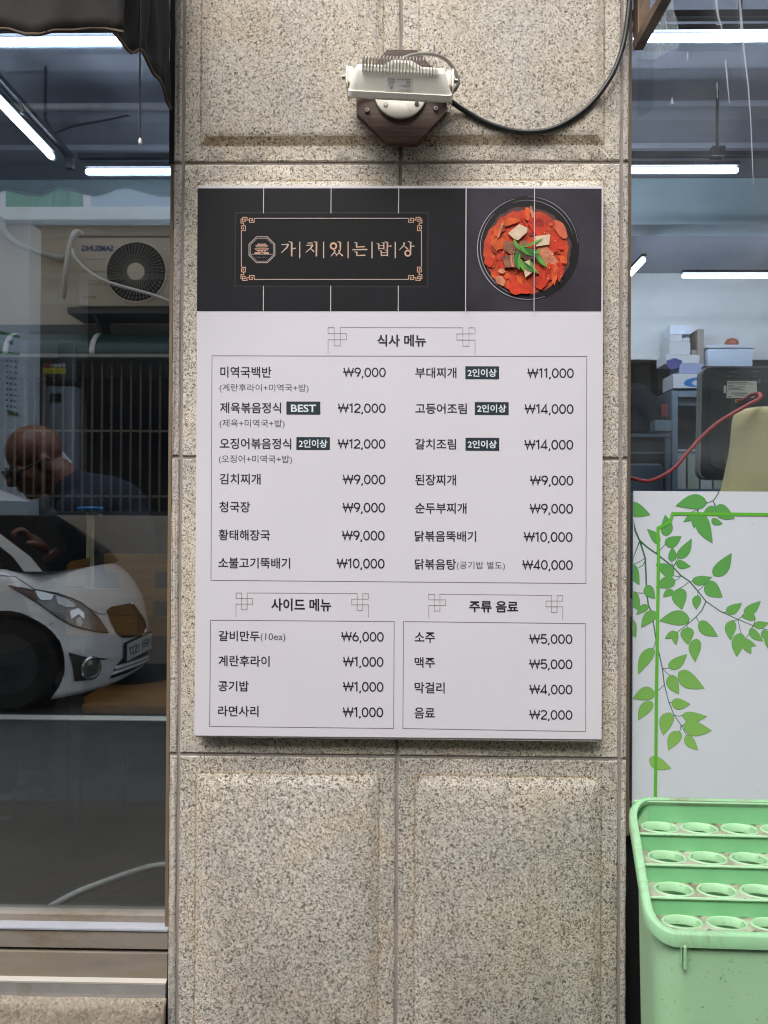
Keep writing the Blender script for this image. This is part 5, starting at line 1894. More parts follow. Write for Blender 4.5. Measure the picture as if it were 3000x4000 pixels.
# forearm and hand before the chest, holding the bowl edge
SH_F = NB + Vector((0.10, -0.17, -0.085))                 # near shoulder
SH_B = NB + Vector((0.03, 0.20, -0.09))
HND = prj(118, 2100, YM - 0.14)
EL_F = HND + Vector((0.17, 0.10, -0.22))
WR = HND + Vector((0.050, 0.028, -0.050))
b.tube([EL_F, EL_F.lerp(WR, 0.4), WR], [0.042, 0.040, 0.028], 14, 4)
pd = (HND - WR).normalized()
ps = pd.cross(Vector((0, 0, 1))).normalized()
pu = ps.cross(pd)
prt = Matrix((ps, pd, pu)).transposed()
b.ball(WR + pd * 0.045, (0.040, 0.050, 0.019), 18, 12, rot=prt)
for i, (L_, o_) in enumerate(((0.070, -0.029), (0.078, -0.010), (0.072, 0.010), (0.058, 0.028))):
    k0 = WR + pd * 0.080 + ps * o_
    k1 = k0 + pd * L_ * 0.42 + pu * 0.004
    k2 = k1 + pd * L_ * 0.16 - pu * L_ * 0.34
    k3_ = k2 - pd * L_ * 0.22 - pu * L_ * 0.16
    b.tube([k0 - pd * 0.015, k0, k1, k2, k3_], [0.010, 0.0098, 0.0092, 0.0085, 0.0072], 10, 3)
b.tube([WR + pd * 0.025 - ps * 0.030, WR + pd * 0.050 - ps * 0.050 - pu * 0.008, WR + pd * 0.078 - ps * 0.046 - pu * 0.022], [0.0125, 0.0115, 0.009], 10, 3)
body = remeshed('body', b, M_SKIN, man, 0.0042, 5)
# far arm and hand resting on the table
b = MB()
PEL = Vector((HC.x + 0.34, YM + 0.05, FLOOR + 0.50))
b.ball(PEL, (0.17, 0.19, 0.13), 20, 12)
b.tube([PEL + Vector((-0.01, 0, 0.05)), PEL.lerp(NB, 0.45) + Vector((0.075, 0, 0.03)), NB.lerp(PEL, 0.22) + Vector((0.065, 0, 0.03)), NB + Vector((0.015, 0, -0.035))], [0.155, 0.165, 0.150, 0.075], 22, 5)
b.ball(NB + Vector((0.125, 0.03, -0.055)), (0.135, 0.19, 0.115), 20, 12)
b.tube([NB + Vector((-0.038, -0.012, 0.022)), NB + Vector((-0.005, -0.005, 0.008)), NB + Vector((0.03, 0.0, -0.012)), NB + Vector((0.10, 0.02, -0.05))], [0.073, 0.082, 0.096, 0.13], 20, 3)
for S_ in (SH_F, SH_B):
    b.ball(S_, (0.075, 0.075, 0.08), 16, 10)
    b.tube([S_, NB + Vector((0.03, 0, -0.05))], [0.075, 0.07], 14, 1)
b.tube([SH_F, SH_F.lerp(EL_F, 0.5) + Vector((0.02, -0.015, 0)), EL_F, EL_F.lerp(WR, 0.5), EL_F.lerp(WR, 0.93)], [0.072, 0.062, 0.056, 0.050, 0.036], 14, 4)
EL_B = SH_B + Vector((-0.10, 0.05, -0.25))
WB = EL_B + Vector((-0.20, -0.06, -0.02))
b.tube([SH_B, SH_B.lerp(EL_B, 0.5) + Vector((0.02, 0.015, 0)), EL_B, WB], [0.072, 0.060, 0.052, 0.040], 14, 4)
shirt = remeshed('knit_top', b, M_NAVY, man, 0.010, 6)
b = MB()
b.tube([WB + Vector((0.02, 0, 0)), WB + Vector((-0.04, -0.01, -0.005))], [0.028, 0.026], 12, 1)
b.ball(WB + Vector((-0.075, -0.015, -0.012)), (0.045, 0.038, 0.018), 14, 10)
for i, o_ in enumerate((-0.028, -0.009, 0.010, 0.027)):
    k0 = WB + Vector((-0.105, -0.015 + o_, -0.010))
    b.tube([k0, k0 + Vector((-0.03, 0, -0.004)), k0 + Vector((-0.055 - 0.006 * (1.5 - abs(i - 1.5)), 0, -0.018))], [0.0095, 0.009, 0.0075], 8, 3)
b.tube([WB + Vector((-0.05, -0.045, -0.01)), WB + Vector((-0.085, -0.065, -0.014))], [0.011, 0.009], 8, 1)
remeshed('hand', b, M_SKIN, man, 0.005, 3)
# legs under the table
b = MB()
for s in (-1, 1):
    hip = PEL + Vector((-0.02, s * 0.10, -0.02))
    kn = hip + Vector((-0.40, s * 0.03, 0.0))
    ank = Vector((kn.x + 0.02, kn.y - 0.02, FLOOR + 0.09))
    b.tube([hip, hip.lerp(kn, 0.5), kn, kn.lerp(ank, 0.45), ank], [0.088, 0.080, 0.066, 0.060, 0.052], 16, 4)
remeshed('trousers', b, M_TROUS, man, 0.012, 5)
for s in (-1, 1):
    b = MB()
    an = Vector((PEL.x - 0.40, PEL.y + s * 0.13 - 0.02, FLOOR))
    b.ball(an + Vector((-0.07, 0, 0.035)), (0.135, 0.047, 0.036), 20, 12)
    b.ball(an + Vector((0.01, 0, 0.06)), (0.052, 0.043, 0.052), 16, 10)
    b.box(an + Vector((-0.20, -0.040, 0.001)), an + Vector((0.055, 0.040, 0.016)), 0.006)
    remeshed('shoe', b, mat('brown_leather', '#4a2a20', 0.4, 0.15, 14), man, 0.006, 3)
# black spectacles
b = MB()
for s in (-1, 1):
    ringp = [HP(0.106 - 0.010 * abs(math.cos(a)), s * 0.033 + 0.026 * math.cos(a), -0.018 + 0.0195 * math.sin(a)) for a in [2 * math.pi * i / 20 for i in range(21)]]
    b.tube(ringp, 0.0048, 8, 1)
    b.tube([HP(0.094, s * 0.059, -0.012), HP(0.05, s * 0.079, -0.006), HP(0.0, s * 0.086, -0.002), HP(-0.014, s * 0.086, -0.016)], [0.0055, 0.0046, 0.0036, 0.003], 8, 4)
b.tube([HP(0.106, -0.009, -0.014), HP(0.112, 0, -0.012), HP(0.106, 0.009, -0.014)], 0.003, 8, 3)
b.build('spectacles', M_BLACK, man, smooth=60)
# white collar standing behind the neck
b = MB()
cl = [prj(203, 1692, 1.02), prj(216, 1690, 1.02), prj(218, 1735, 1.03), prj(232, 1755, 1.04), prj(280, 1808, 1.06), prj(232, 1798, 1.03), prj(222, 1770, 1.02), prj(206, 1740, 1.01)]
b.prism(cl, (0.0, 0.012, 0))
b.build('white_collar', mat('white_cloth', '#d8dbe2', 0.85, 0.04, 20), man, smooth=0)
# brows
b = MB()
for s in (-1, 1):
    b.tube([HP(0.097, s * 0.014, 0.004), HP(0.094, s * 0.032, 0.009), HP(0.080, s * 0.052, 0.004)], [0.0032, 0.0036, 0.002], 6, 3)
b.build('eyebrows', mat('dark_hair', '#231e1b', 0.8), man, smooth=60)

# ================================================================ things inside, right
# wall at the back with a dark kitchen opening below
YBW = 4.585
zk = prj(2700, 1405, YBW).z
b = MB()
b.box((0.2, YBW - 0.10, FLOOR + 0.001), (3.19, YBW - 0.002, zk))
o = b.build('dark_panelling', mat('dark_panel', '#24282b', 0.6, 0.2, 3), smooth=0)  # dark colour stands in for the shade of the kitchen opening
tag(o, 'dark panelling along the foot of the back wall on the right', 'wall panelling')
# near-black sheet standing in for the shade of the back room
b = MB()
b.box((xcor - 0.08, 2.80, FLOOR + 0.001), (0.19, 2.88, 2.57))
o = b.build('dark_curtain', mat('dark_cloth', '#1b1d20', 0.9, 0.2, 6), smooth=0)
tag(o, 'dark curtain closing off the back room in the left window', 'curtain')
M_TEAL = mat('teal_pane', '#a8cfcb', 0.4, 0.06, 3)  # pale teal stands in for window light in the panes
bw = thing('back_window', 'pair of pale teal panes in a dark frame at the back of the kitchen', 'window', prj(2560, 1470, YBW - 0.11))
for xa, xb, ya, yb in ((2455, 2541, 1428, 1515), (2572, 2630, 1428, 1528)):
    b = MB()
    b.prism([prj(xa, ya, YBW - 0.115), prj(xb, ya, YBW - 0.115), prj(xb, yb, YBW - 0.115), prj(xa, yb, YBW - 0.115)], (0, 0.008, 0))
    b.build('pane', M_TEAL, bw, smooth=0)
b = MB()
b.prism([prj(2440, 1418, YBW - 0.106), prj(2645, 1418, YBW - 0.106), prj(2645, 1538, YBW - 0.106), prj(2440, 1538, YBW - 0.106)], (0, 0.005, 0))
b.build('frame', M_BLACK, bw, smooth=0)
# shelf ledge carrying boxes
ySh = 3.4
zs_ = prj(2700, 1425, ySh).z
fr = thing('drinks_fridge', 'grey-framed drinks fridge with a glass door behind the red cable', 'fridge', (prj(2690, 1700, 3.2).x, 3.2, FLOOR))
fx0, fx1, fz1 = prj(2626, 1700, 3.2).x, prj(2626, 1700, 3.2).x + 0.62, prj(2700, 1520, 3.2).z
b = MB()
b.box((fx0, 3.24, FLOOR + 0.001), (fx0 + 0.05, 3.85, fz1), 0.004)
b.box((fx1 - 0.05, 3.24, FLOOR + 0.001), (fx1, 3.85, fz1), 0.004)
b.box((fx0 + 0.0505, 3.80, FLOOR + 0.001), (fx1 - 0.0505, 3.85, fz1))
b.box((fx0 + 0.0505, 3.24, fz1 - 0.10), (fx1 - 0.0505, 3.799, fz1 - 0.001), 0.003)
b.box((fx0 + 0.0505, 3.24, FLOOR + 0.001), (fx1 - 0.0505, 3.799, FLOOR + 0.25), 0.003)
b.build('cabinet', mat('fridge_grey', '#59636b', 0.4, 0.06, 4), fr, smooth=0)
b = MB()
Mfg = mat('fridge_frame', '#7b8a95', 0.4, 0.05, 5)
b.box((fx0, 3.20, FLOOR + 0.26), (fx0 + 0.035, 3.238, fz1 - 0.01), 0.003)
b.box((fx1 - 0.035, 3.20, FLOOR + 0.26), (fx1, 3.238, fz1 - 0.01), 0.003)
b.box((fx0 + 0.0352, 3.20, fz1 - 0.05), (fx1 - 0.0352, 3.238, fz1 - 0.01), 0.003)
b.box((fx0 + 0.0352, 3.20, FLOOR + 0.26), (fx1 - 0.0352, 3.238, FLOOR + 0.31), 0.003)
dr = b.build('door', Mfg, fr, smooth=0)
for zz in (0.75, 1.05, 1.38, 1.62):
    b = MB()
    b.box((fx0 + 0.052, 3.30, zz), (fx1 - 0.052, 3.78, zz + 0.012))
    b.build('shelf', Mfg, fr, smooth=0)
Mcart = [mat('carton_white', '#cfd0c6', 0.6, 0.06), mat('carton_pale', '#b9bfa8', 0.6, 0.1)]
for i in range(4):
    b = MB()
    xx = fx0 + 0.055 + i * 0.082
    b.box((xx, 3.31, 1.3925), (xx + 0.07, 3.42, prj(2690, 1755, 3.31).z), 0.002)
    o = b.build('carton', Mcart[i % 2], smooth=0)
    tag(o, 'pale upright carton in the row on the drinks fridge shelf', 'carton', 'cartons in the drinks fridge')
for i in range(7):
    b = MB()
    xx = fx0 + 0.085 + i * 0.075
    b.lathe([(0.026, 0), (0.028, 0.01), (0.028, 0.13), (0.011, 0.18), (0.011, 0.21)], (xx, 3.36, 1.0625), (0, 0, 1), 12)
    o = b.build('bottle', mat('bottle_green', '#2c4a3c', 0.2, 0.1) if i % 2 else mat('bottle_dark', '#3a2d24', 0.2, 0.1), smooth=50)
    tag(o, 'small dark bottle standing inside the drinks fridge', 'bottle', 'bottles in the drinks fridge')
# boxes piled on top of the fridge
M_BOXW = mat('white_carton', '#d8d8d6', 0.7, 0.06, 6)
M_BLUEP = mat('blue_print', '#2c78be', 0.5, 0.08)
M_PURP = mat('purple_print', '#5a5690', 0.6, 0.15, 12)
zc = fz1 + 0.001


def carton(sx0, sx1, sy0, sy1, y, dep, label, m=M_BOXW, name='cardboard_box', deco=None, grp='boxes piled above the drinks fridge'):
    p0, p1 = prj(sx0, sy1, y), prj(sx1, sy0, y)
    r_ = thing(name, label, 'box', ((p0.x + p1.x) / 2, y + dep / 2, p0.z), grp)
    b = MB()
    b.box((p0.x, y, p0.z), (p1.x, y + dep, p1.z), 0.002)
    b.build('carton', m, r_, smooth=0)
    if deco:
        deco(r_, y - 0.0012)
    return r_


K6 = 0.45214
Q6 = lambda x, y, d: prj(2400 + x * K6, 1000 + y * K6, d)


def swirl(r_, y):
    b = MB()
    b.flat([Q6(*p, y) for p in ((742, 1045), (680, 1052), (620, 1070), (598, 1098), (610, 1118), (660, 1130), (735, 1136), (690, 1115), (665, 1100), (690, 1075), (742, 1068))])
    b.build('blue_swirl', M_BLUEP, r_, smooth=0)


def bag(r_, y):
    b = MB()
    b.flat([Q6(*p, y) for p in ((448, 905), (520, 880), (590, 905), (560, 960), (490, 985), (455, 950))])
    b.build('purple_patch', M_PURP, r_, smooth=0)


carton(2630, 2790, 1460, 1516, 3.20, 0.20, 'white box with a big blue swirl on top of the drinks fridge', deco=swirl)
carton(2654, 2748, 1421, 1459, 3.22, 0.18, 'pale lilac box just above the box with the blue swirl', mat('lilac_carton', '#a9aecb', 0.7, 0.08, 9))
carton(2601, 2733, 1386, 1420, 3.22, 0.18, 'wide white box with a purple patch in the pile on the fridge', deco=bag)
carton(2615, 2697, 1336, 1385, 3.24, 0.16, 'plain white box below the top of the pile on the fridge', mat('cream_carton', '#d6d4d2', 0.7, 0.06, 9))
carton(2617, 2664, 1306, 1335, 3.24, 0.15, 'small white packet in the pile left of a bigger packet', M_BOXW)
carton(2666, 2694, 1320, 1335, 3.24, 0.15, 'tiny white packet at the right side of the pile on the fridge', M_BOXW)
carton(2618, 2698, 1269, 1305, 3.25, 0.15, 'topmost clear-wrapped white box of the pile on the fridge', mat('wrapped_white', '#dfe2ea', 0.25, 0.08, 20))
# white crates on the shelf to the right
b = MB()
zsh = prj(2850, 1432, 3.2).z
b.box((prj(2745, 1432, 3.2).x, 3.18, zsh - 0.03), (3.1, 3.70, zsh - 0.001))
o = b.build('wall_shelf', M_TRACK, smooth=0)
tag(o, 'dark shelf under the white foam box at the back on the right', 'shelf')
fb = thing('foam_box', 'white foam box with a lid standing on the dark shelf', 'foam box', prj(2850, 1430, 3.3))
p0, p1 = prj(2764, 1431, 3.22), prj(2942, 1354, 3.22)
b = MB()
b.box((p0.x, 3.22, zsh), (p1.x, 3.40, p1.z - 0.012), 0.01)
b.build('body', mat('foam_blue_white', '#cdd6e2', 0.7, 0.04, 9), fb, smooth=30)
b = MB()
b.box((p0.x - 0.012, 3.21, p1.z - 0.0115), (p1.x + 0.012, 3.41, p1.z + 0.012), 0.008)
b.build('lid', mat('foam_white', '#d9d9dc', 0.7, 0.04, 9), fb, smooth=30)
p = prj(2858, 1338, 3.30)
b = MB()
b.ball((p.x, 3.30, p1.z + 0.040), (0.042, 0.04, 0.030), 14, 10)
b.box((p.x + 0.01, 3.63, p1.z + 0.0105), (p.x + 0.07, 3.67, p1.z + 0.10), 0.004, rot=Matrix.Rotation(0.6, 3, 'Y'))
o = b.build('fruit_bag', mat('orange_bag', '#b86a52', 0.6, 0.2, 30), smooth=40)
tag(o, 'small orange packet lying on the foam box lid', 'packet')
p0 = prj(2725, 1350, 3.25)
b = MB()
b.box((p0.x, 3.25, zsh), (p0.x + 0.04, 3.40, prj(2725, 1285, 3.25).z), 0.003)
b.box((p0.x - 0.035, 3.26, zsh), (p0.x - 0.001, 3.39, prj(2725, 1365, 3.25).z), 0.003)
o = b.build('tan_box', mat('tan_carton', '#a79a8c', 0.7, 0.08, 9), smooth=0)
tag(o, 'tan upright box between the pile and the foam box', 'box')
# dark coat hanging, small screen, kitchen unit at the far left of the right window
b = MB()
pts = [Q6(x, y, 3.0) for x, y in ((150, 1100), (205, 1095), (260, 1110), (305, 1150), (340, 1195), (420, 1260), (440, 1400), (330, 1440), (330, 1500), (150, 1520))]
b.prism(pts, (0, 0.16, 0))
o = b.build('hanging_coat', mat('black_coat', '#15181c', 0.9, 0.2, 20), smooth=0)
tag(o, 'black coat hanging before the teal panes', 'coat')
b = MB()
b.prism([Q6(405, 1280, 2.97), Q6(462, 1280, 2.97), Q6(465, 1380, 2.97), Q6(410, 1390, 2.97)], (0, 0.02, 0))
o = b.build('red_packet', mat('red_packet', '#7a2c2a', 0.6, 0.15, 30), smooth=0)
tag(o, 'small dark red packet by the black coat', 'packet')
b = MB()
b.prism([Q6(352, 1415, 2.9), Q6(498, 1420, 2.9), Q6(498, 1510, 2.9), Q6(352, 1510, 2.9)], (0, 0.25, 0))
o = b.build('grey_box', mat('grey_box', '#6d7982', 0.5, 0.08), smooth=0)
tag(o, 'grey box on top of the kitchen cabinet', 'box')
kc = thing('kitchen_cabinet', 'dark kitchen cabinet with a grey frame behind the lower end of the red cable', 'cabinet', (Q6(300, 1700, 2.6).x, 2.7, FLOOR))
b = MB()
x0, x1 = Q6(140, 1700, 2.6).x, Q6(490, 1700, 2.6).x
zt1 = Q6(300, 1535, 2.6).z
b.box((x0 - 0.3, 2.64, FLOOR + 0.001), (x1 - 0.01, 3.15, zt1 - 0.002))
b.build('carcass', mat('cabinet_black', '#1e2226', 0.45, 0.15, 5), kc, smooth=0)
b = MB()
b.box((x0 - 0.3, 2.60, zt1 - 0.02), (x1, 2.638, zt1), 0.003)
b.box((x1 - 0.03, 2.60, FLOOR + 0.001), (x1, 2.638, zt1 - 0.0205), 0.003)
b.build('frame', mat('cabinet_frame', '#5d6a72', 0.4, 0.08), kc, smooth=0)
b = MB()
b.box((x0 - 0.3, 2.61, Q6(300, 1690, 2.6).z - 0.012), (x1 - 0.031, 2.637, Q6(300, 1690, 2.6).z), 0.002)
b.build('shelf', MC['cabinet_frame'], kc, smooth=0)
b = MB()
p0, p1 = Q6(140, 2040, 2.3), Q6(432, 1792, 2.3)
b.box((p0.x - 0.2, 2.3, FLOOR + 0.62), (p1.x, 2.55, p1.z), 0.02)
o = b.build('slate_bin', mat('slate_plastic', '#46505b', 0.5, 0.06, 5), smooth=30)
tag(o, 'dark slate tub behind the lowest bend of the red cable', 'tub')

# monitor seen from behind
mon = thing('monitor', 'black monitor seen from the back with a white rating label', 'monitor', (1.05, 0.45, 0.95))
K8 = 0.27132
Q8 = lambda x, y, d: prj(2650 + x * K8, 1350 + y * K8, d)
YMo = 0.46
mx1 = Q8(345, 320, YMo).x + 0.56
c_ = [Q8(330, 300, YMo), Vector((mx1, YMo, Q8(1290, 290, YMo).z)), Vector((mx1, YMo, Q8(1290, 1950, YMo).z)), Q8(298, 1925, YMo)]


def rounded(quad, r, n=6):
    out = []
    for i in range(4):
        p = quad[i]
        a, c = (quad[i - 1] - p).normalized(), (quad[(i + 1) % 4] - p).normalized()
        for k in range(n + 1):
            q = k / n
            out.append(p + a * r * (1 - q) ** 2 + c * r * q ** 2)
    return out


b = MB()
b.prism([p + Vector((0, 0.004, 0)) for p in rounded(c_, 0.028)], (0, 0.028, 0))
b.build('bezel', mat('grey_bezel', '#8f928e', 0.4, 0.05), mon, smooth=0)
cc = sum(c_, Vector((0, 0, 0))) / 4
c2 = [p + (cc - p).normalized() * 0.005 for p in c_]
b = MB()
b.prism(rounded(c2, 0.026), (0, 0.0038, 0))
c3 = [Q8(445, 460, YMo), Vector((mx1 - 0.03, YMo, Q8(1290, 450, YMo).z)), Vector((mx1 - 0.03, YMo, Q8(1290, 1800, YMo).z)), Q8(420, 1780, YMo)]
b.prism([p + Vector((0, -0.010, 0)) for p in rounded(c3, 0.04)], (0, 0.0098, 0))
cas = b.build('rear_casing', mat('monitor_black', '#23282a', 0.5, 0.12, 9, 0.1, 260), mon, smooth=0)
Ym = YMo - 0.0104
b = MB()
b.prism([Q8(x, y, Ym - 0.0006) for x, y in ((705, 508), (1130, 508), (1132, 690), (1085, 752), (692, 755))], (0, 0.0005, 0), 0)
b.prism([Q8(x, y, Ym - 0.0006) for x, y in ((655, 575), (690, 575), (686, 683), (652, 683))], (0, 0.0005, 0), 0)
for x0, x1, y in ((715, 1015, 528), (715, 800, 550), (815, 980, 553), (1020, 1085, 552), (718, 800, 575), (715, 960, 595), (720, 900, 617), (720, 950, 637), (712, 770, 735), (815, 960, 722)):
    b.prism([Q8(p[0], p[1], Ym - 0.0012) for p in ((x0, y - 4), (x1, y - 4), (x1, y + 4), (x0, y + 4))], (0, 0.0004, 0), 1)
for i in range(26):
    x = 762 + i * 9.2
    w_ = 2 + (i * 7 % 5)
    b.prism([Q8(p[0], p[1], Ym - 0.0012) for p in ((x, 676), (x + w_, 676), (x + w_, 704), (x, 704))], (0, 0.0004, 0), 1)
b.build('rating_label', [mat('label_paper', '#cfd0c4', 0.6, 0.03), mat('label_ink', '#3a3c3a', 0.6)], cas, smooth=0)
b = MB()
for x0, x1, y in ((740, 850, 377), (1045, 1165, 374), (695, 765, 438), (1070, 1135, 438)):
    b.prism([Q8(p[0], p[1], YMo - 0.0012 - (0.010 if y > 400 else 0)) for p in ((x0, y - 5), (x1, y - 5), (x1, y + 5), (x0, y + 5))], (0, 0.001, 0))
b.prism([Q8(p[0], p[1], Ym - 0.0012) for p in ((1148, 488), (1182, 488), (1182, 542), (1148, 542))], (0, 0.001, 0))
b.build('vent_slots', mat('vent_grey', '#6d716e', 0.5), cas, smooth=0)
b = MB()
b.prism([Q8(p[0], p[1], Ym - 0.004) for p in ((820, 770), (890, 770), (890, 828), (820, 828))], (0, 0.0035, 0))
b.build('plug', mat('yellow_plug', '#b08a3c', 0.5, 0.1), cas, smooth=0)
b = MB()
for q in (((668, 1540), (785, 1540), (785, 1565), (668, 1565)), ((668, 1665), (785, 1665), (785, 1700), (668, 1700)), ((668, 1566), (700, 1566), (700, 1664), (668, 1664)), ((755, 1566), (785, 1566), (785, 1664), (755, 1664))):
    b.prism([Q8(p[0], p[1], Ym - 0.004) for p in q], (0, 0.0035, 0))
b.build('cable_clip', mat('clip_grey', '#3c4443', 0.45), cas, smooth=0)
b = MB()
b.box((mx1 - 0.34, YMo + 0.006, 0.97), (mx1 - 0.22, YMo + 0.028, c_[2].z + 0.05), 0.004)
b.box((mx1 - 0.42, YMo - 0.06, 0.941), (mx1 - 0.14, YMo + 0.12, 0.968), 0.008)
b.build('stand', M_BLACK, mon, smooth=0)
ctab = thing('counter', 'low counter inside the right window under the monitor', 'counter', (1.3, 0.5, FLOOR))
b = MB()
b.box((0.62, 0.30, 0.90), (2.4, 0.85, 0.94), 0.004)
b.build('counter_top', M_TABLE, ctab, smooth=0)
for x in (0.66, 2.3):
    b = MB()
    b.box((x, 0.33, FLOOR + 0.001), (x + 0.06, 0.82, 0.899))
    b.build('side_panel', M_TABLE, ctab, smooth=0)
# chair back in pale cloth before the monitor
pch = thing('padded_chair', 'beige padded chair back close behind the right window', 'chair', (1.0, 0.28, FLOOR))
YCk = 0.20
edge_l = [(1290, 850), (1190, 858), (1090, 872), (1010, 892), (950, 920), (905, 975), (880, 1060), (868, 1200), (850, 1400), (825, 1560), (795, 1700), (765, 1850), (735, 1990), (705, 2090), (650, 2350), (600, 2700)]
lp_ = [Q8(*p, YCk) for p in edge_l]
xr2 = lp_[0].x + (lp_[0].x - lp_[6].x) * 1.1
pr_ = [Vector((2 * xr2 - p.x, p.y, p.z)) for p in lp_[::-1]]
ol = lp_ + pr_
b = MB()
n_ = len(lp_)
vs, fs = [], []
NU = 14
for i in range(n_):
    for k in range(NU + 1):
        q = k / NU
        p = lp_[i].lerp(Vector((2 * xr2 - lp_[i].x, lp_[i].y, lp_[i].z)), q)
        bul = 0.040 * math.sin(math.pi * q) ** 0.6 * min(1.0, i / 4)
        vs.append(p + Vector((0, 0.03 - bul, 0)))
for i in range(n_):
    for k in range(NU + 1):
        q = k / NU
        p = lp_[i].lerp(Vector((2 * xr2 - lp_[i].x, lp_[i].y, lp_[i].z)), q)
        vs.append(p + Vector((0, 0.045, 0)))
W_ = NU + 1
off = n_ * W_
for i in range(n_ - 1):
    for k in range(NU):
        fs.append([i * W_ + k, i * W_ + k + 1, (i + 1) * W_ + k + 1, (i + 1) * W_ + k])
        fs.append([off + i * W_ + k, off + (i + 1) * W_ + k, off + (i + 1) * W_ + k + 1, off + i * W_ + k + 1])
for i in range(n_ - 1):
    fs.append([i * W_, (i + 1) * W_, off + (i + 1) * W_, off + i * W_])
    fs.append([i * W_ + NU, off + i * W_ + NU, off + (i + 1) * W_ + NU, (i + 1) * W_ + NU])
for k in range(NU):
    fs.append([k, off + k, off + k + 1, k + 1])
    fs.append([(n_ - 1) * W_ + k, (n_ - 1) * W_ + k + 1, off + (n_ - 1) * W_ + k + 1, off + (n_ - 1) * W_ + k])
b.add(vs, fs)
zb_ = lp_[-1].z
b.build('backrest', mat('beige_cloth', '#cfc08e', 0.85, 0.06, 14, 0.25, 420), pch, smooth=60)
b = MB()
b.box((xr2 - 0.22, YCk + 0.05, FLOOR + 0.40), (xr2 + 0.22, YCk + 0.09, FLOOR + 0.47), 0.02)
b.build('seat_edge', MC['beige_cloth'], pch, smooth=40)
for x in (xr2 - 0.2, xr2 + 0.17):
    b = MB()
    b.box((x, YCk + 0.046, FLOOR + 0.001), (x + 0.03, YCk + 0.076, max(zb_ + 0.02, FLOOR + 0.40)), 0.004)
    b.build('leg', M_CHLEG, pch, smooth=0)
# red cable
b = MB()
b.tube([prj(2420, 1850, 0.14), prj(2455, 1864, 0.14), prj(2480, 1871, 0.14), prj(2520, 1880, 0.145), prj(2560, 1872, 0.15), prj(2605, 1850, 0.155), prj(2640, 1822, 0.16), prj(2680, 1775, 0.165), prj(2740, 1708, 0.17), prj(2800, 1655, 0.17), prj(2860, 1617, 0.172), prj(2920, 1583, 0.175), prj(2958, 1562, 0.19), prj(2972, 1548, 0.215), prj(2962, 1537, 0.25), prj(2935, 1543, 0.30), prj(2908, 1560, 0.38), prj(2885, 1566, 0.44)], 0.0046, 12, 6)
o = b.build('red_cable', mat('red_cable', '#b23a36', 0.45, 0.1, 20), smooth=60)
tag(o, 'red cable hanging in a curve from the back of the monitor', 'cable')

# ================================================================ across the lane (seen mirrored in the left window)
YV = 4.9                                           # depth of the opposite wall in the mirror
rp2 = lambda sx, sy, yv: mir(prj(sx, sy, yv))       # photo pixel of a mirrored thing -> where it really stands
yw = 2 * GLASS_Y - YV
M_OPP = mat('opposite_render', '#b9ae9c', 0.9, 0.10, 2.5, 0.2, 120, dirt='#8f8473', dirt_at=0.60)
M_LOWW = mat('low_wall_render', '#a39a8c', 0.9, 0.12, 2.5, 0.2, 120, dirt='#7f776a', dirt_at=0.58)
M_VOID = mat('dark_yard', '#1a1b1d', 0.95, 0.2, 3)  # near-black colour stands in for the shade inside yard and fan well
M_WHITEF = mat('white_frame', '#dfe2e4', 0.45, 0.04)
zz_ = lambda sy, yv=YV: prj(400, sy, yv).z
opp = thing('opposite_house', 'pale rendered house across the lane, mirrored in the left window', 'house', (-3, yw - 1.5, 0))
zsill = zz_(875)
zcan = zz_(1268)
b = MB()
b.box((-9, yw - 3.2, zcan), (0.6, yw, 4.4))
b.build('wall', M_OPP, opp, smooth=0)
b = MB()
b.box((-9.1, yw - 3.3, 4.401), (0.7, yw + 0.2, 4.5))
b.build('roof', mat('roof_edge', '#6a6660', 0.8), opp, smooth=0)
b = MB()
b.box((-9, yw - 3.2, -0.01), (-5.6, yw - 0.002, zcan - 0.001))
b.build('side_wall', M_OPP, opp, smooth=0)
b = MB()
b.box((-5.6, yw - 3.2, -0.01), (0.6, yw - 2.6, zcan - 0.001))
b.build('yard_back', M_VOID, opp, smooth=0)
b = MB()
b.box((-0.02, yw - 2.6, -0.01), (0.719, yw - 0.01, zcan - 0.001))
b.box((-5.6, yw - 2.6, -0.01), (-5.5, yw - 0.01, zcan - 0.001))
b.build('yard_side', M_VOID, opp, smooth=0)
# window with a green curtain, its frame and sill
wd = MB()
wx0, wx1 = rp2(22, 800, YV).x, rp2(900, 800, YV).x
wd.box((wx0 - 1.2, yw + 0.001, zz_(822) + 0.001), (wx1, yw + 0.030, zz_(822) + 0.45))
wf = wd.build('window', M_WHITEF, opp, smooth=0)
b = MB()
b.box((rp2(30, 800, YV).x, yw + 0.0305, zz_(815)), (rp2(330, 800, YV).x, yw + 0.036, zz_(815) + 0.38))
t = NT('green_curtain')
cv = t.noise(1.0, 3, 0.6, 0.3, vec=t.coord((26, 1, 0.6)))
t.bsdf(t.ramp(cv, [(0.3, lin('#2c5a40')), (0.5, lin('#5d9a72')), (0.62, lin('#3c6b50')), (0.75, lin('#9cc4a8'))]), 0.15)
b.build('green_curtain', t.m, wf, smooth=0)
b = MB()
b.box((rp2(362, 800, YV).x, yw + 0.0445, zz_(826)), (wx1 - 0.04, yw + 0.048, zz_(826) + 0.37))
b.build('pane', mat('pale_blue_pane', '#a9b8cc', 0.12, 0.06, 2), wf, smooth=0)
b = MB()
b.box((rp2(333, 800, YV).x, yw + 0.0302, zz_(845)), (wx1, yw + 0.044, zz_(845) + 0.46))
b.build('sash', M_WHITEF, wf, smooth=0)
b = MB()
b.box((wx0 - 1.25, yw + 0.001, zsill), (wx1 + 0.05, yw + 0.10, zz_(824)), 0.006)
b.build('sill', M_WHITEF, wf, smooth=0)
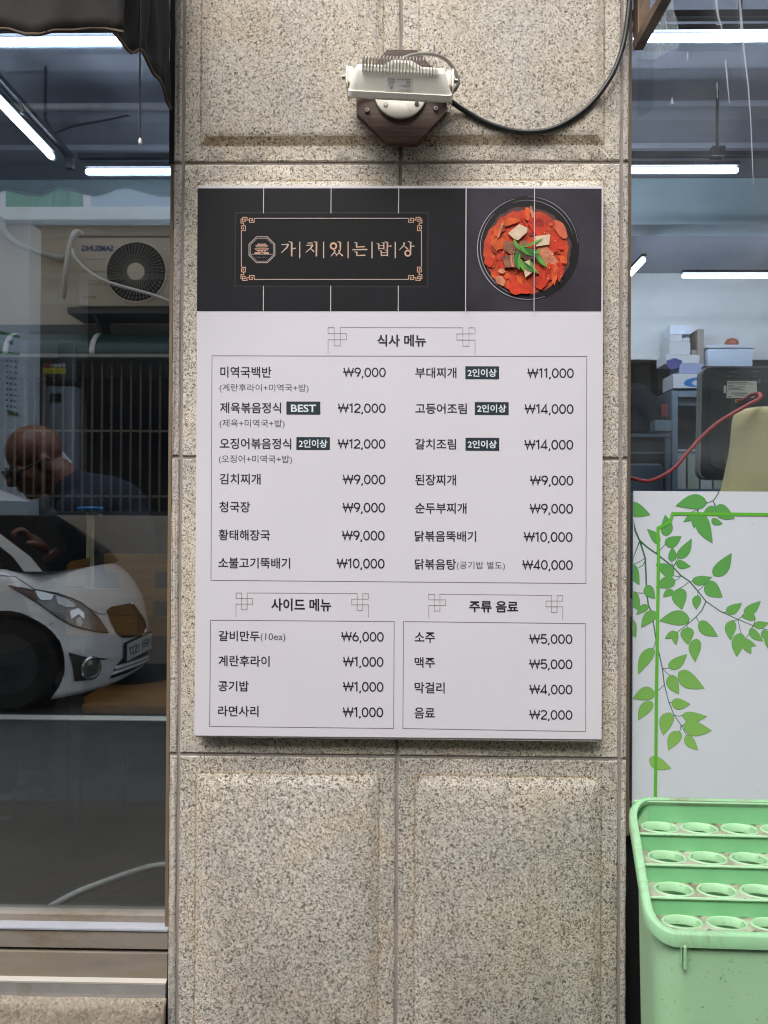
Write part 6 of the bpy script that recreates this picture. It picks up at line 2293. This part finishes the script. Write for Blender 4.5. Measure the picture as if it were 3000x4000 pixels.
# outdoor air conditioner on a bracket, mirrored
YA = 4.55
ya = 2 * GLASS_Y - YA
a0, a1 = rp2(306, 1195, YA), rp2(306, 925, YA)
ax0, ax1 = a0.x, a0.x + 0.86
az0, az1 = a0.z, a1.z
ac = thing('air_conditioner', 'beige outdoor air conditioner with a round fan grille on the opposite wall', 'air conditioner', ((ax0 + ax1) / 2, ya - 0.15, az0))
b = MB()
b.box((ax0, yw + 0.012, az0), (ax1, ya, az1), 0.012)
b.build('case', mat('ac_enamel', '#b6ab9a', 0.5, 0.05, 4, dirt='#9a8d7a', dirt_at=0.62), ac, smooth=30)
b = MB()
b.box((ax0 - 0.008, yw + 0.010, az1 + 0.0005), (ax1 + 0.008, ya + 0.006, az1 + 0.022), 0.006)
b.build('lid', mat('ac_lid', '#8d8478', 0.5, 0.05, 4), ac, smooth=30)
fc = rp2(533, 1063, YA)
fr_ = 122 / F_PX * 6.3
b = MB()
b.lathe([(fr_ * 0.95, 0.0005), (fr_, 0.002), (fr_, 0.012), (fr_ * 0.93, 0.012)], (fc.x, ya, fc.z), (0, 1, 0), 48)
fan = b.build('fan_guard', mat('ac_guard', '#c5b9a6', 0.5, 0.05), ac, smooth=40)
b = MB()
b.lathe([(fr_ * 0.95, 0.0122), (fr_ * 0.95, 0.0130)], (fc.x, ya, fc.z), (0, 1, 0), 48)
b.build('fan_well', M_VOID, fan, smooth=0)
b = MB()
for k in range(44):
    a = 2 * math.pi * k / 44
    a2 = a + 0.35
    b.tube([(fc.x + fr_ * 0.27 * math.cos(a2), ya + 0.018, fc.z + fr_ * 0.27 * math.sin(a2)), (fc.x + fr_ * 0.93 * math.cos(a), ya + 0.014, fc.z + fr_ * 0.93 * math.sin(a))], 0.0026, 4, 1)
for q in (0.4, 0.55, 0.7, 0.85):
    b.tube([(fc.x + fr_ * q * math.cos(k * math.pi / 20), ya + 0.0165, fc.z + fr_ * q * math.sin(k * math.pi / 20)) for k in range(41)], 0.0014, 4, 1)
b.build('fan_wires', mat('ac_wire', '#9a9184', 0.5), fan, smooth=0)
b = MB()
b.lathe([(fr_ * 0.28, 0.014), (fr_ * 0.28, 0.020), (fr_ * 0.2, 0.023)], (fc.x, ya, fc.z), (0, 1, 0), 32)
b.build('fan_hub', MC['ac_guard'], fan, smooth=40)
# the maker's lettering, and a small mark below it, on the case (read the right way round from the lane)
def lettering(name, s, p0, p1, y_, m, parent, bold=0.0, normal='+y'):
    """text on a wall facing +y; reads left to right for somebody looking at it in the -y direction"""
    uv, fs = text_shape(s, bold)
    b_ = MB()
    b_.add([Vector((p0.x + (p1.x - p0.x) * u, y_, p0.z + (p1.z - p0.z) * v)) for u, v in uv], fs)
    return b_.build(name, m, parent, smooth=0)


e0, e1 = rp2(318, 982, YA), rp2(442, 958, YA)
lettering('lettering', 'SAMSUNG', Vector((e1.x, 0, e0.z)), Vector((e0.x, 0, e1.z)) - Vector((0, 0, 0)), ya + 0.0012, mat('blue_lettering', '#2b3a6e', 0.5), ac, 0.03)
# look-through orientation check: the reader stands in the lane, so +x is on the reader's left
b = MB()
for sy in (1012, 1060, 1110):
    p = rp2(325, sy, YA)
    b.box((p.x, ya + 0.0005, p.z - 0.002), (p.x + 0.19, ya + 0.0012, p.z + 0.002))
for x_ in range(8):
    p = rp2(322, 1160, YA)
    b.box((p.x + 0.014 * x_, ya + 0.0005, p.z - 0.010), (p.x + 0.014 * x_ + 0.009, ya + 0.0012, p.z + 0.008))
b.build('case_creases', mat('ac_crease', '#857c6f', 0.6), ac, smooth=0)
b = MB()
b.box((ax0 - 0.10, yw + 0.001, az0 - 0.055), (ax1 + 0.3, ya - 0.02, az0 - 0.002), 0.004)
for x in (ax0 + 0.1, ax1 - 0.1):
    b.prism([Vector((x, yw + 0.001, az0 - 0.30)), Vector((x, yw + 0.001, az0 - 0.056)), Vector((x, ya - 0.03, az0 - 0.056))], (0.03, 0, 0))
b.build('bracket', mat('ac_bracket', '#3a3632', 0.6), ac, smooth=0)
b = MB()
b.tube([rp2(322, 915, YA + 0.1), rp2(300, 905, YA + 0.05), rp2(283, 925, YA), rp2(268, 980, YA), rp2(258, 1050, YA), rp2(250, 1130, YA + 0.1), rp2(248, 1160, YA + 0.2)], 0.022, 10, 5)
b.tube([rp2(283, 975, YA - 0.03), rp2(292, 1005, YA - 0.05), rp2(340, 1055, YA - 0.06), rp2(410, 1097, YA - 0.06), rp2(500, 1125, YA - 0.06), rp2(590, 1150, YA - 0.06), rp2(700, 1190, YA - 0.05)], 0.013, 10, 5)
o = b.build('refrigerant_hose', mat('white_hose', '#d3d0c8', 0.7, 0.06, 12), ac, smooth=60)
# second hose bundle going up at the far left of the mirror
b = MB()
b.tube([rp2(-60, 830, YV - 0.1), rp2(5, 860, YV - 0.1), rp2(15, 900, YV - 0.1), rp2(60, 945, YV - 0.1), rp2(120, 975, YV - 0.1), rp2(200, 1000, YV - 0.05), rp2(250, 1010, YV - 0.05)], 0.024, 10, 5)
o = b.build('wrapped_pipe', mat('wrapped_pipe', '#b5b1a8', 0.85, 0.12, 30, 0.4, 60), smooth=60)
tag(o, 'taped pipe bundle sloping along the opposite wall, mirrored in the left window', 'pipe')

# half-round green canopy with white hoops over the yard gate
can = thing('barrel_canopy', 'dark green barrel canopy with white hoops over the barred gate across the lane', 'canopy', (-3, yw, zz_(1384)))
cz0, cz1 = zz_(1384, 4.6), zz_(1282, 4.6)
R_ = cz1 - cz0
yc_ = 2 * GLASS_Y - 4.85
b = MB()
x0_, x1_ = -5.5, -0.03
def canopy(u, v):
    a = math.pi / 2 * v
    return Vector((x0_ + (x1_ - x0_) * u, yc_ + 0.26 * math.cos(a), cz0 + R_ * math.sin(a)))
b.grid(canopy, 24, 14)
b.build('cover', mat('green_cover', '#1f3d3a', 0.3, 0.1, 4), can, smooth=60, solid=0.004)
for sx in (25, 362, 700, -310):
    xx = rp2(sx, 1330, 4.6).x
    b = MB()
    for k in range(14):
        a, c = math.pi / 2 * k / 14, math.pi / 2 * (k + 1) / 14
        q = [Vector((x, yc_ + 0.27 * math.cos(w), cz0 + (R_ + 0.01) * math.sin(w))) for x, w in ((xx - 0.022, a), (xx + 0.022, a), (xx + 0.022, c), (xx - 0.022, c))]
        b.add(q, [[0, 1, 2, 3]])
    b.build('hoop', mat('hoop_white', '#cfd0cc', 0.5, 0.06), can, smooth=60, solid=0.003)
b = MB()
b.box((x0_, yc_ + 0.245, cz0 - 0.030), (x1_, yc_ + 0.285, cz0 - 0.001), 0.004)
b.build('edge_rail', mat('rail_grey', '#8b8a86', 0.5, 0.08), can, smooth=0)
# barred gate on the low wall
gt = thing('barred_gate', 'barred metal gate on the low wall across the lane, mirrored in the left window', 'gate', (-3, yc_, zz_(2003)))
zg0, zg1 = zz_(2003, 4.75), cz0 - 0.035
yg = 2 * GLASS_Y - 4.75
gx0, gx1 = -5.4, -0.1
M_GATE = mat('gate_steel', '#5d574c', 0.55, 0.15, 20, metal=0.3)
b = MB()
b.box((gx0, yg - 0.02, zg0 - 0.02), (gx1, yg + 0.03, zg0 + 0.012), 0.003)
b.build('bottom_rail', mat('gate_dark', '#232324', 0.6), gt, smooth=0)
for sy in (1683, 1938):
    b = MB()
    zq = zz_(sy, 4.75)
    b.box((gx0, yg - 0.008, zq - 0.009), (gx1, yg + 0.010, zq + 0.009))
    b.build('cross_rail', M_GATE, gt, smooth=0)
bw_ = 38.3 / F_PX * 6.5
xg = rp2(96, 1700, 4.75).x
k0_ = int((gx0 - xg) / bw_) + 1
k1_ = int((gx1 - xg) / bw_)
for k in range(k0_, k1_ + 1):
    x = xg + k * bw_
    b = MB()
    r_ = 0.014 if k in (2,) else 0.0075
    b.box((x - r_, yg - 0.007, zg0 + 0.0125), (x + r_, yg + 0.007, zg1))
    b.build('bar', M_GATE, gt, smooth=0)
lwl = MB()
ylw = 2 * GLASS_Y - 4.70
lwl.box((-5.5, ylw - 0.16, -0.011), (0.0, ylw, zg0 - 0.021))
o = lwl.build('low_wall', M_LOWW, smooth=0)
tag(o, 'low rendered wall under the barred gate across the lane', 'wall')
# dark brick house opposite the right window
bh = thing('brick_house', 'dark brick house across the lane, faintly mirrored in the right window', 'house', (5, yw - 1.5, 0))
t = NT('dark_brick')
bk = t.n('ShaderNodeTexBrick')
bk.inputs['Scale'].default_value = 1.0
bk.inputs['Brick Width'].default_value = 0.21
bk.inputs['Row Height'].default_value = 0.07
bk.inputs['Mortar Size'].default_value = 0.006
bk.inputs['Color1'].default_value = lin('#54443c')
bk.inputs['Color2'].default_value = lin('#45372f')
bk.inputs['Mortar'].default_value = lin('#5d5750')
sx_ = t.n('ShaderNodeSeparateXYZ')
t.l(t.coord(), sx_.inputs[0])
cx_ = t.n('ShaderNodeCombineXYZ')
t.l(sx_.outputs['X'], cx_.inputs['X'])
t.l(sx_.outputs['Z'], cx_.inputs['Y'])
t.l(cx_.outputs[0], bk.inputs['Vector'])
t.bsdf(bk.outputs[0], 0.9)
b = MB()
b.box((0.72, yw - 4, -0.01), (9, yw + 0.25, 6.4))
b.build('wall', t.m, bh, smooth=0)
b = MB()
b.box((0.70, yw - 4.1, 6.401), (9.1, yw + 0.4, 6.5))
b.build('roof', MC['roof_edge'], bh, smooth=0)
for x in (1.6, 3.4, 5.2):
    b = MB()
    b.box((x, yw + 0.2505, 1.2), (x + 1.1, yw + 0.29, 2.3), 0.004)
    w_ = b.build('window', mat('brick_house_frame', '#4a4a4c', 0.5), bh, smooth=0)
    b = MB()
    b.box((x + 0.06, yw + 0.2905, 1.26), (x + 0.53, yw + 0.294, 2.24))
    b.box((x + 0.57, yw + 0.2905, 1.26), (x + 1.04, yw + 0.294, 2.24))
    b.build('pane', mat('dark_pane', '#1d2226', 0.1), w_, smooth=0)

# ================================================================ white car parked across the lane
car = thing('parked_car', 'small white hatchback parked across the lane, its nose mirrored in the left window', 'car', (-3.4, 2 * GLASS_Y - 3.8, 0))
NS = 3.0                                   # near side, depth in the mirror
Yn = 2 * GLASS_Y - NS
HW = 0.78
YCc = Yn - HW
XREAR = -5.05
lerp = lambda a, c, q: a + (c - a) * q
# front line of the body by height (middle of the nose) and how far its corners fall back
PROF = [(0.072, -1.90, 0.25, 0.735), (0.095, -1.858, 0.27, 0.755), (0.15, -1.846, 0.29, 0.762), (0.20, -1.840, 0.30, 0.768), (0.27, -1.832, 0.30, 0.776), (0.36, -1.838, 0.31, 0.78), (0.45, -1.85, 0.33, 0.78), (0.54, -1.865, 0.34, 0.778), (0.61, -1.885, 0.35, 0.772),
        (0.66, -1.912, 0.35, 0.765), (0.72, -1.945, 0.35, 0.755), (0.77, -1.985, 0.35, 0.742), (0.81, -2.03, 0.34, 0.725), (0.84, -2.08, 0.33, 0.70), (0.862, -2.14, 0.30, 0.665), (0.88, -2.22, 0.26, 0.63), (0.90, -2.34, 0.24, 0.60)]


def prof(zq):
    for i in range(len(PROF) - 1):
        a, c = PROF[i], PROF[i + 1]
        if a[0] <= zq <= c[0]:
            q = (zq - a[0]) / (c[0] - a[0])
            return [lerp(a[j], c[j], q) for j in (1, 2, 3)]
    return list(PROF[-1][1:]) if zq > PROF[-1][0] else list(PROF[0][1:])


WCX, WCZ, WR_ = -2.385, 0.285, 0.335
WRX = -4.55
NU_, NZ_ = 150, 64
zs = [0.072 + (0.90 - 0.072) * (j / NZ_) ** 0.95 for j in range(NZ_ + 1)]


def outline(zq):
    xf, rc, hw = prof(zq)
    pts = []
    ns_ = 84
    for i in range(ns_ + 1):                    # near side from the back to the corner
        q = (i / ns_) ** 0.8
        pts.append((XREAR + (xf - rc - XREAR) * q, hw))
    nf = 56
    for i in range(1, nf):                      # round the nose
        a = math.pi * i / nf
        v = math.cos(a)
        s = 1 if v >= 0 else -1
        vv = abs(v) ** 0.62 * s
        pts.append((xf - rc * abs(vv) ** 3.0, hw * vv))
    for i in range(ns_ + 1):
        q = (1 - i / ns_) ** 0.8
        pts.append((XREAR + (xf - rc - XREAR) * q, -hw))
    return pts


rows_ = [[Vector((x, YCc + v, zq)) for x, v in outline(zq)] for zq in zs]
n_ = len(rows_[0])
vs = [p for r_ in rows_ for p in r_]
# wheel arches: the sheet is cut back to a clean circle round each wheel
def arch(p):
    for cx in (WCX, WRX):
        d = math.hypot(p.x - cx, p.z - WCZ)
        if abs(p.y - YCc) > HW - 0.20 and d < WR_:
            return cx, d
    return None
inside = [arch(p) is not None for p in vs]
fs = []
for j in range(NZ_):
    for i in range(n_ - 1):
        q = [j * n_ + i, j * n_ + i + 1, (j + 1) * n_ + i + 1, (j + 1) * n_ + i]
        if all(inside[k] for k in q):
            continue
        fs.append(q)
for k, p in enumerate(vs):
    if inside[k]:
        cx, d = arch(p)
        if d > 1e-4:
            s_ = WR_ / d
            p.x, p.z = cx + (p.x - cx) * s_, WCZ + (p.z - WCZ) * s_
M_CARW = mat('white_car_paint', '#dfe2e6', 0.22, 0.02, 3, spec=0.5, coat=0.6)
M_CARB = mat('black_trim', '#141517', 0.45, 0.1, 9)
b = MB()
b.add(vs, fs)
top = len(rows_) - 1
b.add(rows_[top], [list(range(n_))])
# rear face
bk_ = [r_[0] for r_ in rows_] + [r_[-1] for r_ in rows_[::-1]]
b.flat(bk_)
shell_v, shell_f = [p.copy() for p in b.v], [list(f) for f in b.f]
body_o = b.build('body', M_CARW, car, smooth=50)
bvh = BVHTree.FromPolygons(shell_v, shell_f)
C_M = mir(CAM)


def onto(sx, sy, lift=0.004):
    """where the mirrored line of sight through a pixel meets the car's own skin"""
    r_ = ray(sx, sy)
    d = Vector((r_.x, -r_.y, r_.z)).normalized()
    hit, nrm, idx, dist = bvh.ray_cast(C_M, d)
    if hit is None:
        hit = C_M + d * 5.4
        near, nrm, idx, dist = bvh.find_nearest(hit)
        hit = near
    if nrm.dot(d) > 0:
        nrm = -nrm
    return hit + nrm * lift


KC = 0.39783
Cz = lambda x, y: (x * KC, 2050 + y * KC)


def skin_patch(name, poly, m, parent, lift=0.004, sub=3, solid=0.0):
    bm = bmesh.new()
    vv = [bm.verts.new((p[0], p[1], 0)) for p in [Cz(*q) for q in poly]]
    for t_ in tessellate_polygon([[Vector((p.co.x, p.co.y, 0)) for p in vv]]):
        try:
            bm.faces.new([vv[i] for i in t_])
        except ValueError:
            pass
    for _ in range(sub):
        bmesh.ops.subdivide_edges(bm, edges=[e for e in bm.edges if e.calc_length() > 7], cuts=1)
        bmesh.ops.triangulate(bm, faces=bm.faces)
    bm.verts.index_update()
    mb = MB()
    mb.add([onto(p.co.x, p.co.y, lift) for p in bm.verts], [[p.index for p in f.verts] for f in bm.faces])
    bm.free()
    return mb.build(name, m, parent, smooth=50, solid=solid)


def skin_line(mb, pts, w, lift=0.005, m=0):
    P = [Cz(*p) for p in pts]
    out = []
    for i in range(len(P) - 1):
        for k in range(4):
            q = k / 4
            out.append(onto(P[i][0] + (P[i + 1][0] - P[i][0]) * q, P[i][1] + (P[i + 1][1] - P[i][1]) * q, lift))
    out.append(onto(*P[-1], lift))
    mb.tube(out, w, 6, 1, m)


HL = [(90, 600), (340, 652), (560, 683), (700, 725), (790, 768), (870, 830), (930, 885), (970, 930), (1010, 990), (1055, 1060), (985, 1056), (900, 1042), (800, 1018), (720, 998), (640, 955), (560, 908), (370, 770)]
M_HLB = mat('headlamp_housing', '#6e7277', 0.25, 0.25, 14, metal=0.3, coat=0.8)
M_CHROME = mat('chrome', '#d4d6d8', 0.12, 0.1, 20, metal=0.95)
hl = skin_patch('headlight', HL, M_HLB, car, 0.006)
b = MB()
skin_line(b, HL + HL[:1], 0.004, 0.006)
b.build('seal', M_CARB, hl, smooth=50)
for nm, pl, m_ in (('reflector', [(340, 652), (430, 668), (520, 690), (500, 740), (400, 745), (365, 710)], M_CHROME), ('reflector', [(540, 700), (640, 730), (730, 785), (720, 815), (640, 815), (560, 780)], mat('lamp_glint', '#b9bcc0', 0.2, 0.1, 20, metal=0.6)),
                   ('reflector', [(735, 930), (780, 905), (805, 960), (785, 1002), (740, 985)], mat('lamp_bright', '#e8ebee', 0.15)), ('reflector', [(680, 850), (760, 820), (815, 870), (818, 930), (760, 880), (690, 930)], M_CHROME),
                   ('reflector', [(930, 985), (985, 980), (1025, 1040), (960, 1035)], M_CHROME), ('indicator', [(150, 622), (335, 656), (370, 750), (330, 735)], mat('amber_brown', '#5a3b2f', 0.25, 0.1))):
    skin_patch(nm, pl, m_, hl, 0.010, 2)
skin_patch('wing_recess', [(-120, 700), (0, 690), (60, 660), (0, 640), (-120, 640)], M_CARW, car, 0.002, 1)
GR_ = [(1035, 845), (1080, 808), (1180, 790), (1275, 770), (1330, 840), (1390, 930), (1418, 1010), (1415, 1055), (1370, 1092), (1280, 1108), (1190, 1110), (1140, 1070), (1085, 960)]
t = NT('front_grille')
gw = t.n('ShaderNodeTexWave')
gw.inputs['Scale'].default_value = 9
gw.bands_direction = 'Z'
t.l(t.coord((1, 1, 1)), gw.inputs[0])
t.bsdf(t.ramp(gw.outputs[0], [(0.4, lin('#141312')), (0.7, lin('#3a302a'))]), 0.35)
grl = skin_patch('grille', GR_, t.m, car, 0.006)
b = MB()
skin_line(b, [(1280, 775), (1340, 850), (1395, 935), (1420, 1020), (1410, 1060), (1370, 1092)], 0.010, 0.010)
b.build('chrome_edge', M_CHROME, grl, smooth=50)
b = MB()
skin_line(b, [(0, 500), (150, 510), (330, 632), (560, 672), (760, 745), (880, 825), (968, 876), (1035, 876)], 0.0025, 0.001)
skin_line(b, [(345, 1125), (430, 1040), (490, 980), (520, 955)], 0.0015, 0.001)
b.build('panel_gap', M_CARB, car, smooth=50)
skin_patch('fog_recess', [(668, 1255), (850, 1300), (1000, 1310), (1085, 1318), (1000, 1325), (850, 1312), (846, 1500), (846, 1528), (725, 1538), (708, 1400)], M_CARB, car, 0.004)
fg = onto(*Cz(885, 1405), 0.004)
fn = (C_M - fg).normalized()
fn = (onto(*Cz(885, 1405), 0.02) - fg).normalized()
fn = Vector((fn.x, fn.y, 0)).normalized()
b = MB()
b.lathe([(0.076, -0.012), (0.076, 0.008), (0.064, 0.012), (0.060, 0.004)], fg, fn, 32)
fgo = b.build('fog_light', M_CHROME, car, smooth=40)
b = MB()
b.lathe([(0.060, 0.002), (0.050, 0.010), (0.02, 0.014), (0.0, 0.015)], fg, fn, 32)
b.build('lens', mat('fog_lens', '#5b5c5c', 0.08, 0.2, 20, coat=1.0), fgo, smooth=60)
LG = [(1072, 1512), (1100, 1440), (1130, 1385), (1190, 1318), (1300, 1285), (1440, 1242), (1438, 1310), (1425, 1350), (1350, 1400), (1240, 1455)]
lg = skin_patch('lower_grille', LG, M_CARB, car, 0.005)
b = MB()
for pl in ([(1120, 1405), (1240, 1365), (1360, 1325), (1440, 1290)], [(1088, 1460), (1220, 1412), (1350, 1365), (1435, 1325)]):
    skin_line(b, pl, 0.012, 0.010)
b.build('grille_bar', M_CARW, lg, smooth=50)
# number plate, a little proud of the bumper
pc_ = onto(*Cz(1335, 1200), 0.0)
PXf = pc_.x + 0.015
py0, py1 = YCc + 0.26, YCc - 0.26
pz0, pz1 = pc_.z - 0.058, pc_.z + 0.058
b = MB()
b.box((PXf - 0.02, py1 - 0.008, pz0 - 0.008), (PXf, py0 + 0.008, pz1 + 0.008), 0.003)
plt = b.build('number_plate', M_CARB, car, smooth=0)
b = MB()
b.box((PXf + 0.0005, py1, pz0), (PXf + 0.003, py0, pz1), 0.001)
b.build('plate_face', mat('plate_white', '#c9ccc6', 0.5, 0.05), plt, smooth=0)
uv, fs2 = text_shape('19러 1527', 0.02)
b = MB()
b.add([Vector((PXf + 0.0036, py1 + 0.03 + u * (py0 - py1 - 0.06), pz0 + 0.020 + v * (pz1 - pz0 - 0.040))) for u, v in uv], fs2)
b.build('plate_text', mat('plate_ink', '#2b2f33', 0.6), plt, smooth=0)
# windscreen, side glass and roof
b = MB()
rows2 = []
GH = [(0.85, -2.11, 0.10, 0.665), (0.94, -2.17, 0.12, 0.655), (1.10, -2.40, 0.12, 0.63), (1.30, -2.72, 0.14, 0.58), (1.40, -2.96, 0.18, 0.53), (1.455, -3.35, 0.24, 0.44)]
for zq, xf, rc, hw in GH:
    pts = []
    for i in range(25):
        q = i / 24
        pts.append(Vector((XREAR + 0.10 + (zq - 0.9) * 0.35 + (xf - rc - XREAR - 0.10 - (zq - 0.9) * 0.35) * q, YCc + hw, zq)))
    for i in range(1, 24):
        v = math.cos(math.pi * i / 24)
        vv = math.copysign(abs(v) ** 0.7, v)
        pts.append(Vector((xf - rc * abs(vv) ** 3, YCc + hw * vv, zq)))
    for i in range(25):
        q = 1 - i / 24
        pts.append(Vector((XREAR + 0.10 + (zq - 0.9) * 0.35 + (xf - rc - XREAR - 0.10 - (zq - 0.9) * 0.35) * q, YCc - hw, zq)))
    rows2.append(pts)
n2 = len(rows2[0])
vs = [p for r_ in rows2 for p in r_]
fs, ms = [], []
for j in range(len(rows2) - 1):
    for i in range(n2):
        i2 = (i + 1) % n2
        fs.append([j * n2 + i, j * n2 + i2, (j + 1) * n2 + i2, (j + 1) * n2 + i])
        pillar = i in (23, 48, 11, 61) or j >= 3 or i in (0, 1, 2, n2 - 1, n2 - 2)
        ms.append(0 if pillar else 1)
fs.append([(len(rows2) - 1) * n2 + i for i in range(n2)])
ms.append(0)
b.add(vs, fs)
b.mi = ms
b.build('cabin', [M_CARW, mat('tinted_glass', '#0b0e10', 0.15, 0.1, 3, spec=0.15)], car, smooth=50)
# papers and clutter lying behind the windscreen
rs = random.Random(2)
b = MB()
for i in range(9):
    x, y = -2.42 - 0.10 * rs.random(), Yn - 0.2 - 0.10 * i * 0.6
    b.box((x - 0.05, y - 0.03, 0.9005), (x + 0.05, y + 0.03, 0.905 + 0.02 * rs.random()), 0, i % 3)
b.build('dashboard_clutter', [mat('paper_white', '#cfcabc', 0.7), mat('clutter_red', '#8a3a2e', 0.7), mat('clutter_tan', '#9c855c', 0.7)], car, smooth=0)
b = MB()
for sgn in (1, -1):
    for cx in (WCX, WRX):
        yy = YCc + sgn * (HW - 0.115)
        b.lathe([(WR_ + 0.02, -0.10), (WR_ + 0.02, 0.02), (WR_ + 0.0, 0.028)], (cx, yy - sgn * 0.12, WCZ), (0, sgn, 0), 40)
b.box((XREAR + 0.1, YCc - HW + 0.1, 0.16), (-2.05, YCc + HW - 0.1, 0.24))
b.build('underside', M_CARB, car, smooth=0)
for sgn in (1, -1):
    for cx in (WCX, WRX):
        base = (cx, YCc + sgn * (HW - 0.20), WCZ + 0.0)
        b = MB()
        b.lathe([(0.18, 0.0), (0.265, 0.005), (0.284, 0.03), (0.285, 0.14), (0.265, 0.165), (0.19, 0.168), (0.185, 0.15)], base, (0, sgn, 0), 40)
        wh = b.build('wheel', mat('tyre', '#141414', 0.85, 0.1), car, smooth=40)
        b = MB()
        b.lathe([(0.186, 0.145), (0.186, 0.158), (0.17, 0.160), (0.05, 0.150), (0.03, 0.158), (0.0, 0.16)], base, (0, sgn, 0), 32)
        b.build('rim', mat('wheel_cover', '#3d3f42', 0.4, 0.1, metal=0.4), wh, smooth=40)
